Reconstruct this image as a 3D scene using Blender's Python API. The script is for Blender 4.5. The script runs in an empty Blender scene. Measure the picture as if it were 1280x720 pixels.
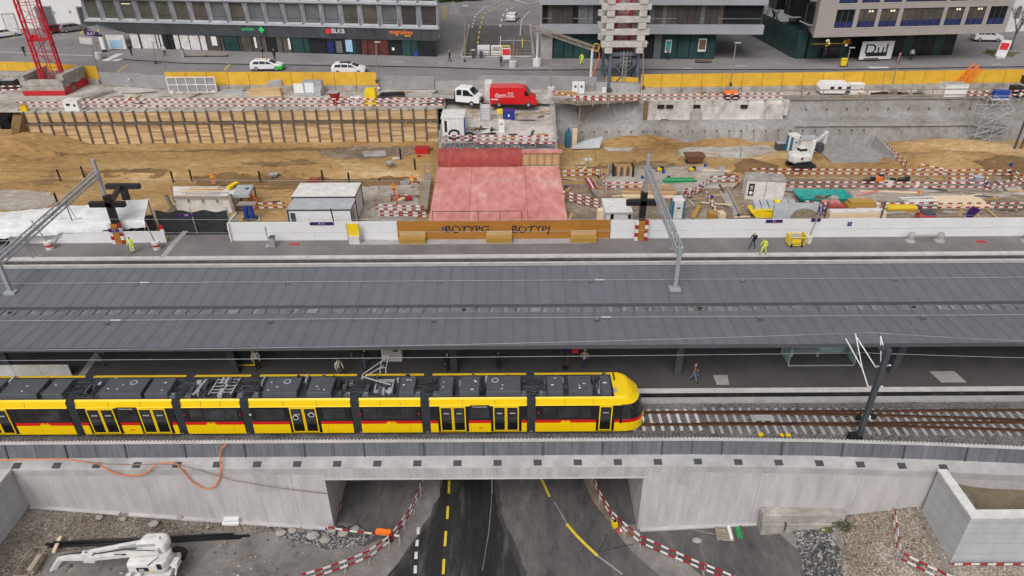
import bpy, bmesh, math, random
from mathutils import Vector as V, Matrix, geometry, noise
from math import sin, cos, pi, radians as R
random.seed(7)
S = bpy.context.scene
COL = S.collection
# ---------------------------------------------------------------- camera model (used to survey real positions from the photograph)
F, PITCH, ROLL, CH = 880.0, R(31.2), R(0.35), 32.0
fw = V((0, cos(PITCH), -sin(PITCH))); up0 = V((0, sin(PITCH), cos(PITCH))); rt0 = V((1, 0, 0))
rt = rt0*cos(ROLL) - up0*sin(ROLL); upv = up0*cos(ROLL) + rt0*sin(ROLL)
def ray(u, v): return fw + rt*((u-640)/F) - upv*((v-360)/F)
def P(u, v, z=0.0):
 d = ray(u, v); t = (z-CH)/d.z
 return V((d.x*t, d.y*t, z))
def PY(u, v, y):
 d = ray(u, v); t = y/d.y
 return V((d.x*t, y, CH+d.z*t))
def G(u, v, zf):
 z = 0
 for _ in range(14):
  p = P(u, v, z); z = z*.4+zf(p.x, p.y)*.6
 p.z = zf(p.x, p.y); return p
# ---------------------------------------------------------------- materials
MATS = {}
def _n(nt, t, **k):
 n = nt.nodes.new(t)
 for a, b in k.items(): setattr(n, a, b)
 return n
def mat(name, c, v=.14, s=2.0, r=.75, me=0.0, b=0.0, bs=25, c2=None, st=(1, 1, 1), fine=.08, em=None, world=False):
 """procedural paint: broad stains + fine grain, optional bump"""
 if name in MATS: return MATS[name]
 m = bpy.data.materials.new(name); m.use_nodes = True; nt = m.node_tree
 bs_ = nt.nodes['Principled BSDF']; L = nt.links.new
 tc = _n(nt, 'ShaderNodeTexCoord'); mp = _n(nt, 'ShaderNodeMapping'); mp.inputs['Scale'].default_value = st
 if world:
  ge = _n(nt, 'ShaderNodeNewGeometry'); L(ge.outputs['Position'], mp.inputs['Vector'])
 else: L(tc.outputs['Object'], mp.inputs['Vector'])
 n1 = _n(nt, 'ShaderNodeTexNoise'); n1.inputs['Scale'].default_value = s; n1.inputs['Detail'].default_value = 7; n1.inputs['Roughness'].default_value = .62
 L(mp.outputs[0], n1.inputs['Vector'])
 rp = _n(nt, 'ShaderNodeValToRGB'); rp.color_ramp.elements[0].position = .32; rp.color_ramp.elements[1].position = .68
 lo = [max(0, x*(1-v)) for x in c]; hi = [min(1, x*(1+v)) for x in (c2 or c)]
 rp.color_ramp.elements[0].color = (*lo, 1); rp.color_ramp.elements[1].color = (*hi, 1)
 L(n1.outputs['Fac'], rp.inputs[0])
 n2 = _n(nt, 'ShaderNodeTexNoise'); n2.inputs['Scale'].default_value = bs; n2.inputs['Detail'].default_value = 4
 L(mp.outputs[0], n2.inputs['Vector'])
 mr = _n(nt, 'ShaderNodeMapRange'); mr.inputs['From Min'].default_value = .3; mr.inputs['From Max'].default_value = .7
 mr.inputs['To Min'].default_value = 1-fine; mr.inputs['To Max'].default_value = 1+fine
 L(n2.outputs['Fac'], mr.inputs['Value'])
 mx = _n(nt, 'ShaderNodeVectorMath', operation='SCALE'); L(rp.outputs[0], mx.inputs[0]); L(mr.outputs[0], mx.inputs['Scale'])
 L(mx.outputs[0], bs_.inputs['Base Color'])
 bs_.inputs['Roughness'].default_value = r; bs_.inputs['Metallic'].default_value = me
 if b:
  bp = _n(nt, 'ShaderNodeBump'); bp.inputs['Strength'].default_value = b; bp.inputs['Distance'].default_value = .05
  L(n2.outputs['Fac'], bp.inputs['Height']); L(bp.outputs[0], bs_.inputs['Normal'])
 if em:
  bs_.inputs['Emission Color'].default_value = (*em[0], 1); bs_.inputs['Emission Strength'].default_value = em[1]
 m['mix'] = mx.name
 MATS[name] = m; return m
def stones(name, cs, scale, r=.9, b=.8, big=.5):
 """gravel: voronoi cells coloured at random between several stone colours, with broad drifts"""
 m = bpy.data.materials.new(name); m.use_nodes = True; nt = m.node_tree; bs_ = nt.nodes['Principled BSDF']; L = nt.links.new
 ge = _n(nt, 'ShaderNodeNewGeometry')
 vo = _n(nt, 'ShaderNodeTexVoronoi'); vo.inputs['Scale'].default_value = scale; L(ge.outputs['Position'], vo.inputs['Vector'])
 sp = _n(nt, 'ShaderNodeSeparateColor'); L(vo.outputs['Color'], sp.inputs[0])
 n1 = _n(nt, 'ShaderNodeTexNoise'); n1.inputs['Scale'].default_value = big; n1.inputs['Detail'].default_value = 6; L(ge.outputs['Position'], n1.inputs['Vector'])
 ad = _n(nt, 'ShaderNodeMath', operation='MULTIPLY_ADD'); ad.inputs[1].default_value = 1.1; ad.inputs[2].default_value = -.55; L(n1.outputs['Fac'], ad.inputs[0])
 a2 = _n(nt, 'ShaderNodeMath', operation='ADD'); L(sp.outputs[0], a2.inputs[0]); L(ad.outputs[0], a2.inputs[1])
 rp = _n(nt, 'ShaderNodeValToRGB'); e = rp.color_ramp.elements
 while len(e) < len(cs): e.new(.5)
 for i, c in enumerate(cs): e[i].position = i/(len(cs)-1); e[i].color = (*c, 1)
 L(a2.outputs[0], rp.inputs[0]); L(rp.outputs[0], bs_.inputs['Base Color']); bs_.inputs['Roughness'].default_value = r
 bp = _n(nt, 'ShaderNodeBump'); bp.inputs['Strength'].default_value = b; bp.inputs['Distance'].default_value = .05
 L(vo.outputs['Distance'], bp.inputs['Height']); L(bp.outputs[0], bs_.inputs['Normal'])
 MATS[name] = m; return m
def earth(name, cs, s1, s2, r=.95, b=.5, st=(1, 1, 1)):
 """soil: two noise scales through a multi-colour ramp, with bump"""
 m = bpy.data.materials.new(name); m.use_nodes = True; nt = m.node_tree; bs_ = nt.nodes['Principled BSDF']; L = nt.links.new
 ge = _n(nt, 'ShaderNodeNewGeometry'); mp = _n(nt, 'ShaderNodeMapping'); mp.inputs['Scale'].default_value = st; L(ge.outputs['Position'], mp.inputs['Vector'])
 a = _n(nt, 'ShaderNodeTexNoise'); a.inputs['Scale'].default_value = s1; a.inputs['Detail'].default_value = 8; a.inputs['Distortion'].default_value = .6; L(mp.outputs[0], a.inputs['Vector'])
 c = _n(nt, 'ShaderNodeTexNoise'); c.inputs['Scale'].default_value = s2; c.inputs['Detail'].default_value = 8; c.inputs['Roughness'].default_value = .7; L(mp.outputs[0], c.inputs['Vector'])
 q = _n(nt, 'ShaderNodeMath', operation='MULTIPLY_ADD'); q.inputs[1].default_value = .55; L(c.outputs['Fac'], q.inputs[0])
 h = _n(nt, 'ShaderNodeMath', operation='MULTIPLY'); h.inputs[1].default_value = .55; L(a.outputs['Fac'], h.inputs[0]); L(h.outputs[0], q.inputs[2])
 rp = _n(nt, 'ShaderNodeValToRGB'); e = rp.color_ramp.elements
 while len(e) < len(cs): e.new(.5)
 for i, k in enumerate(cs): e[i].position = .36+.36*i/(len(cs)-1); e[i].color = (*k, 1)
 L(q.outputs[0], rp.inputs[0]); L(rp.outputs[0], bs_.inputs['Base Color']); bs_.inputs['Roughness'].default_value = r
 bp = _n(nt, 'ShaderNodeBump'); bp.inputs['Strength'].default_value = b; bp.inputs['Distance'].default_value = .12
 L(c.outputs['Fac'], bp.inputs['Height']); L(bp.outputs[0], bs_.inputs['Normal'])
 MATS[name] = m; return m
def boardmarked(name, c, pitch, v=.1, axis=0, stain=.18, off=0.0):
 """concrete cast against boards: fine upright board lines with streaky stains"""
 m = mat(name, c, v=stain, s=.9, r=.85, b=.15, bs=18, fine=.05, world=True, st=(1.6, 1, .35)); nt = m.node_tree; L = nt.links.new
 bs_ = nt.nodes['Principled BSDF']; ge = _n(nt, 'ShaderNodeNewGeometry'); sx = _n(nt, 'ShaderNodeSeparateXYZ'); L(ge.outputs['Position'], sx.inputs[0])
 k = _n(nt, 'ShaderNodeMath', operation='MULTIPLY'); k.inputs[1].default_value = 1/pitch; L(sx.outputs[axis], k.inputs[0])
 fl = _n(nt, 'ShaderNodeMath', operation='FLOOR'); L(k.outputs[0], fl.inputs[0])
 wn = _n(nt, 'ShaderNodeTexWhiteNoise', noise_dimensions='1D'); L(fl.outputs[0], wn.inputs['W'])
 mr = _n(nt, 'ShaderNodeMapRange'); mr.inputs['To Min'].default_value = 1-v; mr.inputs['To Max'].default_value = 1+v; L(wn.outputs['Value'], mr.inputs['Value'])
 fr = _n(nt, 'ShaderNodeMath', operation='FRACT'); L(k.outputs[0], fr.inputs[0])
 lt = _n(nt, 'ShaderNodeMath', operation='GREATER_THAN'); lt.inputs[1].default_value = .1; L(fr.outputs[0], lt.inputs[0])
 m2 = _n(nt, 'ShaderNodeMapRange'); m2.inputs['To Min'].default_value = .86; L(lt.outputs[0], m2.inputs['Value'])
 mu = _n(nt, 'ShaderNodeMath', operation='MULTIPLY'); L(mr.outputs[0], mu.inputs[0]); L(m2.outputs[0], mu.inputs[1])
 x = _n(nt, 'ShaderNodeVectorMath', operation='SCALE'); L(nt.nodes[m['mix']].outputs[0], x.inputs[0]); L(mu.outputs[0], x.inputs['Scale'])
 L(x.outputs[0], bs_.inputs['Base Color']); return m
# ---------------------------------------------------------------- mesh builder
class M:
 def __init__(s): s.v = []; s.f = []; s.m = []; s.ml = []
 def mi(s, m):
  if isinstance(m, str): m = MATS[m]
  if m not in s.ml: s.ml.append(m)
  return s.ml.index(m)
 def face(s, pts, m):
  b = len(s.v); s.v += [tuple(p) for p in pts]; s.f.append(tuple(range(b, b+len(pts)))); s.m.append(s.mi(m)); return s
 def hexa(s, c, m):
  """8 corners: bottom 4 ccw, top 4 ccw"""
  b = len(s.v); s.v += [tuple(p) for p in c]; k = s.mi(m)
  for q in ((0, 3, 2, 1), (4, 5, 6, 7), (0, 1, 5, 4), (1, 2, 6, 5), (2, 3, 7, 6), (3, 0, 4, 7)):
   s.f.append(tuple(b+i for i in q)); s.m.append(k)
  return s
 def box(s, x0, x1, y0, y1, z0, z1, m):
  return s.hexa([(x0, y0, z0), (x1, y0, z0), (x1, y1, z0), (x0, y1, z0), (x0, y0, z1), (x1, y0, z1), (x1, y1, z1), (x0, y1, z1)], m)
 def cb(s, c, d, m, rz=0, ry=0, rx=0):
  """box centred on c in x,y with its base at c.z"""
  mt = Matrix.Translation(V(c)) @ Matrix.Rotation(rz, 4, 'Z') @ Matrix.Rotation(ry, 4, 'Y') @ Matrix.Rotation(rx, 4, 'X')
  a, b_, h = d[0]/2, d[1]/2, d[2]
  return s.hexa([mt @ V(p) for p in ((-a, -b_, 0), (a, -b_, 0), (a, b_, 0), (-a, b_, 0), (-a, -b_, h), (a, -b_, h), (a, b_, h), (-a, b_, h))], m)
 def bar(s, p, q, w, h, m, upd=None):
  p, q = V(p), V(q); d = (q-p).normalized(); u = V(upd) if upd else (V((0, 0, 1)) if abs(d.z) < .95 else V((0, 1, 0)))
  x = d.cross(u).normalized()*w/2; z = x.cross(d).normalized()*h/2
  return s.hexa([p-x-z, p+x-z, q+x-z, q-x-z, p-x+z, p+x+z, q+x+z, q-x+z], m)
 def tube(s, pts, r, m, n=6, r2=None, cap=True):
  pts = [V(p) for p in pts]; b = len(s.v); k = s.mi(m); N = len(pts); pu = None
  for i, p in enumerate(pts):
   d = (pts[min(i+1, N-1)]-pts[max(i-1, 0)]).normalized()
   u = V((0, 0, 1)) if abs(d.z) < .9 else V((0, 1, 0))
   if pu is not None:
    u = pu-d*pu.dot(d)
    if u.length < 1e-4: u = V((1, 0, 0))
   u = (u-d*u.dot(d)).normalized(); pu = u; w = d.cross(u)
   rr = r if r2 is None else r+(r2-r)*i/(N-1)
   s.v += [tuple(p+(u*cos(2*pi*j/n)+w*sin(2*pi*j/n))*rr) for j in range(n)]
  for i in range(N-1):
   for j in range(n):
    s.f.append((b+i*n+j, b+i*n+(j+1) % n, b+(i+1)*n+(j+1) % n, b+(i+1)*n+j)); s.m.append(k)
  if cap:
   s.f.append(tuple(b+j for j in reversed(range(n)))); s.m.append(k)
   s.f.append(tuple(b+(N-1)*n+j for j in range(n))); s.m.append(k)
  return s
 def lathe(s, c, prof, m, n=14, rot=None):
  """prof: list of (radius, height) about a vertical axis at c"""
  b = len(s.v); k = s.mi(m); mt = rot or Matrix.Identity(3)
  for r_, h in prof: s.v += [tuple(V(c)+mt @ V((r_*cos(2*pi*j/n), r_*sin(2*pi*j/n), h))) for j in range(n)]
  for i in range(len(prof)-1):
   for j in range(n):
    s.f.append((b+i*n+j, b+i*n+(j+1) % n, b+(i+1)*n+(j+1) % n, b+(i+1)*n+j)); s.m.append(k)
  s.f.append(tuple(b+j for j in reversed(range(n)))); s.m.append(k)
  s.f.append(tuple(b+(len(prof)-1)*n+j for j in range(n))); s.m.append(k); return s
 def prism(s, pts, off, m, msides=None):
  """extrude polygon pts (3-D) by vector off"""
  o = V(off); a = [V(p) for p in pts]; b = [p+o for p in a]; n = len(a)
  s.face(list(reversed(a)), m); s.face(b, m)
  for i in range(n): s.face([a[i], a[(i+1) % n], b[(i+1) % n], b[i]], msides or m)
  return s
 def ball(s, c, r, m, sc=(1, 1, 1), n=10, rings=7):
  prof = []; b = len(s.v); k = s.mi(m); c = V(c)
  for i in range(1, rings):
   a = pi*i/rings
   s.v += [(c.x+sc[0]*r*sin(a)*cos(2*pi*j/n), c.y+sc[1]*r*sin(a)*sin(2*pi*j/n), c.z-sc[2]*r*cos(a)) for j in range(n)]
  s.v += [(c.x, c.y, c.z-sc[2]*r), (c.x, c.y, c.z+sc[2]*r)]; t = len(s.v)
  for i in range(rings-2):
   for j in range(n):
    s.f.append((b+i*n+j, b+i*n+(j+1) % n, b+(i+1)*n+(j+1) % n, b+(i+1)*n+j)); s.m.append(k)
  for j in range(n):
   s.f.append((t-2, b+(j+1) % n, b+j)); s.m.append(k); e = b+(rings-2)*n
   s.f.append((t-1, e+j, e+(j+1) % n)); s.m.append(k)
  return s
def setp(o, label=None, cat=None, group=None, kind=None):
 if label: o['label'] = label
 if cat: o['category'] = cat
 if group: o['group'] = group
 if kind: o['kind'] = kind
 return o
def T(name, label, cat, loc=(0, 0, 0), rz=0.0, group=None):
 o = bpy.data.objects.new(name, None); COL.objects.link(o); o.location = loc; o.rotation_euler = (0, 0, rz); o.empty_display_size = .3
 return setp(o, label, cat, group)
def O(name, m, parent=None, label=None, cat=None, group=None, kind=None, bev=0, smooth=False, w=False, weld=False):
 """link the builder's mesh as one object; w: its coordinates are world ones under an unrotated parent"""
 me = bpy.data.meshes.new(name); off = V((0, 0, 0))
 if parent is None:
  vs = m.v; off = V(((min(p[0] for p in vs)+max(p[0] for p in vs))/2, (min(p[1] for p in vs)+max(p[1] for p in vs))/2, min(p[2] for p in vs)))
 elif w:
  q = parent
  while q.parent: q = q.parent
  off = V(q.location)
 me.from_pydata([(p[0]-off.x, p[1]-off.y, p[2]-off.z) for p in m.v], [], m.f)
 for x in m.ml: me.materials.append(x)
 me.polygons.foreach_set('material_index', m.m)
 bm = bmesh.new(); bm.from_mesh(me)
 if weld or bev or smooth: bmesh.ops.remove_doubles(bm, verts=bm.verts, dist=1e-4)
 bmesh.ops.recalc_face_normals(bm, faces=bm.faces) if not (len(m.f) == 1) else None
 bm.to_mesh(me); bm.free()
 if smooth:
  for p in me.polygons: p.use_smooth = True
 o = bpy.data.objects.new(name, me); COL.objects.link(o)
 if parent is None: o.location = off
 else: o.parent = parent
 if bev:
  b = o.modifiers.new('bevel', 'BEVEL'); b.width = bev; b.segments = 2; b.limit_method = 'ANGLE'; b.angle_limit = R(35)
 return setp(o, label, cat, group, kind)
def dup(o, loc=None, rz=None, label=None, parent=None):
 c = o.copy(); COL.objects.link(c)
 if parent is not None: c.parent = parent
 if loc is not None: c.location = loc
 if rz is not None: c.rotation_euler = (0, 0, rz)
 if label: c['label'] = label
 for ch in list(o.children): dup(ch, parent=c)
 return c
def text(name, body, size, mtx, m, parent, ext=.01, label=None):
 cu = bpy.data.curves.new(name, 'FONT'); cu.body = body; cu.size = size; cu.extrude = ext; cu.offset = .008*size if name == 'graffiti' else 0; cu.align_x = 'CENTER'; cu.align_y = 'CENTER'
 t = bpy.data.objects.new(name, cu); COL.objects.link(t); bpy.context.view_layer.update()
 me = bpy.data.meshes.new_from_object(t.evaluated_get(bpy.context.evaluated_depsgraph_get())); bpy.data.objects.remove(t)
 if name == 'graffiti':
  for q in me.vertices: k = V((q.co.x*1.1, q.co.y*1.7, 3)); q.co.x += .13*noise.noise(k); q.co.y += .16*noise.noise(k+V((9, 2, 0)))
 me.materials.clear(); me.materials.append(MATS[m]); me.name = name
 o = bpy.data.objects.new(name, me); COL.objects.link(o); o.parent = parent; o.matrix_local = mtx; return o
def face_cam(loc, ry=0):   # lettering on an upright face that looks towards -y
 return Matrix.Translation(V(loc)) @ Matrix.Rotation(ry, 4, 'Z') @ Matrix.Rotation(pi/2, 4, 'X')
def patch(name, px, zf, m, lift=.004, kind='structure', res=.8, jit=0.0, world=None, **kw):
 """sheet on the ground bounded by surveyed points"""
 b = world or [G(u, v, zf) for u, v in px]; b = [V((p[0], p[1])) for p in b]
 bb = []
 for i, p in enumerate(b):
  q = b[(i+1) % len(b)]; n = max(1, int((q-p).length/res))
  for k in range(n):
   t = p.lerp(q, k/n)
   if jit: t = t+V((noise.noise((t.x*1.3, t.y*1.3, 3)), noise.noise((t.x*1.3, t.y*1.3, 9))))*jit
   bb.append(t)
 n = len(bb); pts = list(bb); x0 = min(p.x for p in bb); x1 = max(p.x for p in bb); y0 = min(p.y for p in bb); y1 = max(p.y for p in bb)
 x = x0+res*.5
 while x < x1:
  y = y0+res*.5
  while y < y1: pts.append(V((x, y))); y += res
  x += res
 vs, es, fs, *_ = geometry.delaunay_2d_cdt(pts, [], [list(range(n))], 1, 1e-4)
 mb = M(); mb.v = [(p.x, p.y, zf(p.x, p.y)+lift) for p in vs]; mb.f = [tuple(f) for f in fs]; k = mb.mi(m); mb.m = [k]*len(mb.f)
 return O(name, mb, kind=kind, **kw)
def strip(name, px, zf, wid, m, lift=.008, **kw):
 """painted line along surveyed points"""
 c = [G(u, v, zf) for u, v in px]; mb = M(); pts = []
 for i in range(len(c)-1):
  n = max(1, int((c[i+1]-c[i]).length/.6))
  for k in range(n): pts.append(c[i].lerp(c[i+1], k/n))
 pts.append(c[-1])
 for i in range(len(pts)-1):
  a, b = pts[i], pts[i+1]; d = (b-a); n_ = V((-d.y, d.x, 0)).normalized()*wid/2
  q = [a-n_, b-n_, b+n_, a+n_]
  mb.face([(p.x, p.y, zf(p.x, p.y)+lift) for p in q], m)
 return O(name, mb, kind='structure', weld=True, **kw)
def lerp_tab(tab, x):
 if x <= tab[0][0]: return tab[0][1]
 for (a, b), (c, d) in zip(tab, tab[1:]):
  if x <= c: return b+(d-b)*(x-a)/(c-a)
 return tab[-1][1]
# ---------------------------------------------------------------- palette
mat('street_asphalt', (.215, .2, .206), v=.2, s=.22, r=.9, fine=.1, bs=14, world=True)
mat('pavement_grey', (.25, .234, .236), v=.15, s=.25, r=.9, fine=.08, bs=10, world=True)
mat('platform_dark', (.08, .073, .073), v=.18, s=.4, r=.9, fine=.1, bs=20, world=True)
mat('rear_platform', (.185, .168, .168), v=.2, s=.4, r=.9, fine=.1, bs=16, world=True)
mat('white_line', (.68, .65, .63), v=.15, s=2, r=.8, fine=.12)
mat('yellow_line', (.75, .55, .04), v=.15, s=3, r=.8, fine=.12)
mat('kerb_white', (.56, .53, .52), v=.14, s=1.2, r=.85, fine=.08, world=True)
mat('kerb_grey', (.36, .35, .345), v=.16, s=1.2, r=.85, fine=.08, world=True)
mat('concrete', (.5, .475, .45), v=.18, s=1.1, r=.88, b=.1, fine=.08)
mat('concrete_pale', (.52, .5, .49), v=.16, s=.7, r=.85, fine=.06, world=True)
mat('concrete_smooth', (.47, .475, .49), v=.12, s=.8, r=.8, fine=.05, world=True)
mat('concrete_dirty', (.36, .33, .30), v=.35, s=.9, r=.92, b=.3, bs=8, fine=.15)
mat('white_paint', (.78, .78, .78), v=.06, s=1.2, r=.5, fine=.03)
mat('white_dirty', (.68, .66, .64), v=.16, s=1.3, r=.7, fine=.06)
mat('hoarding_white', (.76, .76, .77), v=.05, s=.6, r=.6, fine=.03)
mat('red', (.5, .015, .02), v=.12, s=3, r=.45, fine=.05)
mat('crane_red', (.55, .012, .03), v=.15, s=2, r=.5, fine=.06)
mat('barrier_red', (.36, .015, .02), v=.2, s=4, r=.6, fine=.08)
mat('barrier_white', (.74, .72, .70), v=.12, s=4, r=.6, fine=.06)
mat('van_red', (.62, .012, .015), v=.04, s=2, r=.3, fine=.02)
mat('orange', (.9, .2, .02), v=.1, s=4, r=.6)
mat('hivis_orange', (.95, .13, .02), v=.15, s=9, r=.7)
mat('hivis_yellow', (.75, .9, .04), v=.12, s=9, r=.7)
mat('yellow', (.85, .6, .01), v=.1, s=2, r=.5)
mat('yellow_hoarding', (.72, .42, .035), v=.12, s=.9, r=.6, fine=.05)
mat('tram_yellow', (.9, .6, .004), v=.03, s=1.5, r=.3, fine=.015)
mat('tram_red', (.62, .01, .012), v=.04, s=2, r=.32, fine=.02)
mat('tram_black', (.012, .012, .013), v=.1, s=3, r=.22)
mat('tram_roof', (.035, .036, .039), v=.3, s=3, r=.6, fine=.15)
mat('roof_box', (.075, .08, .092), v=.12, s=2, r=.5, fine=.06)
mat('roof_box_pale', (.3, .3, .31), v=.12, s=2, r=.5, fine=.06)
mat('bellows', (.02, .02, .021), v=.2, s=3, r=.7)
mat('steel', (.42, .44, .47), v=.12, s=3, r=.45, me=.35, fine=.06)
mat('steel_dark', (.06, .065, .075), v=.2, s=3, r=.5, fine=.08)
mat('steel_blue', (.11, .135, .17), v=.2, s=2, r=.5, fine=.08)
mat('galv', (.46, .47, .49), v=.15, s=4, r=.45, me=.3)
mat('black', (.013, .013, .014), v=.15, s=3, r=.5)
mat('rubber', (.018, .018, .018), v=.15, s=5, r=.8)
mat('rust', (.15, .07, .035), v=.3, s=3, r=.7, fine=.2)
mat('rail_brown', (.10, .055, .035), v=.3, s=2, r=.45, me=.4, fine=.2)
mat('glass_dark', (.018, .02, .022), v=.2, s=.8, r=.08)
mat('glass_tram', (.03, .032, .034), v=.5, s=.9, r=.1)
mat('glass_teal', (.022, .06, .058), v=.25, s=.4, r=.08)
mat('glass_brown', (.105, .09, .076), v=.3, s=.35, r=.1)
mat('glass_grey', (.15, .158, .163), v=.25, s=.35, r=.12)
mat('glass_olive', (.1, .097, .075), v=.3, s=.4, r=.08); mat('shop_red', (.12, .035, .03), v=.4, s=.6, r=.15)
mat('glass_blue', (.03, .04, .13), v=.2, s=.5, r=.15)
mat('shelter_glass', (.33, .45, .45), v=.4, s=1.1, r=.25)
mat('lamp_warm', (.9, .8, .55), em=((1, .85, .55), .5))
mat('wood_new', (.62, .44, .25), v=.18, s=1.5, r=.8, st=(.3, 3, 3), fine=.08)
mat('wood_mid', (.52, .34, .17), v=.2, s=1.5, r=.8, st=(.3, 3, 3), fine=.08)
mat('wood_dark', (.42, .26, .125), v=.22, s=1.5, r=.8, st=(.3, 3, 3), fine=.08)
mat('wood_pale', (.74, .58, .40), v=.1, s=1.5, r=.8, st=(.3, 3, 3), fine=.06)
mat('wood_grey', (.3, .25, .2), v=.25, s=2, r=.9, st=(.4, 3, 3), fine=.1)
mat('wood_orange', (.42, .18, .028), v=.2, s=.8, r=.55, st=(.25, 1, 3), fine=.08)
mat('wood_ochre', (.44, .26, .055), v=.15, s=1, r=.6, st=(.3, 1, 3), fine=.08)
mat('zinc_roof_edge', (.085, .088, .098), v=.1, s=.6, r=.55, world=True)
mat('seam', (.11, .113, .13), v=.1, s=1, r=.6, world=True)
mat('ledge_concrete', (.4, .385, .385), v=.2, s=.8, r=.85, fine=.08, world=True)
mat('gutter_pale', (.25, .25, .255), v=.3, s=3, world=True)
mat('gutter', (.165, .166, .175), v=.3, s=1.6, r=.65, fine=.1, world=True)
mat('zinc_dark', (.11, .117, .128), v=.35, s=.35, r=.5, fine=.08, world=True, st=(1, 1, .5))
mat('facade_grey', (.44, .45, .475), v=.16, s=.5, r=.7, fine=.05, st=(1, 1, .4))
mat('facade_light', (.6, .61, .63), v=.08, s=.5, r=.65, fine=.04)
mat('band_grey', (.33, .335, .365), v=.08, s=.4, r=.6, fine=.04)
mat('facade_taupe', (.36, .32, .30), v=.06, s=.4, r=.8, fine=.04)
mat('plaster_white', (.78, .78, .77), v=.05, s=.5, r=.85, fine=.03)
mat('shutter_brown', (.05, .04, .037), v=.25, s=1, r=.6, fine=.1)
mat('sign_purple', (.05, .012, .12), v=.1, s=3, r=.4)
mat('sign_blue', (.012, .025, .16), v=.1, s=3, r=.4)
mat('sign_red', (.7, .03, .04), v=.08, s=3, r=.5)
mat('sign_green', (.02, .5, .12), v=.1, s=3, r=.4, em=((.02, .6, .15), .3))
mat('sign_orange', (.85, .2, .02), v=.05, s=3, r=.4, em=((.9, .2, .02), .3))
mat('sign_yellow', (.85, .6, .03), v=.05, s=3, r=.4)
mat('blue', (.012, .06, .32), v=.12, s=3, r=.5)
mat('blue_pale', (.35, .55, .75), v=.2, s=1, r=.5)
mat('tarp_blue', (.02, .03, .22), v=.25, s=3, r=.5)
mat('teal', (.02, .3, .27), v=.25, s=1.4, r=.6, fine=.1)
mat('toilet_blue', (.02, .15, .25), v=.12, s=2, r=.5)
mat('green', (.02, .28, .1), v=.2, s=3, r=.6)
mat('car_white', (.8, .8, .8), v=.02, s=2, r=.25, fine=.01)
mat('car_green', (.03, .5, .06), v=.05, s=2, r=.3)
mat('car_red', (.17, .012, .02), v=.08, s=2, r=.3)
mat('car_silver', (.33, .31, .31), v=.06, s=2, r=.3, me=.5)
mat('lamp_red', (.4, .01, .01), r=.3); mat('lamp_clear', (.75, .75, .75), r=.2)
mat('skin', (.5, .3, .22), v=.08, s=9, r=.6); mat('hair', (.03, .02, .015), v=.2, s=20, r=.7); mat('hair_grey', (.4, .38, .36), v=.2, s=20, r=.7)
mat('cloth_black', (.018, .018, .02), v=.3, s=9, r=.9); mat('cloth_navy', (.03, .045, .1), v=.3, s=9, r=.9); mat('cloth_jeans', (.12, .17, .27), v=.3, s=9, r=.9)
mat('cloth_white', (.7, .69, .67), v=.1, s=9, r=.9); mat('cloth_beige', (.42, .35, .28), v=.2, s=9, r=.9); mat('cloth_grey', (.2, .2, .2), v=.2, s=9, r=.9)
mat('cloth_red', (.4, .03, .05), v=.2, s=9, r=.9); mat('cloth_brown', (.15, .1, .07), v=.2, s=9, r=.9); mat('cloth_plaid', (.35, .34, .33), v=.5, s=16, r=.9)
mat('cable_orange', (.72, .2, .06), v=.12, s=2, r=.6); mat('cable_brown', (.28, .2, .15), v=.2, s=2, r=.7)
mat('net_dark', (.025, .027, .028), v=.4, s=1.5, r=.8); mat('tarp_white', (.72, .72, .72), v=.12, s=.7, r=.6, b=.4, bs=3)
mat('sheet_grey', (.42, .44, .46), v=.15, s=.8, r=.6)
mat('mesh_film', (.3, .295, .3), v=.14, s=.7, r=.7, fine=.1)
mat('grass', (.12, .11, .035), v=.4, s=2, r=.95, fine=.25, world=True)
mat('leaf', (.04, .065, .02), v=.4, s=4, r=.8); mat('bark', (.11, .085, .075), v=.3, s=4, r=.9)
mat('membrane_red', (.33, .062, .056), v=.25, s=.9, r=.8, b=.8, bs=2.2, fine=.1, world=True)
boardmarked('wall_concrete', (.49, .465, .465), .14, v=.035, stain=.15)
boardmarked('zinc_roof', (.138, .142, .164), .955, v=.03, stain=.08)
boardmarked('beam_concrete', (.45, .435, .435), .09, v=.06, stain=.2)
boardmarked('wall_form', (.47, .475, .49), .9, v=.05, axis=2, stain=.1)
boardmarked('parapet_metal', (.135, .138, .155), .11, v=.13, stain=.22)
boardmarked('mud_wall', (.30, .285, .275), 1.4, v=.08, stain=.3)
earth('membrane', [(.37, .11, .1), (.54, .195, .175), (.64, .275, .25), (.73, .43, .395)], .35, 1.5, r=.85, b=.1, st=(1, .4, 1))
mat('white_machine', (.68, .67, .645), v=.16, s=1.6, r=.45, fine=.08); mat('pile_steel', (.13, .1, .085), v=.3, s=2, r=.7, fine=.15); mat('joint', (.3, .285, .28), world=True)
stones('ballast', [(.05, .045, .045), (.12, .11, .11), (.2, .185, .18), (.27, .255, .25)], 17.0)
stones('gravel_brown', [(.07, .055, .042), (.15, .12, .09), (.21, .175, .14), (.25, .215, .18), (.4, .365, .335)], 15.0, big=.5, b=1)
stones('gravel_dark', [(.03, .03, .032), (.07, .068, .07), (.13, .125, .125), (.4, .39, .38)], 10.0, b=1)
stones('gravel_tan', [(.14, .105, .07), (.23, .18, .13), (.29, .24, .185), (.36, .31, .26), (.56, .51, .47)], 14.0, big=.35, b=1)
earth('sand', [(.16, .085, .028), (.32, .185, .068), (.43, .27, .11), (.57, .43, .26)], .13, 1.6, st=(.6, 1.3, 1), b=.9)
earth('sand_dark', [(.12, .068, .028), (.19, .112, .045), (.26, .158, .07)], .3, 2)
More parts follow.
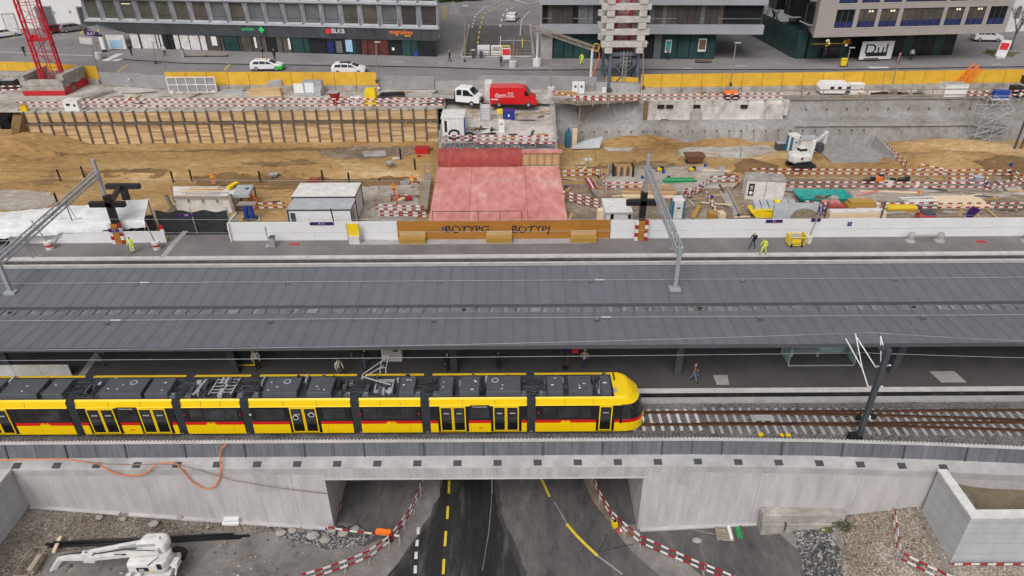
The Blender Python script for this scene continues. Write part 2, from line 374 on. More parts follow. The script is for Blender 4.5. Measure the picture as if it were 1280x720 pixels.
earth('asphalt', [(.05, .047, .047), (.088, .082, .082), (.125, .116, .114), (.19, .176, .17)], .22, 1.4, b=.15, st=(1.5, .5, 1))
earth('asphalt_pale', [(.1, .09, .083), (.18, .164, .154), (.235, .216, .205), (.32, .3, .285)], .25, 1.5, b=.15)
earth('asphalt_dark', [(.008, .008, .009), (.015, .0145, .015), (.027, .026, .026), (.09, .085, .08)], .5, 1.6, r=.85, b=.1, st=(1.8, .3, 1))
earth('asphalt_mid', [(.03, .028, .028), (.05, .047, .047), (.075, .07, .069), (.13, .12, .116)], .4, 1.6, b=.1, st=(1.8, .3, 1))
earth('soil', [(.1, .08, .05), (.16, .125, .08), (.2, .165, .105), (.26, .22, .16)], .4, 3)
earth('mud', [(.2, .165, .13), (.33, .28, .235), (.42, .38, .34), (.55, .51, .47)], .2, 1.1)
earth('dirt', [(.09, .065, .045), (.18, .135, .095), (.27, .21, .155), (.43, .37, .31)], .3, 1.9)
earth('site_floor', [(.2, .165, .135), (.37, .33, .29), (.5, .46, .425), (.62, .58, .54)], .2, 1.4)
earth('shotcrete', [(.15, .115, .085), (.24, .22, .205), (.31, .295, .285), (.41, .395, .385)], .16, 1.6, st=(1, 1, .6), b=.9)
earth('old_wall', [(.2, .17, .145), (.42, .39, .36), (.58, .55, .52), (.68, .66, .63)], .35, 1.6, st=(1, 1, .7))
# ================================================================ LOWER YARD AND UNDERPASS
HZ = [(-60, -3.9), (-31.4, -4.0), (-22, -5.2), (-12.4, -6.3), (-6, -6.5), (8.65, -6.6), (17, -6.0), (21, -5.2), (26, -3.9), (60, -3.7)]
def hz(x, y):
 z = lerp_tab(HZ, x)
 if x > 18: z -= min(1, (x-18)/6)*max(0, 32.2-y)*.1
 return z
def sheet(name, x0, x1, y0, y1, st, zf, m, **kw):
 mb = M(); nx = max(1, round((x1-x0)/st)); ny = max(1, round((y1-y0)/st))
 for j in range(ny+1):
  for i in range(nx+1):
   x = x0+(x1-x0)*i/nx; y = y0+(y1-y0)*j/ny; mb.v.append((x, y, zf(x, y)))
 k = mb.mi(m)
 for j in range(ny):
  for i in range(nx):
   a = j*(nx+1)+i; mb.f.append((a, a+1, a+nx+2, a+nx+1)); mb.m.append(k)
 return O(name, mb, kind='structure', smooth=True, **kw)
sheet('yard_ground', -70, 70, -20, 32.6, .8, hz, 'asphalt_pale')
sheet('underpass_floor', -12.6, 8.9, 32.6, 66, .8, hz, 'asphalt')
patch('gravel_ground', [(20, 625), (100, 634), (160, 645), (250, 650), (412, 655), (406, 664), (330, 668), (258, 663), (205, 676), (120, 684), (60, 690), (48, 728), (-60, 735), (-60, 650)], hz, 'gravel_brown', .02, jit=.5)
patch('rubble_ground', [(330, 658), (412, 656), (440, 655), (470, 668), (450, 683), (410, 686), (370, 676)], hz, 'gravel_dark', .03, jit=.4)
patch('concrete_apron', [(62, 690), (205, 676), (260, 664), (330, 668), (372, 676), (420, 690), (400, 716), (380, 740), (60, 740)], hz, 'asphalt_pale', .006, jit=.25)
patch('underpass_verge', [(440, 655), (462, 560), (500, 555), (530, 560), (528, 600), (515, 640), (495, 668), (455, 682)], hz, 'asphalt', .012, jit=.3)
patch('dusty_road_edge', [(533, 555), (555, 555), (549, 620), (523, 668), (478, 730), (395, 740), (420, 715), (470, 690), (508, 650), (526, 610)], hz, 'asphalt_pale', .012, jit=.15)
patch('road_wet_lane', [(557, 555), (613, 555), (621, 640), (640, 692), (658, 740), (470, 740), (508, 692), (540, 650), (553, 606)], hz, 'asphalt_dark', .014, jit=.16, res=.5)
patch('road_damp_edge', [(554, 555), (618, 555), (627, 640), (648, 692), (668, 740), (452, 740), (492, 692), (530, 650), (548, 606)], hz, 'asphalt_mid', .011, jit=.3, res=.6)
patch('road_lane', [(614, 555), (700, 555), (722, 600), (752, 640), (790, 690), (850, 740), (660, 740), (641, 692), (622, 640)], hz, 'asphalt', .01, jit=.08)
patch('earth_verge', [(722, 585), (738, 585), (752, 620), (775, 655), (800, 680), (778, 668), (757, 648), (735, 615)], hz, 'dirt', .03, jit=.25)
patch('apron', [(800, 662), (960, 655), (1012, 700), (1020, 740), (900, 740), (860, 705), (800, 680)], hz, 'asphalt', .012, jit=.1)
patch('tan_gravel_ground', [(1050, 655), (1095, 627), (1160, 615), (1190, 705), (1300, 712), (1300, 745), (1050, 745)], hz, 'gravel_tan', .016, jit=.4)
patch('dark_stone_ground', [(990, 662), (1040, 663), (1050, 690), (1055, 745), (1010, 745), (1003, 700)], hz, 'gravel_dark', .05, jit=.35)
patch('pale_stone_ground', [(1120, 626), (1150, 625), (1185, 695), (1170, 712), (1140, 690)], hz, 'gravel_tan', .03, jit=.3)
for i, (a, b) in enumerate([((561.5, 601), (561, 617)), ((560, 633), (559, 649)), ((557.5, 664), (556, 683)), ((555, 699), (554, 718)), ((676, 597), (687, 621))]):
 strip('road_marking', [a, b], hz, .17, 'yellow_line', .02)
strip('road_marking', [(708, 655), (720, 669), (733, 682), (747, 695)], hz, .2, 'yellow_line', .02)
for a, b in [((523, 659), (522.5, 668)), ((521.8, 675), (521, 683)), ((520.3, 690), (519.8, 699)), ((519.3, 707), (519, 717))]:
 strip('road_marking', [a, b], hz, .2, 'white_line', .022)
strip('road_marking', [(615, 585), (615, 617)], hz, .08, 'kerb_grey', .022)
strip('road_marking', [(615, 617), (611, 665), (603, 714)], hz, .05, 'asphalt_pale', .021)
strip('road_marking', [(693, 628), (709, 655)], hz, .06, 'kerb_grey', .021)
strip('road_marking', [(747, 695), (778, 718)], hz, .1, 'kerb_grey', .021)
strip('tar_seam', [(793, 680), (748, 690)], hz, .05, 'asphalt_dark', .021)
strip('tar_seam', [(748, 690), (760, 668)], hz, .04, 'asphalt_dark', .021)
# ================================================================ RETAINING WALL, BRIDGE BEAM, PARAPET
YW = 32.2
def ypar(x): return lerp_tab([(-60, 33.05), (-30, 33.0), (12, 33.0), (19, 32.82), (26, 32.45), (33, 31.95), (45, 30.9), (60, 29.2)], x)
XL, XR, ZS = -12.05, 8.35, -1.66
rw = T('retaining_wall', 'long pale concrete retaining wall with an underpass opening below the tram track', 'retaining wall', (0, YW, -6))
def wallrun(mb, xa, xb, yoff, z0, z1, th, m, n=1):
 for i in range(n):
  a = xa+(xb-xa)*i/n; b = xa+(xb-xa)*(i+1)/n; ya, yb = ypar(a)-.8+yoff, ypar(b)-.8+yoff
  za0 = z0(a) if callable(z0) else z0; zb0 = z0(b) if callable(z0) else z0
  mb.hexa([(a, ya, za0), (b, yb, zb0), (b, yb+th, zb0), (a, ya+th, za0), (a, ya, z1), (b, yb, z1), (b, yb+th, z1), (a, ya+th, z1)], m)
mb = M(); base = lambda x: hz(x, 32)-.6
mb.box(-70, XL, YW, YW+.6, -8, -1.25, 'wall_concrete')
wallrun(mb, XR, 60, 0, -8, -1.25, .6, 'wall_concrete', 26)
O('wall_face', mb, rw, w=True)
mb = M(); mb.box(XL, XR, YW-.004, YW+.7, ZS, -1.252, 'beam_concrete'); mb.box(XL-.2, XR+3, YW-.036, YW+.1, -1.25, -.76, 'beam_concrete'); mb.box(XL-.3, XR+.3, YW-.05, YW+.12, ZS-.09, ZS-.002, 'concrete_pale')
O('bridge_beam', mb, rw, w=True)
mb = M(); mb.box(XL-.9, XL-.002, YW+.6, 66, -8, ZS+.4, 'concrete'); O('abutment', mb, rw, w=True)
mb = M(); mb.box(XR+.002, XR+.9, YW+.6, 66, -8, ZS+.4, 'concrete'); O('abutment', mb, rw, w=True)
mb = M(); mb.box(XL-.5, XR+.5, YW+.7, 66, ZS, ZS+.5, 'concrete'); mb.box(XL-.5, XR+.5, 66, 66.4, -8, ZS+.5, 'concrete'); O('bridge_deck', mb, rw, w=True)
mb = M()   # sloping ledge on top
xs = [-70, XL, XR]+[12+1.5*i for i in range(33)]
for a, b in zip(xs, xs[1:]):
 ya, yb = ypar(a), ypar(b)
 mb.hexa([(a, ya-.83, -1.25), (b, yb-.83, -1.25), (b, yb+.6, -1.25), (a, ya+.6, -1.25), (a, ya-.83, -.74), (b, yb-.83, -.74), (b, yb+.05, -.5), (a, ya+.05, -.5)], 'ledge_concrete')
O('ledge', mb, rw, w=True)
x0 = P(23, 583, -.8).x
for i in range(33):
 x = x0+2.545*i
 if x > 27.2: break
 y = ypar(x); mb = M()
 f = lambda t: -.74+.24*t/.88
 for (t0, t1) in ((.12, .52),):
  mb.hexa([(x-.26, y-.83+t0, f(t0)-.1), (x+.26, y-.83+t0, f(t0)-.1), (x+.26, y-.83+t1, f(t1)-.1), (x-.26, y-.83+t1, f(t1)-.1), (x-.26, y-.83+t0, f(t0)+.006), (x+.26, y-.83+t0, f(t0)+.006), (x+.26, y-.83+t1, f(t1)+.006), (x-.26, y-.83+t1, f(t1)+.006)], 'steel_dark')
 O('recess', mb, rw, w=True)
mb = M()
for a, b in [((150, 642), (40, 631)), ((408, 657), (160, 646)), ((800, 663), (945, 655))]:
 p, q = G(*a, hz), G(*b, hz)
 mb.bar((p.x, YW-.12, p.z+.02), (q.x, YW-.12, q.z+.02), .24, .16, 'concrete_pale')
O('footing', mb, rw, w=True)
mb = M(); mb.box(-16.6, -14.9, YW-.004, YW+.02, -2.8, -1.3, 'beam_concrete'); mb.box(9.6, 12.1, YW-.004, YW+.01, -2.4, -1.3, 'beam_concrete'); O('patch_panel', mb, rw, w=True)
# side wings
lw = T('wing_wall', 'smooth grey concrete wing wall at the left corner of the gravel yard', 'wing wall', (-31.8, 30, -4))
mb = M(); mb.box(-32.4, -31.75, 10, YW-.02, -6.5, -.85, 'wall_form'); O('wall_face', mb, lw, w=True)
mb = M(); mb.box(-32.5, -31.65, 10, YW-.03, -.85, -.6, 'concrete_pale'); O('coping', mb, lw, w=True)
bx = T('planter_wall', 'smooth pale concrete box wall with white coping enclosing earth on the right', 'retaining wall', (30, 28.3, -4))
mb = M(); mb.box(26.35, 26.8, 28.15, 31.35, -6, -.45, 'wall_form'); mb.box(26.35, 48, 27.7, 28.15, -6, -.45, 'wall_form'); O('wall_face', mb, bx, w=True)
mb = M(); mb.box(26.28, 26.87, 28.22, 31.4, -.45, -.32, 'white_dirty'); mb.box(26.28, 48, 27.63, 28.22, -.45, -.318, 'white_dirty'); O('coping', mb, bx, w=True)
def hb(x, y): return -2.0+.75*max(0, min(1, (29-x)/2.2))+.12*noise.noise((x*.6, y*.6, 2))
mb = M(); sheet('planter_soil', 26.8, 48, 28.15, 31.9, .4, hb, 'soil')
patch('planter_gravel', None, hb, 'gravel_brown', .03, world=[(26.85, 28.2), (28.6, 28.2), (28.3, 30), (28.2, 30.7), (26.85, 30.8)], res=.35)
# parapet
pp = T('parapet', 'ribbed dark metal parapet with a pale top rail along the tram track', 'parapet', (0, 33, -.5))
xs = [-60]+[-57+1.9*i for i in range(62)]
for i, (a, b) in enumerate(zip(xs, xs[1:])):
 if b < -36 or a > 40: continue
 ya, yb = ypar(a), ypar(b); mb = M()
 mb.hexa([(a+.012, ya, -.52), (b-.012, yb, -.52), (b-.012, yb+.08, -.52), (a+.012, ya+.08, -.52), (a+.012, ya+.2, .5), (b-.012, yb+.2, .5), (b-.012, yb+.26, .5), (a+.012, ya+.26, .5)], 'parapet_metal'); O('panel', mb, pp, w=True)
 if i % 2 == 0:
  mb = M(); mb.hexa([(a-.035, ya-.06, -.5), (a+.035, ya-.06, -.5), (a+.035, ya+.0, -.5), (a-.035, ya+.0, -.5), (a-.035, ya+.14, .5), (a+.035, ya+.14, .5), (a+.035, ya+.2, .5), (a-.035, ya+.2, .5)], 'steel_dark'); O('post', mb, pp, w=True)
mb = M()
for a, b in zip(xs, xs[1:]):
 if b < -36 or a > 40: continue
 ya, yb = ypar(a), ypar(b)
 mb.hexa([(a, ya+.16, .5), (b, yb+.16, .5), (b, yb+.36, .5), (a, ya+.36, .5), (a, ya+.16, .58), (b, yb+.16, .58), (b, yb+.36, .58), (a, ya+.36, .58)], 'concrete_pale')
O('top_rail', mb, pp, w=True)
mb = M()
for a, b in zip(xs, xs[1:]):
 if b < -36 or a > 40: continue
 for k in range(8):
  x = a+(b-a)*k/8; x2 = a+(b-a)*(k+.55)/8; x3 = a+(b-a)*(k+1)/8
  for p, q, m_ in ((x, x2, 'concrete_pale'), (x2, x3, 'steel_dark')):
   mb.face([(p, ypar(p)+.34, .585), (q, ypar(q)+.34, .585), (q, ypar(q)+.42, .585), (p, ypar(p)+.42, .585)], m_); mb.face([(p, ypar(p)+.34, .5), (q, ypar(q)+.34, .5), (q, ypar(q)+.34, .585), (p, ypar(p)+.34, .585)], m_)
O('cable_tray', mb, pp, w=True, weld=True)
def tube_thing(name, pts, r, m, label, cat, **kw):
 mb = M(); mb.tube(pts, r, m); return O(name, mb, label=label, cat=cat, smooth=True, **kw)
def sag(p, q, d, n=9): return [V(p).lerp(V(q), i/n)-V((0, 0, d*4*(i/n)*(1-i/n))) for i in range(n+1)]
yf = YW-.12
tube_thing('cable', [PY(u, v, yf-.02) for u, v in ((-20, 576), (40, 574), (84, 574), (105, 577), (123, 580), (138, 589), (152, 594), (172, 595), (185, 590), (196, 580), (212, 578), (220, 579), (228, 588), (240, 602), (253, 610), (262, 611), (270, 607), (275, 597), (276, 585))]+[PY(u, v, 32.9) for u, v in ((275, 568), (277, 560), (283, 555))], .045, 'cable_orange', 'thick orange cable hanging in loops down the concrete retaining wall', 'cable')
tube_thing('cable', [PY(u, v, yf-.08) for u, v in ((105, 577), (135, 580), (170, 581), (200, 580), (225, 581), (250, 588), (290, 600), (340, 609), (408, 617))], .03, 'cable_brown', 'thin brown cable sloping across the retaining wall to the underpass corner', 'cable')
# concrete block bench at wall foot right
def blockrow():
 t = T('concrete_block', 'long weathered concrete blocks stacked at the foot of the retaining wall', 'concrete block', (20, 31.6, -5))
 p, q = PY(950, 648, 31.7), PY(1080, 646, 31.7); mb = M(); mb.box(p.x, p.x+5.4, 31.35, 32.1, -5.05, -4.35, 'concrete_dirty'); O('block', mb, t, w=True, bev=.05)
 mb = M(); mb.box(p.x+.05, p.x+1.5, 31.2, 32.05, -6.1, -5.06, 'concrete_dirty'); O('block', mb, t, w=True, bev=.05)
 mb = M(); mb.box(p.x+1.65, p.x+4.6, 31.2, 32.05, -6.1, -5.06, 'concrete_dirty'); O('block', mb, t, w=True, bev=.05)
blockrow()
# ================================================================ TRACK
mb = M()
def bal(x, y):
 return -.1+.05*noise.noise((x*1.1, y*1.1, 0))
sheet('ballast_bed', -48, 50, 33.15, 37.7, .35, bal, 'ballast')
YR = (35.15, 36.35); YC = 35.75
def sleeper_mesh(l, m='kerb_white'):
 mb = M(); mb.box(-.1, .1, -l/2, l/2, 0, .11, m); return mb
sl = O('sleeper', sleeper_mesh(2.05), label='pale concrete sleeper of the plain track in dark ballast', cat='sleeper', group='concrete sleepers of the tram track')
sl.location = (-36, YC, -.1)
for i in range(1, 79): dup(sl, (-36+.62*i, YC, -.1))
sw = O('sleeper', sleeper_mesh(2.5, 'kerb_grey'), label='long weathered sleeper under the diverging rails of the turnout', cat='sleeper', group='turnout sleepers right of the track mast')
sw.location = (13.1, YC-.1, -.1); sw.rotation_euler = (0, 0, .0)
for i in range(1, 50): dup(sw, (13.1+.6*i, YC-.1-.012*i, -.1))
def rail(pts, label):
 mb = M()
 for p, q in zip(pts, pts[1:]): mb.bar((p[0], p[1], .12), (q[0], q[1], .12), .085, .1, 'rail_brown'); mb.bar((p[0], p[1], .045), (q[0], q[1], .045), .17, .05, 'rust')
 O('rail', mb, label=label, cat='rail', weld=True)
rail([(-45, YR[0]), (50, YR[0])], 'near straight rusty rail passing under the tram')
rail([(-45, YR[1]), (50, YR[1])], 'far straight rusty rail passing under the tram')
dv = [(12.5, 0), (18, .08), (24, .3), (30, .62), (36, 1.05), (48, 2.1)]
rail([(x, YR[0]+.08-d) for x, d in dv], 'near diverging rail curving towards the parapet at the turnout')
rail([(x, YR[1]+.0-d-.09) for x, d in dv], 'far diverging rail crossing between the straight rails at the turnout')
mb = M(); c = P(957, 524, .05); mb.box(c.x-.75, c.x+.55, YC-.25, YC+.25, .0, .14, 'galv'); mb.box(c.x-.6, c.x-.1, YC-.2, YC+.2, .14, .17, 'kerb_grey'); O('track_box', mb, label='flat grey metal box lying between the rails in front of the tram', cat='track box', bev=.015)
for u, v, lab in ((951, 544, 'single small yellow track marker on the ballast by the parapet'), (977, 544.5, 'small round yellow marker left of a bigger one on the ballast'), (985, 544.5, 'bigger yellow marker at the right end of the three on the ballast')):
 p = P(u, v, -.05); mb = M(); mb.cb((p.x, p.y, -.08), (.3 if u != 977 else .2, .25, .13), 'yellow', .2); mb.cb((p.x, p.y, .05), (.16, .14, .04), 'yellow', .2); O('track_marker', mb, label=lab, cat='track marker', bev=.02)
pm = T('point_machine', 'black and white point indicator between the rails beside the dark mast', 'point machine', P(1082, 523, 0))
mb = M(); mb.cb((0, 0, 0), (.5, .3, .28), 'white_paint'); O('housing', mb, pm, bev=.03)
for s in (-1, 1): mb = M(); mb.cb((s*.5, .05*s, 0), (.3, .25, .24), 'black'); O('motor', mb, pm, bev=.03)
# ================================================================ PLATFORMS
mb = M(); mb.box(-60, 60, 37.45, 37.92, -.4, .06, 'kerb_grey'); O('track_kerb', mb, kind='structure')
mb = M(); mb.box(-60, 60, 38.32, 38.54, -.5, .2, 'asphalt_dark'); O('platform_face_shade', mb, kind='structure')  # dark colour paints the shadow gap under the overhanging edge slab
mb = M(); mb.box(-60, 60, 38.2, 38.55, .2, .35, 'kerb_white')
for i in range(64): mb.box(-60+1.9*i, -60+1.9*i+.03, 38.19, 38.551, .2, .353, 'kerb_grey')
O('platform_edge', mb, kind='structure')
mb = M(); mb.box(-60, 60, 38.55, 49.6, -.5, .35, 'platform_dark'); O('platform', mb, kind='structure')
zp = lambda x, y: .35
patch('platform_plate', None, zp, 'kerb_grey', .004, world=[(P(892, 471, .35).x, 38.9), (P(913, 484, .35).x, 38.9), (P(910, 471, .35).x, 40.0), (P(892, 471, .35).x, 40.0)])
patch('platform_plate', None, zp, 'kerb_grey', .004, world=[(30.3, 39.0), (32.1, 39.0), (31.9, 40.3), (30.1, 40.3)])
for u in (103, ): strip('guide_strip', [(130, 432), (122, 441), (112, 455), (103, 468), (96, 478)], zp, .5, 'kerb_grey', .006)
sheet('far_ballast', -60, 60, 49.6, 57.0, .8, lambda x, y: -.15+.04*noise.noise((x, y, 0)), 'ballast')
for y in (51.6, 52.6, 54.2, 55.2):
 mb = M(); mb.box(-60, 60, y, y+.08, -.1, .05, 'rail_brown'); O('rail', mb, label='rusty rail behind the canopy, %s of the four far rails' % {51.6: 'first from the canopy', 52.6: 'second from the canopy', 54.2: 'third from the canopy', 55.2: 'nearest the rear platform'}[y], cat='rail')
mb = M(); mb.box(-60, 60, 56.2, 57.1, -.4, .12, 'kerb_grey'); mb.box(-60, 60, 57.1, 57.35, -.4, .13, 'kerb_white'); O('track_kerb', mb, kind='structure')
mb = M(); mb.box(-60, 60, 57.6, 58.15, .35, .5, 'kerb_white'); mb.box(-60, 60, 57.62, 58.1, -.4, .349, 'asphalt')  # lower box: shade under the edge slab put into a darker face
for i in range(50): mb.box(-60+2.4*i, -60+2.4*i+.03, 57.59, 58.151, .35, .503, 'kerb_grey')
O('platform_edge', mb, kind='structure')
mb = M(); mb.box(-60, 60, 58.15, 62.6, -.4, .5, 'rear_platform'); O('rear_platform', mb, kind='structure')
z5 = lambda x, y: .5
strip('guide_strip', [(233, 288), (218, 303), (203, 322)], z5, .55, 'kerb_grey', .006)
for uv in [(368, 305.5), (1226, 302)]:
 a = P(*uv, .5); patch('red_paint_mark', None, z5, 'cloth_red', .005, world=[(a.x-.5, a.y-.25), (a.x+.5, a.y-.25), (a.x+.45, a.y+.25), (a.x-.45, a.y+.25)], res=.3, jit=.15)
mb = M(); mb.box(-15.2, 7.6, 60.2, 61.3, .5, .54, 'kerb_grey'); O('plinth', mb, kind='structure')
# ================================================================ TRAM
YN, YF_, ZB, ZT = 34.3, 37.28, .3, 3.22
tram = T('tram', 'long yellow articulated tram with red stripe and dark roof equipment at the platform', 'tram', (-14, YC, 0))
XB = [-36.3, -27.75, -21.05, -16.75, -9.75, -5.3, 1.45]; BW = .55; XN = 8.65
def zx(u, z, y=YN): return (lambda d: d.x*((y)/d.y))(ray(u, 0)) # unused
# cross-section of the shell: (y inset from side, z)
def shell(mb, a, b):
 # lower yellow skirt, red stripe, black band, yellow shoulder; near and far sides
 for side in (0, 1):
  def q(x0, x1, i0, z0, i1, z1, m):
   y0 = YN+i0 if side == 0 else YF_-i0; y1 = YN+i1 if side == 0 else YF_-i1
   pts = [(x0, y0, z0), (x1, y0, z0), (x1, y1, z1), (x0, y1, z1)]
   if side: pts.reverse()
   mb.face(pts, m)
  q(a, b, .0, ZB, 0, 1.06, 'tram_yellow'); q(a, b, 0, 1.06, 0, 1.30, 'tram_red'); q(a, b, 0, 1.30, .03, 2.46, 'tram_black')
  q(a, b, .03, 2.46, .06, 2.52, 'tram_yellow'); q(a, b, .06, 2.52, .16, 3.1, 'tram_yellow'); q(a, b, .16, 3.1, .27+.2*side, ZT, 'tram_yellow'); q(a, b, .27+.2*side, ZT, .33+.18*side, 3.02, 'tram_roof')
 mb.face([(a, YN+.33, 3.02), (b, YN+.33, 3.02), (b, YF_-.33, 3.02), (a, YF_-.33, 3.02)], 'tram_roof')
 mb.face([(a, YN, ZB), (a, YF_, ZB), (b, YF_, ZB), (b, YN, ZB)], 'tram_black')
 for x in (a, b):
  prof = [(0, ZB), (0, 1.3), (.03, 2.46), (.06, 2.52), (.16, 3.1), (.27, ZT), (.33, 3.02)]
  pts = [(x, YN+i, z) for i, z in prof]+[(x, YF_-i, z) for i, z in reversed(prof)]
  mb.face(pts, 'tram_black')
mods = []
for i, a in enumerate(XB):
 b = (XB[i+1]-BW) if i+1 < len(XB) else 6.9
 mods.append((a, b))
 mb = M(); shell(mb, a, b)
 for x in (a+(b-a)*.34, a+(b-a)*.67): mb.bar((x, YN+.045, 2.53), (x, YN+.153, 3.09), .014, .01, 'steel_dark', upd=(0, 1, 0)); mb.box(x+.5, x+.514, YN-.004, YN+.01, ZB+.02, 1.04, 'wood_ochre')
 O('car_body', mb, tram, w=True)
 mb = M(); mb.box(a+.3, b-.3, YN+.25, YF_-.25, .02, ZB, 'black'); O('bogie', mb, tram, w=True)
 mb = M()   # skirt edge joints
for i in range(1, len(XB)):
 a = XB[i]-BW; mb = M(); n = 10
 for k in range(n):
  x0 = a+BW*k/n; x1 = a+BW*(k+1)/n; e = .03 if k % 2 else .07
  mb.box(x0, x1, YN+e, YF_-e, ZB+.05, 3.16-e, 'steel_dark' if k % 2 else 'black')
 O('bellows', mb, tram, w=True)
def yside(z): return YN + (.03*(z-1.3)/1.16 if z < 2.46 else .03)
def pane(x0, x1, z0, z1, m='glass_tram', name='window', fr=None):
 mb = M(); mb.hexa([(x0, yside(z0)-.012, z0), (x1, yside(z0)-.012, z0), (x1, yside(z0)+.02, z0), (x0, yside(z0)+.02, z0), (x0, yside(z1)-.012, z1), (x1, yside(z1)-.012, z1), (x1, yside(z1)+.02, z1), (x0, yside(z1)+.02, z1)], m)
 return O(name, mb, tram, w=True)
def door(xc, w, leaves=2):
 lw_ = w/leaves
 for k in range(leaves):
  x0 = xc-w/2+k*lw_; x1 = x0+lw_-.02; mb = M(); f = .07; z0, z1 = .42, 2.44
  y = YN-.035
  mb.box(x0, x0+f, y, YN+.05, z0, z1, 'tram_yellow'); mb.box(x1-f, x1, y, YN+.05, z0, z1, 'tram_yellow')
  mb.box(x0+f, x1-f, y, YN+.05, z0, z0+f, 'tram_yellow'); mb.box(x0+f, x1-f, y, YN+.05, z1-f, z1, 'tram_yellow')
  d = O('door', mb, tram, w=True)
  mb = M(); mb.box(x0+f, x1-f, y+.012, YN+.04, z0+f, z1-f, 'tram_black'); mb.box(x0+f+.05, x1-f-.05, y+.008, YN+.04, z0+.7, z1-f-.08, 'glass_tram'); O('pane', mb, d, w=True)
  mb = M(); mb.box(x0+f+.16, x1-f-.16, y+.003, y+.01, 1.85, 1.95, 'kerb_grey'); O('sticker', mb, d, w=True)
 # the black pillar round the doorway down to the sill
 mb = M(); mb.box(xc-w/2-.16, xc+w/2+.16, YN-.016, YN+.03, .36, 1.36, 'tram_black'); O('door_surround', mb, tram, w=True)
DOORS = [(-33.0, 1.7, 2), (-26.25, 1.75, 2), (-22.95, 1.75, 2), (-13.35, 1.7, 2), (-3.82, 1.65, 2), (-.42, 1.65, 2), (5.95, .85, 1)]
for d in DOORS: door(*d)
for x0, x1 in [(-31.5, -30.6), (-30.5, -28.9), (-24.6, -24.55), (-25.2, -24.0), (-20.6, -19.8), (-19.75, -18.4), (-18.35, -17.6), (-16.4, -14.6), (-12.1, -10.7), (-9.5, -8.7), (-8.65, -7.2), (-7.15, -6.2), (-2.75, -1.5), (1.95, 2.75), (2.85, 4.25), (4.3, 5.0)]:
 if x1-x0 < .1: continue
 pane(x0, x1, 1.5, 2.32)
for xc in (-24.55, -2.1):
 mb = M(); mb.box(xc-.62, xc+.62, YN-.03, YN+.08, 2.36, 2.53, 'black'); sg = O('destination_display', mb, tram, w=True)
 text('lettering', 'Waldenburg Bahn', .13, face_cam((xc+14, YN-.036-YC, 2.445)), 'lamp_clear', sg, .003)
for a, xc in [(0, -30.1), (2, -19.4), (4, -7.8), (6, 3.4)]:
 mb = M(); mb.box(xc-.32, xc+.32, YN-.008, YN+.01, 1.05, 1.16, 'tram_yellow'); lg = O('emblem', mb, tram, w=True)
 text('lettering', 'BLT', .3, face_cam((xc+14, YN-.012-YC, 1.16)), 'tram_yellow', lg, .004)
for xc in (-24.6, -2.05): 
 mb = M(); mb.box(xc-.14, xc+.14, YN-.006, YN+.01, .62, .7, 'tram_red'); O('sticker', mb, tram, w=True)
for xc, m in ((-13.9, 'white_paint'), (-12.85, 'white_paint')):
 mb = M(); mb.lathe((xc, YN-.03, 1.75+(.12 if xc > -13 else -.1)), [(.19, 0), (.19, .012)], m, 16, Matrix.Rotation(pi/2, 3, 'X')); mb.lathe((xc, YN-.04, 1.75+(.12 if xc > -13 else -.1)), [(.15, 0), (.15, .006)], 'tram_black', 16, Matrix.Rotation(pi/2, 3, 'X')); O('round_sign', mb, tram, w=True)
for xc in (-16.75, -20.95, -17.4, -9.75, -6.0, 1.65): mb = M(); mb.lathe((xc, YN-.0, 1.9), [(.07, 0), (.07, .02)], 'lamp_red' if xc != -16.75 else 'white_paint', 10, Matrix.Rotation(pi/2, 3, 'X')); O('button', mb, tram, w=True)
# nose: rounded plan, raked screen
NS = [(6.9, 0.0, 0.0), (7.4, .02, .0), (7.8, .10, .05), (8.15, .28, .14), (8.42, .55, .3), (8.6, .95, .5), (8.65, 1.23, .6)]
def nose_ring(z):   # plan outline at height z
 rk = 0 if z < 1.15 else (z-1.15)*.34
 if z > 2.5: rk += (z-2.5)*.55
 ins = 0 if z < 1.3 else (.03 if z < 2.47 else (.06+.17*(z-2.5)))
 pts = [(x-rk*((x-6.9)/(XN-6.9)), YN+i+ins*(1 if i < .9 else .2)) for x, i, _ in NS]
 return pts+[(x, YN+YF_-y) for x, y in reversed(pts[:-1])]
def nose_band(mb, z0, z1, m, n=1, sel=None):
 for k in range(n):
  a = nose_ring(z0+(z1-z0)*k/n); b = nose_ring(z0+(z1-z0)*(k+1)/n); za, zb = z0+(z1-z0)*k/n, z0+(z1-z0)*(k+1)/n
  for i in range(len(a)-1):
   if sel and not sel(i, len(a)-1): continue
   mb.face([(*a[i], za), (*a[i+1], za), (*b[i+1], zb), (*b[i], zb)], m)
mb = M(); nose_band(mb, ZB, 1.02, 'tram_yellow', 2); nose_band(mb, 1.02, 1.28, 'tram_red', 1, lambda i, n: i < 4 or i >= n-4); nose_band(mb, 1.02, 1.28, 'tram_yellow', 1, lambda i, n: 4 <= i < n-4)
mb.face([(*p, ZB) for p in reversed(nose_ring(ZB))], 'tram_black'); O('nose', mb, tram, w=True, smooth=False)
mb = M(); nose_band(mb, 1.28, 2.5, 'glass_tram', 3); O('windscreen', mb, tram, w=True, smooth=True)
mb = M(); mb.box(6.86, 7.02, YN-.012, YN+.1, 1.0, 2.46, 'tram_black'); mb.box(7.62, 7.72, YN+.06, YN+.2, 1.29, 2.48, 'tram_black'); O('pillar', mb, tram, w=True)
mb = M(); nose_band(mb, 2.5, 3.05, 'tram_yellow', 3); r0 = nose_ring(3.05); 
top = [(6.45 if x < 7.0 else x-.22-.05*(x-7), y+(.14 if y < YC else -.14), 3.27) for x, y in r0]
for i in range(len(r0)-1): mb.face([(*r0[i], 3.05), (*r0[i+1], 3.05), top[i+1], top[i]], 'tram_yellow')
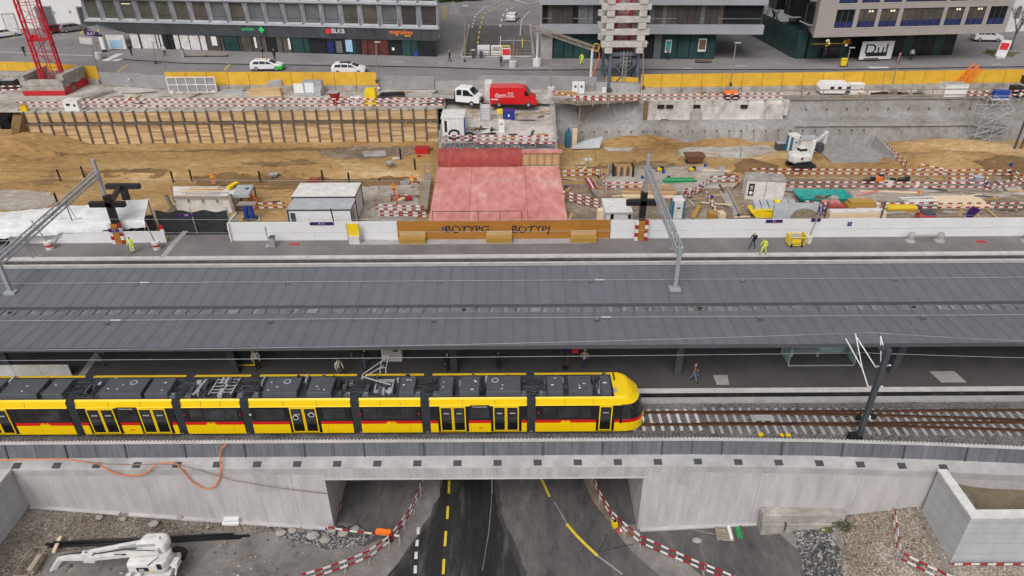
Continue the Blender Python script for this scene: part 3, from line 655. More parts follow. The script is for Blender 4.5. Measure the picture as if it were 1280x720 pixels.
mb.face(top, 'tram_yellow'); mb.face([(6.45, YN+.27, 3.0), (6.9, YN+.27, 3.0), (6.9, YN+.25, 3.26), (6.45, YN+.3, 3.27)], 'tram_yellow')
O('roof_fairing', mb, tram, w=True)
for s in (YN+.5, YF_-.5):
 mb = M(); mb.cb((8.5, s, .82), (.1, .34, .16), 'lamp_clear'); O('headlight', mb, tram, w=True, bev=.03)
mb = M(); mb.box(8.55, 8.72, YC-.5, YC+.5, .3, .5, 'black'); O('coupler_cover', mb, tram, w=True, bev=.04)
mb = M(); mb.tube([(7.5, YN+.0, 2.5), (7.62, YN-.22, 2.35), (7.62, YN-.26, 2.05)], .03, 'black'); mb.cb((7.62, YN-.26, 1.85), (.1, .16, .34), 'black'); O('mirror', mb, tram, w=True)
# roof equipment
def unit(x0, x1, m='roof_box', y0=YN+.4, y1=YF_-.85, z=3.62, name='roof_unit', vent=0, strips=True):
 mb = M(); mb.hexa([(x0, y0, 3.03), (x1, y0, 3.03), (x1, y1, 3.03), (x0, y1, 3.03), (x0+.03, y0+.08, z), (x1-.03, y0+.08, z), (x1-.03, y1-.08, z), (x0+.03, y1-.08, z)], m)
 o = O(name, mb, tram, w=True, bev=.03)
 if strips:
  mb = M(); w = x1-x0
  if w > 1.3: mb.box(x0+w*.5-.012, x0+w*.5+.012, y0+.1, y1-.1, z-.01, z+.004, 'steel_dark')
  for k in range(random.choice((2, 3))):
   xx = random.uniform(x0+.15, x1-.3); yy = random.uniform(y0+.2, y1-.3); mb.box(xx, xx+random.uniform(.06, .2), yy, yy+random.uniform(.05, .1), z-.01, z+.006, 'barrier_white')
  O('label', mb, o, w=True)
 if vent:
  mb = M(); mb.lathe((x0+(x1-x0)*vent, YC+.15, z-.01), [(.24, 0), (.24, .03)], 'galv', 16); mb.lathe((x0+(x1-x0)*vent, YC+.15, z+.01), [(.15, 0), (.15, .03)], 'steel_dark', 16); O('fan', mb, o, w=True)
 return o
UN = [(-35.8, -34.6, 0), (-34.3, -32.9, 0), (-32.6, -30.2, 0), (-29.9, -28.6, 0), (-26.3, -23.6, .66), (-23.4, -21.9, 0), (-15.9, -13.7, .6), (-13.1, -11.5, 0), (-6.8, -5.98 - .3, 0), (-4.7, -3.8, 0), (-3.4, -2.1, 0), (-1.7, .55, .25), (2.2, 3.25, 0), (3.55, 5.1, 0), (5.65, 6.3, 0)]
UN = [(a, b, c) for a, b, c in UN]
UN[8] = (-7.25, -6.25, 0)
for a, b, c in UN: unit(a, b, vent=c)
for x in [-29.0, -21.9, -20.9, -17.6, -16.6, -10.75, -9.6, -6.3, -5.1, .45, 1.65]: unit(x, x+.45, 'roof_box', YN+.42, YN+.95, 3.3, 'roof_cabinet', 0, True)
unit(2.35, 3.15, 'roof_box_pale', YN+.42, YN+.7, 3.3, 'roof_cabinet', 0, False)
# cable clutter around the bellows, ribs on the roof, rails, ladders
for i in range(1, len(XB)):
 a = XB[i]-BW/2; mb = M()
 for k in range(14):
  y = YN+.5+random.random()*1.6; s = random.uniform(.5, 1.2); x = a+random.uniform(-.5, .5)
  mb.tube([(x-s, y, 3.06), (x-s*.4, y+random.uniform(-.2, .2), 3.2+random.random()*.15), (x+s*.3, y+random.uniform(-.3, .3), 3.25), (x+s, y+random.uniform(-.3, .3), 3.08)], .025, random.choice(('black', 'steel_dark', 'black', 'steel_dark')), 5)
 O('roof_cable', mb, tram, w=True)
for i, (a, b) in enumerate(mods):
 mb = M(); x = a+.3
 while x < b-.3:
  if random.random() < .95:
   w = random.uniform(.06, .3); y = random.uniform(YN+.45, YC+.5); l = random.uniform(.2, .9); mb.box(x, x+w, y, min(YF_-.4, y+l), 3.03, 3.03+random.uniform(.06, .5), random.choice(('steel_dark', 'black', 'galv', 'roof_box', 'black', 'roof_box')))
  x += random.uniform(.1, .24)
 for y in (YN+.36, YF_-.36): mb.box(a+.1, b-.1, y-.02, y+.02, 3.02, 3.14, 'steel_dark')
 O('roof_fittings', mb, tram, w=True)
# module with resistor frames (folded pantograph) and the raised pantograph
mb = M()
for y in (35.1, 35.4, 35.75, 36.1, 36.4): mb.bar((-19.3, y, 3.3), (-17.9, y+.05, 3.32), .05, .05, 'galv')
for x in (-19.4, -18.6, -18.0): mb.bar((x, 34.95, 3.27), (x+.1, 36.6, 3.3), .07, .06, 'galv')
mb.bar((-20.4, 34.95, 3.2), (-20.1, 36.5, 3.25), .18, .1, 'roof_box_pale')
O('folded_pantograph', mb, tram, w=True)
pg = T('pantograph', None, None, (0, 0, 0)); pg.parent = tram
pg.name = 'pantograph'
mb = M(); xb = -8.3; mb.box(xb-.6, xb+.6, YC-.6, YC+.6, 3.05, 3.12, 'steel_dark')
for s in (-.55, .55): mb.box(xb-.6, xb+.6, YC+s-.04, YC+s+.04, 3.12, 3.3, 'galv'); mb.box(xb+s-.04, xb+s+.04, YC-.5, YC+.5, 3.14, 3.3, 'galv')
O('base_frame', mb, pg, w=True)
mb = M(); k = (xb-1.35, YC, 4.0); h = (xb+.2, YC, 5.15)
mb.tube([(xb+.4, YC, 3.3), k], .05, 'galv'); mb.tube([(k[0], YC-.25, k[2]), (h[0], YC-.35, h[2])], .03, 'galv'); mb.tube([(k[0], YC+.25, k[2]), (h[0], YC+.35, h[2])], .03, 'galv'); mb.tube([(k[0], YC-.25, k[2]), (k[0], YC+.25, k[2])], .035, 'galv')
O('arm', mb, pg, w=True)
mb = M()
for dx in (-.18, .18): mb.tube([(h[0]+dx, YC-.85, h[2]-.25), (h[0]+dx, YC-.65, h[2]+.02), (h[0]+dx, YC+.65, h[2]+.02), (h[0]+dx, YC+.85, h[2]-.25)], .03, 'steel')
for s in (-.6, .6): mb.bar((h[0]-.18, YC+s, h[2]), (h[0]+.18, YC+s, h[2]), .04, .04, 'steel')
O('collector_head', mb, pg, w=True)
# SQUASH: the shoulder and roof sit lower than the shell was drawn
for o in tram.children:
 if o.type == 'MESH':
  for q in o.data.vertices:
   if q.co.z > 2.46: q.co.z = 2.46+(q.co.z-2.46)*.7
 else: o.location.z -= .22
 for c in o.children:
  if c.type == 'MESH' and o.type == 'MESH':
   for q in c.data.vertices:
    if q.co.z > 2.46 and c.name.split('.')[0] in ('label', 'fan'): q.co.z = 2.46+(q.co.z-2.46)*.7
mb = M()
for x in (-47, -39.5, -23.6, -16.4, -14.2, 9.55, 12.2, 15.8, 22.1): mb.box(x-.012, x+.012, ypar(x)-.806, ypar(x)-.6, -7, -1.26, 'joint')
O('joint', mb, rw, w=True)
# ================================================================ PEOPLE
def person(label, pos, face, jacket, legs, hair='hair', pose='stand', h=1.72, extra=None, shoes='cloth_black'):
 """one continuous figure grown round a posed skeleton; face = heading (0 looks towards -y)"""
 k = h/1.72; st = {'stand': (.04, -.03), 'walk': (.26, -.24), 'bend': (.1, -.1)}[pose]
 lean = .75 if pose == 'bend' else .04
 def up_(z): # spine point
  t = z-.92; return (0, -sin(lean)*t, .92+cos(lean)*t)
 J = {}; J['pel'] = ((0, 0, .92), .135, .1); J['wai'] = (up_(1.1), .13, .095); J['che'] = (up_(1.32), .16, .11); J['nck'] = (up_(1.46), .06, .06); J['jaw'] = (up_(1.535), .07, .08); J['hed'] = (up_(1.63), .075, .092); J['top'] = (up_(1.69), .05, .06)
 E = [('pel', 'wai'), ('wai', 'che'), ('che', 'nck'), ('nck', 'jaw'), ('jaw', 'hed'), ('hed', 'top')]
 for s, n in ((-1, 'l'), (1, 'r')):
  sw = st[0 if s < 0 else 1]
  J[n+'hip'] = ((s*.1, 0, .86), .095, .1); J[n+'kne'] = ((s*.105, -sw*.55-.03, .48), .062, .066); J[n+'ank'] = ((s*.11, -sw+.02, .09), .042, .045); J[n+'toe'] = ((s*.125, -sw-.17, .035), .042, .03)
  E += [('pel', n+'hip'), (n+'hip', n+'kne'), (n+'kne', n+'ank'), (n+'ank', n+'toe')]
  sh = V(up_(1.42)); a = -sw*.7 if pose == 'walk' else .04*s; b = .3 if pose != 'bend' else .45
  el = sh+V((s*.27, a*.5, -.27)); ha = el+V((-s*.02, -.1-abs(a)*.3-(.12 if s > 0 else 0), -.22))
  if pose == 'bend': el = sh+V((s*.23, -.05, -.29)); ha = el+V((0, -.1, -.25))
  J[n+'sho'] = (tuple(sh+V((s*.19, 0, -.01))), .068, .068); J[n+'elb'] = (tuple(el), .05, .05); J[n+'wri'] = (tuple(ha), .034, .034); J[n+'han'] = (tuple(ha+V((0, -.04, -.12))), .036, .022)
  E += [('che', n+'sho'), (n+'sho', n+'elb'), (n+'elb', n+'wri'), (n+'wri', n+'han')]
 keys = list(J); me = bpy.data.meshes.new('person'); me.from_pydata([V(J[q][0])*k for q in keys], [(keys.index(a), keys.index(b)) for a, b in E], [])
 t = bpy.data.objects.new('tmp', me); COL.objects.link(t); md = t.modifiers.new('s', 'SKIN'); md.use_smooth_shade = True
 for i, q in enumerate(keys): sv = me.skin_vertices[0].data[i]; sv.radius = (J[q][1]*k, J[q][2]*k); sv.use_root = q == 'pel'
 sb = t.modifiers.new('u', 'SUBSURF'); sb.levels = 1; sb.render_levels = 1
 bpy.context.view_layer.update(); out = bpy.data.meshes.new_from_object(t.evaluated_get(bpy.context.evaluated_depsgraph_get())); bpy.data.objects.remove(t)
 out.materials.clear()
 for m in (jacket, legs, 'skin', hair, shoes): out.materials.append(MATS[m])
 segs = [(V(J[a][0])*k, V(J[b][0])*k, a, b) for a, b in E]
 hd = V(J['hed'][0])*k
 for p in out.polygons:
  c = p.center; best = None
  for a, b, na, nb in segs:
   d = b-a; q = max(0, min(1, (c-a).dot(d)/d.length_squared)); r_ = (c-a-d*q).length
   if best is None or r_ < best[0]: best = (r_, nb, q)
  nb = best[1]; mi = 0
  if nb[1:] in ('hip', 'kne') or nb[1:] == 'ank': mi = 1
  if nb[1:] == 'toe' or (nb[1:] == 'ank' and best[2] > .92): mi = 4
  if nb[1:] == 'han' or nb in ('jaw',) : mi = 2
  if nb in ('hed', 'top'): mi = 3 if (c.z > hd.z+.03*k or c.y > hd.y+.02) else 2
  p.material_index = mi
 o = bpy.data.objects.new('person', out); COL.objects.link(o); o.location = pos; o.rotation_euler = (0, 0, face); setp(o, label, 'person')
 if extra == 'stripe':
  m = M()
  for z in (.3, .55): 
   for s in (-1, 1): m.box(s*.11-.08, s*.11+.08, -.11, .09, z*k, z*k+.05, 'barrier_white')
  for z in (1.05, 1.2): m.box(-.19, .19, -.14, .13, z*k, z*k+.05, 'barrier_white' if jacket == 'hivis_yellow' else 'hivis_yellow')
  if pose == 'stand': O('reflective_band', m, o, bev=.03)
 if extra == 'helmet' or extra == 'cap':
  m = M(); m.ball((0, hd.y, hd.z+.03), .12*k, 'white_paint' if extra == 'helmet' else jacket, (1, 1.1, .9)); O('helmet', m, o, smooth=True)
 if extra == 'bag':
  m = M(); m.cb((.0, .2, 1.0*k), (.3, .16, .42), 'cloth_black'); O('backpack', m, o, bev=.05)
 return o
# ================================================================ CANOPY
cy0, cy1, cy2 = P(640, 432, 4.4).y, P(640, 384, 4.15).y, P(640, 333, 4.9).y
can = T('platform_canopy', 'long grey standing seam canopy roof over the platform behind the tram', 'canopy', (0, 43, .35))
X0, X1 = -48, 48
def slope(name, ya, za, yb, zb, m):
 mb = M(); mb.hexa([(X0, ya, za-.1), (X1, ya, za-.1), (X1, yb, zb-.1), (X0, yb, zb-.1), (X0, ya, za), (X1, ya, za), (X1, yb, zb), (X0, yb, zb)], m)
 n = int((X1-X0)/.955)
 for i in range(n+1):
  x = P(643.5, 432, 4.4).x+.955*(i-n//2)
  if i % 13 == 5: x += .04
  mb.bar((x, ya+.01, za+.006), (x, yb-.01, zb+.006), .012, .014, 'seam')
 O(name, mb, can, w=True)
slope('front_roof', cy0, 4.4, cy1-.75, 4.2, 'zinc_roof'); slope('rear_roof', cy1, 4.42, cy2, 4.9, 'zinc_roof')
mb = M(); mb.box(X0, X1, cy1-.75, cy1, 4.05, 4.15, 'gutter')
for i in range(100):
 x = X0+.955*i+.5; mb.bar((x, cy1-.74, 4.2), (x, cy1-.02, 4.16), .03, .05, 'seam')
 if random.random() < .5:
  l = random.uniform(.1, .25) if random.random() < .85 else .7
  mb.face([(x+.08, cy1-.6, 4.158), (x+.08+l, cy1-.6, 4.158), (x+.2+l, cy1-.1, 4.158), (x+.2, cy1-.1, 4.158)], 'gutter_pale')
O('gutter', mb, can, w=True)
mb = M(); mb.box(X0, X1, cy1-.002, cy1+.05, 4.0, 4.42, 'zinc_roof_edge'); O('gutter_upstand', mb, can, w=True)
for (u, v, wv) in ((1140, 381.5, .5), (14, 389, .5), (580, 386, .5), (873, 382, 1.6)):
 p = P(u, v, 4.16); mb = M(); mb.lathe((p.x, cy1-.35, 4.15), [(.14, 0), (.14, .05)], 'black', 10)
 if wv > 1: mb.box(p.x-.7, p.x+.7, cy1-.6, cy1-.1, 4.153, 4.165, 'gravel_dark')
 O('drain', mb, can, w=True)
mb = M(); mb.box(X0, X1, cy0-.03, cy0, 4.12, 4.41, 'zinc_roof_edge'); O('fascia', mb, can, w=True)
mb = M(); mb.box(X0, X1, cy2, cy2+.04, 4.6, 4.93, 'zinc_roof_edge'); O('fascia', mb, can, w=True)
mb = M(); mb.box(X0, X1, cy0+1.3, cy2-.05, 3.95, 4.02, 'zinc_roof_edge'); mb.hexa([(X0, cy0+.02, 4.13), (X1, cy0+.02, 4.13), (X1, cy0+1.3, 3.95), (X0, cy0+1.3, 3.95), (X0, cy0+.02, 4.2), (X1, cy0+.02, 4.2), (X1, cy0+1.3, 4.02), (X0, cy0+1.3, 4.02)], 'zinc_roof_edge'); O('ceiling', mb, can, w=True)
for yv in (355.5, 398):
 y = P(640, yv, 4.5).y; zz = 4.4 if yv > 380 else 4.7
 mb = M(); mb.tube([(X0, y, zz+.16), (X1, y, zz+.16)], .016, 'galv'); O('safety_wire', mb, can, w=True)
 for i in range(8):
  x = P(650, yv, zz).x-40.6+11.5*i; mb = M(); mb.tube([(x, y, zz-.1), (x, y, zz+.2)], .03, 'galv'); mb.cb((x, y-.12, zz-.01), (.4, .14, .02), 'zinc_roof_edge'); O('wire_post', mb, can, w=True)
  if i % 3 == 1: mb = M(); mb.box(x+.3, x+1.0, y-.02, y+.02, zz+.13, zz+.2, 'white_dirty'); O('wire_tensioner', mb, can, w=True)
for ub, vb, ut in ((17, 468, 0), (296, 466, 286), (568, 465, 566), (846, 468, 850), (1114, 466, 1128)):
 b = P(ub, vb, .35); mb = M(); tx = PY(ut, 437, b.y+.5)
 mb.bar((b.x, b.y, .35), (tx.x, b.y+.4, 3.85), .5, .3, 'steel_dark'); c = O('column', mb, can, w=True)
 if ub in (296, 1114):
  mb = M(); p = (b.x+tx.x)/2; mb.box(tx.x-.45, tx.x+1.0, b.y+.05, b.y+.12, 3.0, 3.42, 'sign_blue'); sg = O('station_sign', mb, c, w=True)
  text('lettering', 'Liestal', .34, face_cam((tx.x+.28-0, b.y+.045-43, 3.2-.35)), 'white_paint', sg, .004)
# ---------------------------------------------------------------- things under the canopy
sh = T('waiting_shelter', 'glass waiting shelter with bench under the canopy near the dark mast', 'shelter', P(1025, 458, .35))
a, b = P(985, 457.5, .35), P(1067, 457, .35); w_ = b.x-a.x
mb = M()
for x in (0, w_): mb.box(a.x+x-.03, a.x+x+.03, a.y-.03, a.y+.03, .35, 2.8, 'galv')
mb.box(a.x, a.x+w_, a.y-.03, a.y+.03, .35, .42, 'galv'); mb.box(a.x, a.x+w_, a.y-.03, a.y+.03, 2.75, 2.8, 'galv'); mb.box(a.x, a.x+w_, a.y+1.6, a.y+1.66, .35, .42, 'galv'); O('frame', mb, sh, w=True)
mb = M(); mb.box(a.x, a.x+w_, a.y+1.62, a.y+1.64, .4, 2.75, 'shelter_glass'); O('back_pane', mb, sh, w=True)
for x in (0, w_): mb = M(); mb.box(a.x+x-.01, a.x+x+.01, a.y+.03, a.y+1.6, .42, 2.75, 'shelter_glass'); O('side_pane', mb, sh, w=True)
mb = M(); mb.box(a.x+.5, a.x+2.7, a.y+1.0, a.y+1.4, .78, .84, 'galv'); mb.box(a.x+.6, a.x+.7, a.y+1.1, a.y+1.3, .35, .78, 'galv'); mb.box(a.x+2.5, a.x+2.6, a.y+1.1, a.y+1.3, .35, .78, 'galv'); O('bench', mb, sh, w=True)
def box_thing(name, label, cat, pos, parts, rz=0, group=None, bev=.015):
 """thing made of named parts: (part, [(x0,x1,y0,y1,z0,z1,material)...])"""
 t = T(name, label, cat, pos, rz, group)
 for pn, bs in parts:
  mb = M()
  for q in bs: mb.box(*q)
  O(pn, mb, t, bev=bev)
 return t
box_thing('ticket_machine', 'white and grey ticket machine under the canopy above the raised pantograph', 'ticket machine', P(491, 449, .35), [('body', [(-.75, .75, -.3, .3, 0, 1.9, 'white_dirty')]), ('screen', [(-.5, -.1, -.33, -.3, 1.1, 1.5, 'glass_dark')]), ('slot', [(.15, .5, -.33, -.3, .9, 1.2, 'steel_dark')])])
box_thing('info_screen', 'dark grey information stand beside the ticket machine under the canopy', 'information stand', P(447, 447, .35), [('panel', [(-.5, .5, -.06, .06, .5, 2.1, 'steel_dark')]), ('screen', [(-.42, .42, -.075, -.06, .6, 2.0, 'glass_dark')]), ('leg', [(-.45, -.38, -.05, .05, 0, .5, 'galv')]), ('leg', [(.38, .45, -.05, .05, 0, .5, 'galv')])])
box_thing('luggage_cage', 'yellow framed dark cage cart under the canopy beside the blue station sign', 'cage cart', P(307, 453.5, .35), [('frame', [(-.9, -.8, -.5, -.4, .1, 1.9, 'yellow'), (.8, .9, -.5, -.4, .1, 1.9, 'yellow'), (-.9, -.8, -.4, .5, .1, .2, 'yellow'), (.8, .9, -.4, .5, .1, .2, 'yellow'), (-.9, -.8, .4, .5, .2, 1.9, 'yellow'), (.8, .9, .4, .5, .2, 1.9, 'yellow'), (-.8, .8, -.5, -.4, .1, .2, 'yellow'), (-.8, .8, -.5, -.4, 1.8, 1.9, 'yellow')]), ('mesh_panel', [(-.8, .8, -.46, -.44, .2, 1.8, 'net_dark')]), ('mesh_panel', [(-.8, .8, .44, .46, .2, 1.8, 'net_dark')]), ('load', [(-.6, .6, -.35, .35, .2, 1.3, 'cloth_grey')])])
sc = box_thing('screen_panel', 'row of white temporary wall panels under the canopy at its left end', 'panel wall', P(50, 470, .35), [('panel', [(-3.6, -1.7, -.05, .05, .02, 1.0, 'white_dirty')]), ('panel', [(-1.68, .2, -.05, .05, .02, 1.0, 'white_dirty')]), ('panel', [(.22, 2.35, -.05, .05, .02, 1.0, 'white_dirty')])])
PL = lambda u, v: P(u, v, .35)
person('person in a pale checked shirt and jeans walking behind the white panels', PL(128, 456), 1.4, 'cloth_plaid', 'cloth_jeans', pose='walk')
person('person in a white top and black trousers beside the yellow cage cart', PL(323, 461), .2, 'cloth_white', 'cloth_black')
person('person in a pale beige coat half hidden behind the tram roof', PL(425, 472), .8, 'cloth_white', 'cloth_grey')
person('person in a dark jacket and light jeans beside the ticket machine', PL(458, 459), .3, 'cloth_black', 'cloth_jeans', pose='walk')
person('person in a white shirt and black trousers left of the ticket machine', PL(476, 449), 2.0, 'cloth_white', 'cloth_black')
person('person in black with bare head by the middle column behind the tram', PL(560, 464), .5, 'cloth_black', 'cloth_black')
person('person dressed all in black waiting right of the middle column', PL(623, 462), 2.6, 'cloth_black', 'cloth_black')
person('person in a beige jacket and dark jeans above the front of the tram', PL(730, 461), 3.0, 'cloth_beige', 'cloth_navy', extra='cap')
person('person in a brown jacket and blue jeans walking along the open platform', PL(866, 477), 1.2, 'cloth_brown', 'cloth_jeans', pose='walk')
person('person cut off by the canopy edge with dark trousers near the right column', PL(889, 444), 1.2, 'cloth_black', 'cloth_navy')
person('seated looking person in purple and black at the poster stand', PL(703, 444), .4, 'cloth_black', 'cloth_grey')
# poster stand
box_thing('poster_stand', 'small poster stand with purple and red panels on an orange post under the canopy', 'poster stand', P(709, 460, .35), [('post', [(-.04, .04, -.04, .04, 0, 1.9, 'rust')]), ('base', [(-.35, .1, -.2, .2, 0, .12, 'black')]), ('panel', [(-.5, .15, -.06, 0, 1.5, 2.0, 'sign_purple')]), ('panel', [(.3, .75, -.06, 0, 1.35, 1.95, 'sign_red')])])
# ================================================================ CATENARY
def lattice(mb, p, q, w, r, m, n, up_=(0, 0, 1), rd=None):
 """square lattice beam from p to q"""
 p, q = V(p), V(q); d = (q-p).normalized(); x = d.cross(V(up_)).normalized()*w/2; z = x.cross(d).normalized()*w/2; rd = rd or r*.6
 cs = [x+z, -x+z, -x-z, x-z]
 for c in cs: mb.bar(p+c, q+c, r*2, r*2, m)
 for i in range(n):
  a = p.lerp(q, i/n); b = p.lerp(q, (i+1)/n)
  for k in range(4):
   c, e = cs[k], cs[(k+1) % 4]
   mb.bar(a+c, a+e, rd, rd, m, upd=d); mb.bar(a+(c if i % 2 else e), b+(e if i % 2 else c), rd, rd, m)
 return mb
def gantry(label, near, far, ntop, ftop):
 t = T('catenary_gantry', label, 'catenary gantry', (near[0], near[1], 4.4))
 mb = M(); mb.box(near[0]-.14, near[0]+.14, near[1]-.14, near[1]+.14, near[2], ntop, 'steel'); ms = O('near_mast', mb, t, w=True, bev=.02)
 mb = M(); mb.box(near[0]-.42, near[0]+.42, near[1]-.32, near[1]+.32, near[2]-.12, near[2]+.1, 'steel'); mb.box(near[0]-.6, near[0]+.6, near[1]-.5, near[1]+.5, near[2]-.35, near[2]-.1, 'zinc_roof_edge'); O('foot_plate', mb, ms, w=True, bev=.02)
 mb = M(); mb.box(far[0]-.14, far[0]+.14, far[1]-.14, far[1]+.14, far[2], ftop, 'steel'); O('far_mast', mb, t, w=True, bev=.02)
 a = (near[0], near[1], ntop-.35); b = (far[0], far[1], ftop-1.4)
 mb = M(); lattice(mb, a, b, .45, .05, 'steel', 15); O('beam', mb, t, w=True)
 for f in (.22, .62):
  p = V(a).lerp(V(b), f); mb = M(); mb.tube([p, p+V((.05, 0, -1.7))], .05, 'steel'); mb.tube([p+V((0, .1, 0)), p+V((.1, .5, -1.7)), p+V((.7, .3, -1.7))], .03, 'galv'); mb.tube([p+V((.05, 0, -1.7)), p+V((.9, .1, -1.5))], .025, 'galv'); O('registration_arm', mb, t, w=True)
 return t
nl, nr = P(14, 365, 4.65), P(843.5, 361, 4.65)
fl = PY(147, 300, 61.2); fr_ = PY(800, 300, 61.2)
fl.z = fr_.z = .5
zt = lambda u, v, y: PY(u, v, y).z
gantry('grey catenary gantry with a lattice beam crossing the tracks on the left', nl, (PY(131, 245, 61.2).x, 61.2, 5.4), zt(-2, 322, nl.y), zt(115, 199, 61.2))
gantry('grey catenary gantry with a lattice beam crossing the tracks by the pink slab', nr, (PY(806, 245, 61.2).x, 61.2, 5.4), zt(845, 309, nr.y), zt(811, 193, 61.2))
def black_col(label, u, v, x, arms):
 t = T('black_column', label, 'steel column', (x, 61.2, .5))
 mb = M(); mb.box(x-.3, x+.3, 60.95, 61.45, .5, 5.4, 'black'); O('column', mb, t, w=True, bev=.02)
 for q in arms:
  mb = M(); mb.box(q[0], q[1], q[2]-.25, q[2]+.25, q[3]-.35, q[3]+.15, 'black'); O('cross_arm', mb, t, w=True, bev=.02)
 mb = M()
 for k in range(5):
  z = .5+.42*k
  for s, m in ((-1, 'barrier_red' if k % 2 else 'barrier_white'), (1, 'barrier_white' if k % 2 else 'barrier_red')):
   mb.box(x+(-.62 if s < 0 else .32), x+(-.32 if s < 0 else .62), 60.7, 61.0, z, z+.42, m)
 mb.box(x-.3, x+.3, 60.7, 60.92, .52, 2.55, 'wood_orange'); O('impact_guard', mb, t, w=True)
 return t
xl = PY(140, 265, 61.2).x; xr = PY(803, 265, 61.2).x
bl = black_col('black steel column with two cross arms beside the white tarp tent', 0, 0, xl, [(PY(112, 254, 61.2).x, PY(156, 254, 61.2).x, 61.2, zt(133, 254, 61.2))])
ax, bx_ = PY(133, 232, 66).x, PY(175, 232, 66).x
mb = M(); mb.box(ax, bx_, 65.7, 66.2, zt(154, 232, 66)-.3, zt(154, 232, 66)+.2, 'black'); O('cross_arm', mb, bl, w=True, bev=.02)
mb = M(); mb.bar((PY(133, 250, 61.3).x+.3, 61.3, zt(133, 252, 61.3)-.1), (PY(150, 232, 66).x, 66, zt(150, 232, 66)-.1), .4, .4, 'black'); mb.box(PY(157, 245, 66).x-.3, PY(157, 245, 66).x+.3, 65.75, 66.25, 0, zt(157, 235, 66), 'black'); O('rear_post', mb, bl, w=True, bev=.02)
black_col('black steel column with one cross arm behind the white hoarding', 0, 0, xr, [(PY(783, 252, 61.2).x, PY(821, 252, 61.2).x, 61.2, zt(802, 252, 61.2))])
# dark mast on the parapet with white cantilever
mp = PY(1073, 547, 33.75); mt_ = PY(1112, 436, 33.75)
cm = T('catenary_mast', 'dark leaning catenary mast with white cantilever struts beside the turnout', 'catenary mast', (mp.x, 33.75, -.1))
mb = M(); mb.bar((mp.x, 33.75, -.1), (mp.x+.05, 33.75, mt_.z), .3, .3, 'steel_dark', upd=(0, 1, 0)); O('mast', mb, cm, w=True, bev=.03)
mb = M(); mb.cb((mp.x-.25, 33.75, -.1), (.75, .6, .5), 'black'); O('foot', mb, cm, w=True, bev=.04)
def q3(u, v, y): return tuple(PY(u, v, y))
Z1, Z2 = q3(1112, 457, 33.75), q3(1100, 483, 33.75)
mb = M(); mb.tube([q3(1113, 456.5, 33.7), q3(1094, 458.5, 34.6)], .055, 'white_paint'); O('insulator', mb, cm, w=True); mb = M(); mb.tube([q3(1103, 483, 33.7), q3(1085, 483.5, 34.5)], .055, 'white_paint'); O('insulator', mb, cm, w=True)
mb = M(); mb.tube([q3(1094, 458, 34.6), q3(1071, 422, 36.4)], .036, 'white_paint'); mb.tube([q3(1085, 483, 34.5), q3(1078, 461, 35.4), q3(1069, 416, 36.4)], .036, 'white_paint'); mb.tube([q3(1078, 461, 35.4), q3(1057, 423, 37.0)], .036, 'white_paint'); mb.tube([q3(1101, 462, 34.0), q3(1101, 420, 35.6)], .036, 'white_paint'); mb.tube([q3(1101, 421, 35.6), q3(1107, 445, 34.2)], .04, 'white_paint'); O('cantilever', mb, cm, w=True)
mb = M(); mb.bar(q3(1100, 433, 34.3), q3(1110, 441, 33.8), .3, .2, 'steel_dark'); O('arm_bracket', mb, cm, w=True)
# overhead wires
def wire(a, b, lab, d=.15, r=.014): tube_thing('overhead_wire', sag(a, b, d, 14), r, 'steel', lab, 'overhead wire')
wire((-45, 35.7, 5.3), (22.3, 35.9, 5.3), 'contact wire strung above the tram from the left to the mast', .1)
wire((-45, 35.7, 6.2), (22.4, 36.3, 6.6), 'carrier wire sagging above the contact wire over the tram', .45)
wire((22.3, 35.9, 5.3), (48, 34.6, 5.3), 'contact wire running right from the dark mast', .1)
wire((22.4, 36.3, 6.6), (48, 34.9, 6.4), 'carrier wire running right from the dark mast', .3)
wire((-45, 53, 5.6), (48, 53, 5.6), 'contact wire hung from the gantries behind the canopy', .15)
wire((-45, 60.4, 3.4), (48, 60.4, 3.2), 'thin wire strung above the white hoarding along the rear platform', .3)
wire((-45, 61.2, 7.2), (48, 61.2, 7.0), 'thin wire between the far gantry masts', .5)
# ================================================================ HOARDINGS ON THE REAR PLATFORM
YH = 61.2
def hoard(name, label, u0, u1, y, zt_, m, step, v=290, cap=None):
 x0, x1 = PY(u0, v, y).x, PY(u1, v, y).x; t = T(name, label, 'hoarding', ((x0+x1)/2, y, .5)); n = max(1, round((x1-x0)/step)); w = (x1-x0)/n
 for i in range(n):
  mb = M(); mb.box(x0+i*w+.006, x0+(i+1)*w-.006, y-.04, y+.04, .56, zt_, m); O('panel', mb, t, w=True)
 mb = M(); mb.box(x0, x1, y-.07, y+.07, .5, .56, 'kerb_grey'); mb.box(x0, x1, y+.04, y+.1, 1.2, 1.3, 'wood_grey'); O('rail', mb, t, w=True)
 return t, x0, x1
hoard('white_hoarding', 'low white hoarding in front of the white tarp tent on the left', -60, 205, 60.9, 1.75, 'hoarding_white', 3)
hoard('white_hoarding', 'white hoarding in front of the site container with the yellow notice board', 288, 497, YH, 2.5, 'hoarding_white', 4)
hw, hx0, hx1 = hoard('wooden_hoarding', 'brown varnished wooden hoarding with black graffiti letters in front of the pink slab', 497, 762, YH, 2.5, 'wood_orange', 2.6)
hoard('white_hoarding', 'longest white hoarding running to the right edge behind the rear platform', 763, 1400, YH, 2.5, 'hoarding_white', 5)
mb = M(); x = PY(287, 290, 61).x; mb.box(x-.06, x+.03, 60.9, 63.5, .5, 2.5, 'hoarding_white'); 
for k in range(5): mb.box(x-.1, x-.061, 60.9, 61.3, .5+.4*k, .9+.4*k, 'barrier_red' if k % 2 == 0 else 'barrier_white')
O('hoarding_return', mb, label='white return panel with red stripes at the open end of the hoarding', cat='hoarding')
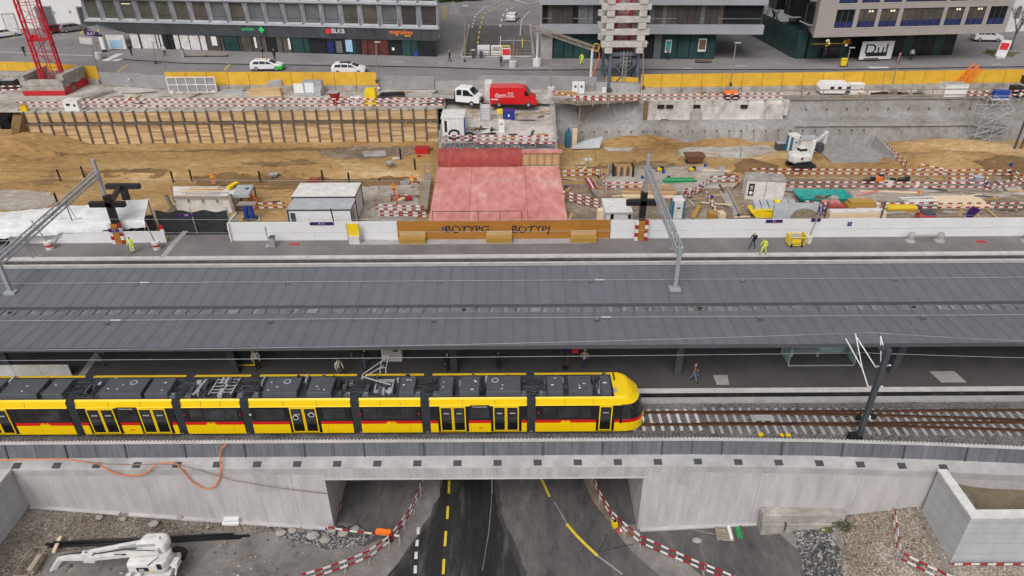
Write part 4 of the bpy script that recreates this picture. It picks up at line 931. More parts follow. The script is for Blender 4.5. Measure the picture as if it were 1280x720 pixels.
for s, u in (('BOTYPG', 584), ('BOTYPJ', 663.5)):
 p = PY(u, 287, YH-.05); tx = text('graffiti', s, 1.0, Matrix.Translation((p.x-hw.location.x, -.045, p.z-.5)) @ Matrix.Rotation(pi/2, 4, 'X') @ Matrix.Scale(1.12, 4, (1, 0, 0)) @ Matrix.Scale(.95, 4, (0, 1, 0)), 'black', hw, .004)
def small_sign(u, v, y, m='sign_blue', s=.3, lab='', par=None, body='2'):
 p = PY(u, v, y-.05); mb = M(); mb.box(p.x-s/2, p.x+s/2, y-.07, y-.045, p.z-s/2, p.z+s/2, m); o = O('notice_sign', mb, label=lab, cat='sign', bev=.008)
 text('lettering', body, s*.7, face_cam((0, -.017, s/2)), 'white_paint', o, .002)
small_sign(555, 285.5, YH, lab='small blue number sign on the brown wooden hoarding', s=.36)
small_sign(1062, 280, YH, lab='small dark blue number sign on the right white hoarding', s=.42)
def purple(u, v, y, w, lab, rot=0.0, txt='3 S 9'):
 p = PY(u, v, y); t = T('platform_sign', lab, 'sign', p); mb = M(); mb.cb((0, 0, -.16), (w, .05, .32), 'sign_purple'); O('panel', mb, t, bev=.01); text('lettering', txt, .26, face_cam((0, -.03, 0)), 'white_paint', t, .002); return t
purple(142, 288, 60.5, 1.0, 'small purple sign on the black column left of the yellow clad worker', txt='7 8'); purple(402, 279.5, YH-.1, 2.3, 'wide purple sign on top of the white hoarding before the container', txt='8 7 A'); purple(233, 269, 62.2, 1.6, 'purple sign hanging on the dark netting of the open passage', txt='7 8')
purple(968, 276.5, YH-.1, 1.6, 'purple sign at the hoarding top left of the bucket post', txt='8 7'); purple(1020, 275, YH-.1, .9, 'short purple sign on the leaning post above the hoarding', txt='8')
# ---------------------------------------------------------------- furniture of the rear platform
def bench(u, lab):
 p = P(u, 305, .5); box_thing('planter_bench', lab, 'bench', (p.x, 60.6, .54), [('seat_box', [(-1.25, 1.25, -.35, .3, 0, .5, 'wood_ochre')]), ('backrest', [(-1.25, 1.25, .3, .38, 0, 1.0, 'wood_mid')])], bev=.02)
bench(515.5, 'ochre wooden bench box at the left end of the brown hoarding'); bench(624, 'ochre wooden bench box between the two graffiti words'); bench(730, 'ochre wooden bench box at the right end of the brown hoarding')
box_thing('notice_board', 'yellow timetable board on a white base in front of the white hoarding', 'notice board', P(444, 304, .5), [('base', [(-.5, .5, -.25, .2, 0, .85, 'white_dirty')]), ('panel', [(-.55, .55, -.12, .0, .85, 2.1, 'yellow')]), ('post', [(-.62, -.56, -.14, .02, 0, 2.16, 'galv')]), ('post', [(.56, .62, -.14, .02, 0, 2.16, 'galv')])])
box_thing('waste_bin', 'grey waste bin with a stubby post in front of the white hoarding', 'bin', P(340, 308, .5), [('body', [(-.05, .38, -.25, .25, 0, 1.0, 'steel')]), ('lid', [(-.08, .42, -.28, .28, 1.0, 1.08, 'steel_dark')]), ('post', [(-.3, -.22, -.05, .05, 0, 1.7, 'galv')]), ('foot', [(-.55, -.08, -.3, .3, 0, .15, 'kerb_grey')]), ('panel', [(-.34, -.18, -.07, .0, 1.3, 2.1, 'steel')])])
box_thing('trolley', 'yellow wheeled generator trolley in front of the right white hoarding', 'trolley', P(993, 306, .5), [('frame', [(-.75, -.68, -.5, .5, .15, 1.1, 'yellow'), (.68, .75, -.5, .5, .15, 1.25, 'yellow'), (-.68, .68, -.5, -.43, .15, .25, 'yellow'), (-.68, .68, -.5, -.43, .95, 1.05, 'yellow'), (-.68, .68, .43, .5, .95, 1.05, 'yellow')]), ('housing', [(-.62, .45, -.38, .38, .25, .95, 'steel')]), ('panel', [(-.5, .35, -.42, -.385, .35, .8, 'yellow')]), ('wheel', [(-.6, -.4, -.56, -.5, 0, .3, 'rubber')]), ('wheel', [(.4, .6, -.56, -.5, 0, .3, 'rubber')])])
def bucket_post(u, v, lab, lean, stripe=True, h=2.3):
 p = P(u, v, .5); t = T('weighted_post', lab, 'post', p); mb = M()
 if stripe: mb.lathe((0, 0, 0), [(.34, 0), (.36, .3)], 'white_dirty', 14); mb.lathe((0, 0, .3), [(.36, 0), (.37, .22)], 'red', 14); mb.lathe((0, 0, .52), [(.37, 0), (.38, .25), (.3, .3)], 'white_dirty', 14)
 else: mb.lathe((0, 0, 0), [(.3, 0), (.34, .7), (.28, .74)], 'white_dirty', 14)
 O('bucket', mb, t); mb = M(); mb.tube([(0, 0, .5), (lean, .2, h+.6)], .055, 'wood_grey'); O('pole', mb, t)
bucket_post(63, 311, 'grey pole in a red banded white bucket left of the black column', -.9); bucket_post(196.5, 311, 'grey pole in a red banded white bucket by the passage opening', -.5); bucket_post(1010, 303, 'dark pole in a plain white bucket right of the yellow trolley', .5, False)
p = P(207, 300, .5); mb = M()
for k in range(4): mb.bar((p.x+.05-.1*k*.4, p.y, .5+.4*k), (p.x+.05-.1*(k+1)*.4, p.y, .9+.4*k), .32, .12, ('yellow', 'orange', 'white_paint', 'red')[k])
O('warning_board', mb, label='narrow striped warning board leaning at the end of the low hoarding', cat='warning board')
def round_bench(u0, u1):
 a, b = P(u0, 302, .5), P(u1, 301, .5); t = T('stone_bench', 'grey seat on two round feet in front of the far right hoarding', 'bench', ((a.x+b.x)/2, a.y, .5)); w = (b.x-a.x)/2
 for s in (-1, 1): mb = M(); mb.lathe((s*w, 0, 0), [(.5, 0), (.5, .1), (.32, .3), (.32, .7), (.2, .95)], 'kerb_grey', 14); O('foot', mb, t)
 mb = M(); mb.box(-w, w, -.06, .06, .55, .7, 'kerb_grey'); O('seat', mb, t, bev=.02)
round_bench(1137, 1173)
mb = M(); a = P(1281, 302, .5); mb.lathe((a.x, a.y, .5), [(.5, 0), (.5, .1), (.32, .3), (.32, .7), (.2, .95)], 'kerb_grey', 14); O('bollard', mb, label='round grey bollard at the right edge of the photo by the hoarding', cat='bollard')
person('worker in yellow and orange high visibility clothes standing by the black column', P(167, 316, .5), .1, 'hivis_yellow', 'hivis_yellow', 'hair', extra='stripe')
person('worker in yellow high visibility clothes walking along the right hoarding', P(954, 318, .5), -1.2, 'hivis_yellow', 'hivis_yellow', pose='walk')
person('person in a dark coat and jeans walking beside the yellow clad worker', P(940, 311, .5), -1.2, 'cloth_black', 'cloth_navy', pose='walk', extra='bag')
# pavement joints are part of the platform; dark netting of the passage
t = T('safety_net', 'dark netting sagging across the open passage between the hoardings', 'netting', PY(245, 285, 63))
a, b = PY(200, 285, 63.5), PY(290, 285, 63.5); mb = M(); n = 16
for i in range(n):
 x0_, x1_ = a.x+(b.x-a.x)*i/n, a.x+(b.x-a.x)*(i+1)/n; s0, s1 = .25*sin(3*pi*i/n)**2+.25, .25*sin(3*pi*(i+1)/n)**2+.25
 mb.hexa([(x0_, 63.4, .05), (x1_, 63.4, .05), (x1_, 63.45, .05), (x0_, 63.45, .05), (x0_, 63.5, 3.0-s0), (x1_, 63.5, 3.0-s1), (x1_, 63.55, 3.0-s1), (x0_, 63.55, 3.0-s0)], 'net_dark')
O('net', mb, t, w=True, weld=True)
for u in (200, 245, 290): mb = M(); x = PY(u, 285, 63.3).x; mb.tube([(x, 63.3, .3), (x-.15, 63.4, 3.1)], .05, 'galv'); O('pole', mb, t, w=True)
# ================================================================ BARRIERS
def barrier(label, pts, rails=(.98, .5), seg=2.4, w=.15, st=.5, group='red and white site barriers', name='site_barrier', lean=0, feet=True):
 pts = [V(p) for p in pts]; o = pts[0]; t = T(name, label, 'barrier', o, 0, group); ph = random.random()*st*2
 for r_ in rails:
  mb = M(); s = ph
  for a, b in zip(pts, pts[1:]):
   L = (b-a).length; d = (b-a)/L; x = 0
   while x < L-1e-3:
    k = int((s+1e-6)//st); e = min(L, x+(k+1)*st-s)
    p, q = a+d*x-o, a+d*e-o
    j = V((0, .03*noise.noise((p.x*.4, p.y, 7)), .09*noise.noise((p.x*.45+o.x, p.y*.45, r_*5)))) 
    mb.bar(p+V((0, lean*r_, r_))+j, q+V((0, lean*r_, r_))+j, .035, w, 'barrier_red' if k % 2 else 'barrier_white'); s += e-x; x = e
  O('board', mb, t)
 for a, b in zip(pts, pts[1:]):
  n = max(1, round((b-a).length/seg))
  for i in range(n+1):
   if i == 0 and a is not pts[0]: continue
   p = a.lerp(b, i/n)-o; mb = M(); mb.box(p.x-.03, p.x+.03, p.y+.02, p.y+.07, p.z, p.z+rails[0]+.1, 'galv')
   if feet: mb.cb((p.x, p.y, p.z), (.12, .6, .07), 'wood_grey')
   O('post', mb, t)
 return t
def mesh_fence(label, pts, h=1.9, seg=3.4, m='mesh_film', name='mesh_fence', cover=True):
 pts = [V(p) for p in pts]; o = pts[0]; t = T(name, label, 'fence', o)
 for a, b in zip(pts, pts[1:]):
  n = max(1, round((b-a).length/seg))
  for i in range(n):
   p, q = a.lerp(b, i/n)-o, a.lerp(b, (i+1)/n)-o; d = (q-p).normalized(); p = p+d*.04; q = q-d*.04
   mb = M()
   if cover: mb.bar(p+V((0, 0, h/2+.08)), q+V((0, 0, h/2+.08)), .03, h-.1, m)
   mb.bar(p+V((0, 0, h)), q+V((0, 0, h)), .05, .05, 'galv'); mb.bar(p+V((0, 0, .12)), q+V((0, 0, .12)), .05, .05, 'galv')
   for r_ in (p, q): mb.bar(r_+V((0, 0, 0)), r_+V((0, 0, h)), .05, .05, 'galv')
   if not cover:
    for k in range(1, 5): mb.bar(p.lerp(q, k/5)+V((0, 0, .1)), p.lerp(q, k/5)+V((0, 0, h)), .025, .025, 'galv')
   O('panel', mb, t); mb = M(); mb.cb(tuple(p), (.7, .25, .14), 'kerb_grey'); O('foot', mb, t)
 return t
GL = lambda *uv: [G(u, v, hz) for u, v in uv]
barrier('curving red and white barrier along the left side of the underpass road', GL((531, 596), (526, 620), (518, 640), (506, 660), (487, 684), (462, 702), (432, 714), (404, 724), (380, 731)), seg=2.2)
barrier('short red and white barrier across the left underpass verge with orange lamps', GL((410, 667), (455, 673), (500, 678)), rails=(.6,), seg=2.0)
barrier('curving red and white barrier along the right side of the underpass road', GL((740, 604), (749, 628), (764, 652), (780, 668), (800, 684), (845, 704), (915, 734)), seg=2.2)
barrier('short barrier standing on the tan gravel before the concrete box wall', GL((1113, 648), (1117, 675), (1120, 703)), seg=2)
barrier('barrier running to the bottom edge below the concrete box wall', GL((1124, 705), (1150, 718), (1185, 735)), seg=2)
barrier('single red and white board along the foot of the concrete box wall', [V((26.2, 27.4, hz(26, 27))), V((34, 27.4, hz(34, 27)-.1))], rails=(.3,), feet=False)
for u, v, lab in ((477, 664, 'left of two orange warning lamps on the short verge barrier'), (486, 665, 'right of two orange warning lamps on the short verge barrier')):
 p = G(u, v+12, hz); t = T('warning_lamp', lab, 'lamp', p+V((0, 0, .7))); mb = M(); mb.cb((0, 0, 0), (.62, .25, .3), 'orange'); O('housing', mb, t, bev=.05); mb = M(); mb.cb((0, 0, .3), (.5, .2, .16), 'orange'); O('lens', mb, t, bev=.05)
mb = M(); p = G(487, 676, hz); mb.cb(p, (.4, .3, .3), 'black'); O('battery_box', mb, label='small black battery box under the orange warning lamps', cat='box', bev=.03)
# triangular sign on the abutment
t = T('warning_sign', 'triangular red and white height warning sign on the left abutment face', 'sign', (XL+.05, 34.0, PY(438, 632, 34).z))
mb = M(); mb.prism([(0, -.42, -.36), (0, .42, -.36), (0, 0, .4)], (.03, 0, 0), 'red'); O('panel', mb, t)
mb = M(); mb.prism([(.032, -.27, -.27), (.032, .27, -.27), (.032, 0, .22)], (.008, 0, 0), 'white_paint'); O('face', mb, t); mb = M(); mb.box(.041, .05, -.05, .03, -.2, .08, 'black'); mb.box(.041, .05, -.12, .09, -.16, -.1, 'black'); O('symbol', mb, t)
# yard objects
p = G(290, 653, hz); t = T('foam_block', 'white stacked blocks lying against the retaining wall foot on the left', 'block', p, .05); mb = M(); mb.cb((0, 0, 0), (1.1, .6, .22), 'white_paint'); O('block', mb, t, bev=.03); mb = M(); mb.cb((.05, .05, .225), (1.0, .5, .22), 'white_paint'); O('block', mb, t, bev=.03)
a, b = G(58, 682, hz), G(312, 671, hz)
for k in range(3):
 o = V((0, -.17*(k % 2), .12+.16*(k//2))); tube_thing('drain_pipe', [a+o+V((k*.3, 0, 0)), a.lerp(b, .5)+o, b+o-V((k*.5, 0, 0))], .085, 'black', ('rear black pipe on the yard ground behind the boom lift', 'front black pipe on the yard ground behind the boom lift', 'upper black pipe lying on two others behind the boom lift')[k], 'pipe')
mb = M(); p, q = G(69, 695, hz), G(78, 675, hz); mb.bar(p+V((0, 0, .32)), q+V((0, 0, .32)), .2, .12, 'wood_pale'); O('timber_beam', mb, label='pale timber beam lying across the black pipes', cat='beam')
p = G(905, 668, hz); t = T('pallet', 'wooden pallet lying flat in front of the retaining wall', 'pallet', p, -.12); 
for k in range(7): mb = M(); mb.cb((0, -.5+.16*k, .08), (1.1, .12, .03), 'wood_grey'); O('slat', mb, t)
for s in (-.45, 0, .45): mb = M(); mb.cb((s, 0, 0), (.1, 1.1, .08), 'wood_grey'); O('runner', mb, t)
mb = M(); mb.tube([p+V((.35, -.5, .2)), p+V((.4, .5, .2))], .12, 'white_paint', 10); O('gas_bottle', mb, label='white cylinder lying on the wooden pallet', cat='bottle', smooth=False)
mb = M(); q = p+V((1.0, .1, 0)); mb.cb(q, (.35, 1.0, .12), 'green', -.1); mb.cb(q+V((.2, 0, .12)), (.1, .9, .1), 'grass'); O('roller', mb, label='green plank and strap beside the wooden pallet', cat='plank')
tube_thing('metal_rod', [G(858, 661, hz)+V((0, 0, .05)), G(898, 670, hz)+V((0, 0, .08))], .03, 'wood_grey', 'thin pole on the asphalt left of the wooden pallet', 'pole')
p = G(871, 677, hz); mb = M(); mb.ball(p+V((0, 0, .12)), .3, 'concrete_dirty', (1.2, .8, .5), 8, 5); O('rubble_lump', mb, label='lump of rubble on the asphalt left of the pallet', cat='stone')
p = G(1041, 672, hz); mb = M()
for (u, v) in ((990, 720), ): pass
for k, (u, v, r_) in enumerate([(1041, 681, .14), (1029, 663, .1), (1022, 672, .09), (1040, 690, .09), (998, 667, .1), (1042, 662, .08), (193, 657, .28), (125, 648, .2), (155, 650, .18), (226, 648, .2), (352, 668, .3), (392, 672, .35), (430, 668, .3), (416, 664, .3), (445, 662, .25), (407, 677, .3), (366, 665, .25)]):
 q = G(u, v, hz); mb = M(); mb.ball((0, 0, r_*.3), r_, 'kerb_grey' if k < 6 else 'concrete_dirty', (1.3, 1, .6), 7, 5)
 for i, vv in enumerate(mb.v): mb.v[i] = tuple(V(vv)*(1+.25*noise.noise(V(vv)*4+V((k*3, 0, 0)))))
 o = O('stone', mb, label='loose pale stone on the dark gravel at the right' if k < 6 else 'loose grey stone in the gravel along the wall foot', cat='stone', group='loose stones right' if k < 6 else 'loose stones left'); o.location = q
def bush(name, label, pos, r_, n, m='leaf', h=1, cat='plant'):
 t = T(name, label, cat, pos); mb = M()
 for i in range(n):
  a = random.random()*6.28; q = V((cos(a)*r_*random.random()**.5, sin(a)*r_*random.random()**.5*.8, h*random.random()**1.3)); s = random.uniform(.06, .14)*max(.6, r_); u = V((random.uniform(-1, 1), random.uniform(-1, 1), random.uniform(-.3, .8))).normalized()*s; v_ = u.orthogonal().normalized()*s*.6
  mb.face([q-u, q+v_, q+u, q-v_], m)
 O('foliage', mb, t); mb = M()
 for i in range(5): a = i*1.3; mb.tube([(0, 0, 0), (cos(a)*r_*.4, sin(a)*r_*.4, h*.7)], .02, 'bark', 4)
 O('stem', mb, t); return t
bush('weed', 'green weed growing at the end of the concrete blocks', G(1056, 660, hz), .55, 160, h=.5)
patch('moss_ground', [(1020, 664), (1034, 655), (1045, 660), (1040, 668)], hz, 'grass', .06, jit=.2, res=.3)
p = G(772, 664, hz); t = T('marker_cone', 'fallen red and white cone beside the right road barrier', 'cone', p); mb = M(); mb.lathe((0, 0, 0), [(.22, 0), (.22, .03), (.13, .04), (.05, .5)], 'red', 12, Matrix.Rotation(1.2, 3, 'Y')); O('cone_body', mb, t); mb = M(); mb.lathe((.18, 0, .07), [(.125, 0), (.09, .12)], 'white_paint', 12, Matrix.Rotation(1.2, 3, 'Y')); O('band', mb, t)
p = G(768, 658, hz); mb = M(); mb.cb(p, (.35, .35, .5), 'yellow', .3); mb.cb(p+V((0, 0, .5)), (.2, .2, .1), 'black'); O('road_lamp', mb, label='small yellow lamp standing beside the fallen cone', cat='lamp', bev=.03)
# ---------------------------------------------------------------- boom lift
bp = G(195, 720, hz); bl_ = T('boom_lift', 'white articulated boom lift parked on the yard with its boom folded to the left', 'boom lift', bp)
def wheel(par, c, r_, w_, ax='y', rim='white_dirty'):
 rot = Matrix.Rotation(pi/2, 3, 'X') if ax == 'y' else Matrix.Rotation(pi/2, 3, 'Y')
 mb = M(); mb.lathe(c, [(r_*.8, -w_/2), (r_, -w_/2+.04), (r_, w_/2-.04), (r_*.8, w_/2)], 'rubber', 16, rot); t = O('wheel', mb, par)
 mb = M(); mb.lathe(c, [(r_*.55, -w_/2-.01), (r_*.55, w_/2+.01)], rim, 12, rot); O('rim', mb, t); return t
mb = M(); mb.box(-1.3, 1.3, -.7, 1.1, .45, .85, 'white_machine'); O('chassis', mb, bl_, bev=.06)
for x, y in ((-1.0, -1.0), (1.0, -.95), (-1.0, 1.2), (1.0, 1.25)): wheel(bl_, (x, y, .5), .5, .42, 'y')
mb = M(); mb.prism([(-1.15, -.55, .95), (1.05, -.55, .95), (1.2, -.2, .95), (1.2, .55, .95), (.9, .9, .95), (-.6, .9, .95), (-1.15, .3, .95)], (0, 0, .85), 'white_machine'); O('turret', mb, bl_, bev=.18)
mb = M(); mb.prism([(-.9, .35, 1.75), (1.0, .2, 1.75), (1.1, .95, 1.75), (.7, 1.35, 1.75), (-.5, 1.3, 1.75)], (0, 0, .7), 'white_machine'); O('counterweight', mb, bl_, bev=.22)
mb = M(); mb.box(-.55, .15, -.575, -.54, 1.2, 1.5, 'black'); mb.box(-.4, -.1, -.59, -.57, 1.28, 1.42, 'galv'); O('control_panel', mb, bl_); mb = M(); mb.box(.7, .95, -.575, -.5, 1.35, 1.75, 'black'); O('vent', mb, bl_)
mb = M(); mb.box(.25, .4, -.58, -.555, 1.12, 1.26, 'yellow'); O('sticker', mb, bl_)
lift = lambda u, v, z: P(u, v, z)-bp
mb = M(); mb.bar((.7, .15, 2.15), lift(112, 697, bp.z+1.7), .3, .34, 'white_machine'); mb.bar((.6, .75, 2.5), lift(112, 690, bp.z+1.9), .2, .24, 'white_machine'); O('boom', mb, bl_, bev=.03)
mb = M(); mb.bar((.4, .3, 2.45), lift(135, 684, bp.z+2.1), .1, .1, 'galv'); O('hydraulic_ram', mb, bl_)
mb = M(); e = lift(112, 697, bp.z+1.6); mb.cb((e.x, e.y, e.z-.3), (.7, .35, .75), 'white_machine'); j1 = lift(76, 697, bp.z+1.4); mb.bar(e, j1, .28, .3, 'white_machine'); O('jib', mb, bl_, bev=.03)
mb = M(); j2 = lift(63, 718, bp.z+.5); mb.bar(j1, j2, .2, .3, 'white_machine'); mb.tube([j1+V((0, 0, .2)), j1+V((.7, .1, .25)), e+V((0, 0, .5))], .04, 'black'); O('fly_jib', mb, bl_, bev=.02)
bk = T('basket', None, None); bk.parent = bl_; c = lift(46, 716, bp.z+.3); bk.location = c
mb = M(); mb.box(-.45, .45, -1.0, 1.0, 0, .08, 'steel_dark'); O('floor', mb, bk)
mb = M()
for z in (.55, 1.1):
 for q in (((-.45, -1, z), (.45, -1, z)), ((-.45, 1, z), (.45, 1, z)), ((-.45, -1, z), (-.45, 1, z)), ((.45, -1, z), (.45, 1, z))): mb.bar(*q, .05, .05, 'wood_grey')
for x in (-.45, .45):
 for y in (-1, 0, 1): mb.bar((x, y, 0), (x, y, 1.1), .05, .05, 'wood_grey')
O('guard_rail', mb, bk); mb = M(); mb.cb((.25, 0, .6), (.35, 1.1, .45), 'cloth_beige'); mb.cb((.3, -.3, .2), (.3, .6, .4), 'black'); O('control_box', mb, bk, bev=.04)
for x in (-1.2, -.6): mb = M(); mb.box(x-.0, x+.3, -.95, -.6, .45, 1.1, 'white_machine'); O('outrigger', mb, bl_, bev=.03)
mb = M(); mb.tube([(1.2, -.1, 1.2), (1.6, -.2, 1.0), (1.5, -.4, .6)], .07, 'white_machine'); mb.cb((1.45, .1, .9), (.4, .5, .4), 'white_dirty'); O('fittings', mb, bl_, bev=.02)
mb = M(); mb.tube([(.6, -.1, 2.45), (-1.2, -.05, 2.5), e+V((.3, 0, .3))], .03, 'black', 5); mb.tube([(.9, -.3, 2.2), (.5, -.55, 2.0), (.2, -.56, 1.7)], .03, 'black', 5); mb.box(-1.9, -1.2, -.06, -.05, 2.0, 2.12, 'black'); O('hose', mb, bl_)
# ================================================================ EXCAVATION
def bump(x, y, cx, cy, rx, ry, h):
 d = ((x-cx)/rx)**2+((y-cy)/ry)**2; return h*max(0, 1-d)**1.0*(1+.25*noise.noise((x*.8, y*.8, cx))) if d < 1 else 0
m0 = P(28, 185, 0); m1 = P(938, 212, 0); m2 = P(990, 200, 0); m3 = P(1240, 222, 0); m4 = P(60, 232, 0); m5 = P(890, 262, 0); m6 = P(1160, 205, 0); m7 = P(800, 181, 0); m8 = P(1190, 186, 0); m9 = P(905, 181, 0)
def pz(x, y):
 z = .14*noise.noise((x*.35, y*.35, 1))+.05*noise.noise((x*1.3, y*1.3, 5))
 if x < -8.5:
  s = 78.3+.25*noise.noise((x*.3, 0, 4)); z += .55*max(0, min(1, (y-s)/.5))*max(0, min(1, (-8.5-x)/1.5))
 for c_, a_, f_ in ((72.5, 1.2, .11), (74.4, 1.2, .11), (83, .9, .13), (84.9, .9, .13), (81.2, 1.6, .07)):
  e = y-c_-a_*sin(x*f_+c_); z += (.09*math.exp(-((abs(e)-.45)/.2)**2)-.13*math.exp(-(e/.28)**2))*(.5+noise.noise((x*.12, c_, 3)))
 z += bump(x, y, m0.x, m0.y-1, 9.5, 5.5, 2.0)+bump(x, y, m1.x, m1.y, 3.6, 3.0, 1.0)+bump(x, y, m2.x, m2.y, 4, 3.0, .7)+bump(x, y, m3.x, m3.y+3, 9, 4.5, 1.5)+bump(x, y, m4.x, m4.y, 4, 1.6, .5)+bump(x, y, m5.x, m5.y, 2.2, 3, .7)+bump(x, y, m6.x, m6.y+1, 6, 3, .5)+bump(x, y, m7.x, m7.y+.9, 6, 1.8, 1.0)+bump(x, y, m8.x, m8.y+1, 9, 2, .9)+bump(x, y, m9.x, m9.y+1, 4, 1.6, .6)
 return z
sheet('pit_floor', -95, 95, 62.6, 96, .42, pz, 'sand')
mb = M(); rnd = random.Random(4)   # clods and stones strewn over the soil
for i in range(2600):
 if i < 1900: x, y = rnd.uniform(-55, 55), rnd.uniform(63, 89.3); zf = pz; m = rnd.choice(('sand_dark', 'dirt', 'dirt', 'mud', 'sand'))
 else:
  x = rnd.choice((rnd.uniform(-31, -13), rnd.uniform(18, 26))); y = rnd.uniform(25, 32); zf = hz; m = rnd.choice(('concrete_dirty', 'dirt', 'dirt', 'asphalt'))
 if zf is pz and -8.7 < x < 6 and y < 80: continue
 r_ = rnd.uniform(.04, .12)*(1.5 if rnd.random() < .08 else 1); c = V((x, y, zf(x, y)+r_*.2)); k = [c+V((rnd.uniform(.7, 1.3)*r_*a, rnd.uniform(.7, 1.3)*r_*b, r_*d)) for a, b, d in ((1, 0, 0), (0, 1, 0), (-1, 0, 0), (0, -1, 0), (.1, .1, .8))]
 for t_ in ((0, 1, 4), (1, 2, 4), (2, 3, 4), (3, 0, 4)): mb.face([k[q] for q in t_], m)
O('soil_clods', mb, kind='stuff', label='clods and small stones strewn over the excavated soil')
patch('mud_ground', [(704, 232), (760, 226), (760, 208), (830, 205), (905, 212), (925, 226), (965, 222), (1290, 226), (1300, 262), (1300, 292), (700, 292)], pz, 'dirt', .03, jit=.9, res=.6)
patch('grey_mud_ground', [(752, 228), (766, 212), (880, 208), (922, 222), (918, 234), (840, 240), (770, 238)], pz, 'mud', .06, jit=.7, res=.6)
patch('grey_mud_ground', [(940, 236), (1270, 232), (1290, 244), (1180, 254), (960, 250)], pz, 'mud', .06, jit=.6, res=.6)
patch('dark_soil', [(918, 205), (940, 199), (968, 205), (972, 216), (940, 222), (915, 215)], pz, 'sand_dark', .05, jit=.6, res=.5)
patch('dark_soil', [(1215, 205), (1290, 200), (1290, 228), (1250, 222)], pz, 'sand_dark', .05, jit=.8, res=.6)
patch('dark_soil', [(238, 222), (300, 216), (345, 219), (440, 224), (520, 219), (530, 232), (400, 238), (255, 236)], pz, 'sand_dark', .03, jit=.6, res=.6)
patch('dark_soil', [(40, 226), (60, 220), (74, 224), (66, 232), (45, 232)], pz, 'sand_dark', .03, jit=.5, res=.5)
patch('grey_mud_ground', [(-20, 238), (60, 240), (72, 252), (55, 262), (-20, 262)], pz, 'mud', .04, jit=.8, res=.6)
patch('grey_mud_ground', [(452, 234), (525, 230), (522, 280), (450, 290)], pz, 'mud', .05, jit=.5, res=.6)
patch('concrete_slab', [(452, 190), (482, 189), (483, 195), (455, 196)], pz, 'kerb_grey', .05, jit=.3, res=.6)
patch('grey_mud_ground', [(395, 190), (440, 184), (520, 183), (524, 192), (450, 199), (410, 197)], pz, 'dirt', .035, jit=.9, res=.6)
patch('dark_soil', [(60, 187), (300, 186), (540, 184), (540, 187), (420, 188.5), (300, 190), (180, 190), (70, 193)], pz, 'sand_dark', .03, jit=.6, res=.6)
patch('dark_soil', [(120, 214), (190, 210), (215, 214), (190, 221), (130, 221)], pz, 'sand_dark', .03, jit=.9, res=.6)
patch('dark_soil', [(300, 204), (380, 199), (400, 204), (330, 209)], pz, 'sand_dark', .03, jit=.9, res=.6)
patch('dark_soil', [(720, 212), (760, 203), (830, 201), (850, 206), (770, 210)], pz, 'sand_dark', .03, jit=.9, res=.6)
patch('pale_sand', [(850, 186), (960, 182), (975, 190), (930, 198), (850, 196)], pz, 'site_floor', .04, jit=.7, res=.6)
patch('pale_sand', [(755, 184), (790, 183), (790, 189), (760, 190)], pz, 'site_floor', .04, jit=.5, res=.6)
GP = lambda u, v: G(u, v, pz)
# ---------------------------------------------------------------- timber lagging wall on the left
wa, wb = P(44, 186, 0), P(549, 181.5, 0); wd = wb-wa; WL = wd.length; wr = math.atan2(wd.y, wd.x)
lag = T('timber_retaining_wall', 'long timber plank retaining wall between upright steel piles on the left side of the pit', 'retaining wall', wa, wr)
LZ = 4.75; NP = 34; ps = WL/NP
mb = M(); wn_ = ('wood_new', 'wood_new', 'wood_mid', 'wood_dark')
for i in range(NP):
 z = -.3
 while z < 3.15:
  h = random.uniform(.2, .26); mb.box(i*ps+.09, (i+1)*ps-.09, .05+random.random()*.03, .2, z, z+h-.012, random.choice(wn_)); z += h
 z = 3.45
 while z < LZ-.1:
  h = random.uniform(.38, .5); mb.box(i*ps+.1, (i+1)*ps-.1, .28+random.random()*.03, .45, z, min(LZ-.02, z+h-.015), random.choice(('wood_mid', 'wood_new', 'wood_mid', 'wood_new'))); z += h
mb.box(0, WL, .46, .6, -.5, LZ-.1, 'wood_dark'); O('lagging', mb, lag)
for i in range(NP+1):
 x = i*ps; mb = M(); mb.box(x-.11, x+.11, -.06, .2, -.3, 3.3, 'pile_steel'); mb.box(x-.1, x+.1, .1, .45, 3.3, LZ+.1, 'pile_steel'); O('pile', mb, lag)
mb = M(); mb.box(-.2, WL+.1, -.14, .12, 3.2, 3.38, 'pile_steel'); O('waler', mb, lag)
for i in range(NP):
 if i % 2: mb = M(); mb.tube([((i+.5)*ps, .1, 3.3), ((i+.45)*ps, -.35, 3.35), ((i+.3)*ps, -.4, 3.1)], .03, 'galv', 5); O('anchor', mb, lag)
mb = M(); mb.box(-.3, WL+.1, .2, .8, LZ-.05, LZ+.04, 'site_floor'); O('capping', mb, lag)
# left end of the wall: dark return and rubble beyond
mb = M(); q = wa; mb.hexa([(q.x-1.0, q.y-3.5, -.5), (q.x+.0, q.y, -.5), (q.x, q.y+1.5, -.5), (q.x-2.0, q.y+1.5, -.5), (q.x-1.1, q.y-1.2, 3.6), (q.x, q.y, 4.6), (q.x, q.y+1.5, 4.7), (q.x-2, q.y+1.5, 4.7)], 'sand_dark'); O('earth_bank', mb, kind='structure')
for u0, v0, u1, v1, z0, z1, m, lab, nm in [(-30, 185, 8, 172, 0, 3.4, 'steel_dark', 'dark steel formwork wall at the left edge below the crane', 'formwork_wall'), (-40, 165, 22, 148, 2.2, 3.3, 'concrete_dirty', 'weathered concrete beam jutting in at the left edge under the crane', 'concrete_beam')]:
 a, b = P(u0, v0, z0), P(u1, v1, z0); mb = M(); mb.bar(a+V((0, 0, (z1-z0)/2)), b+V((0, 0, (z1-z0)/2)), .8, z1-z0, m); O(nm, mb, label=lab, cat='beam', bev=.03)
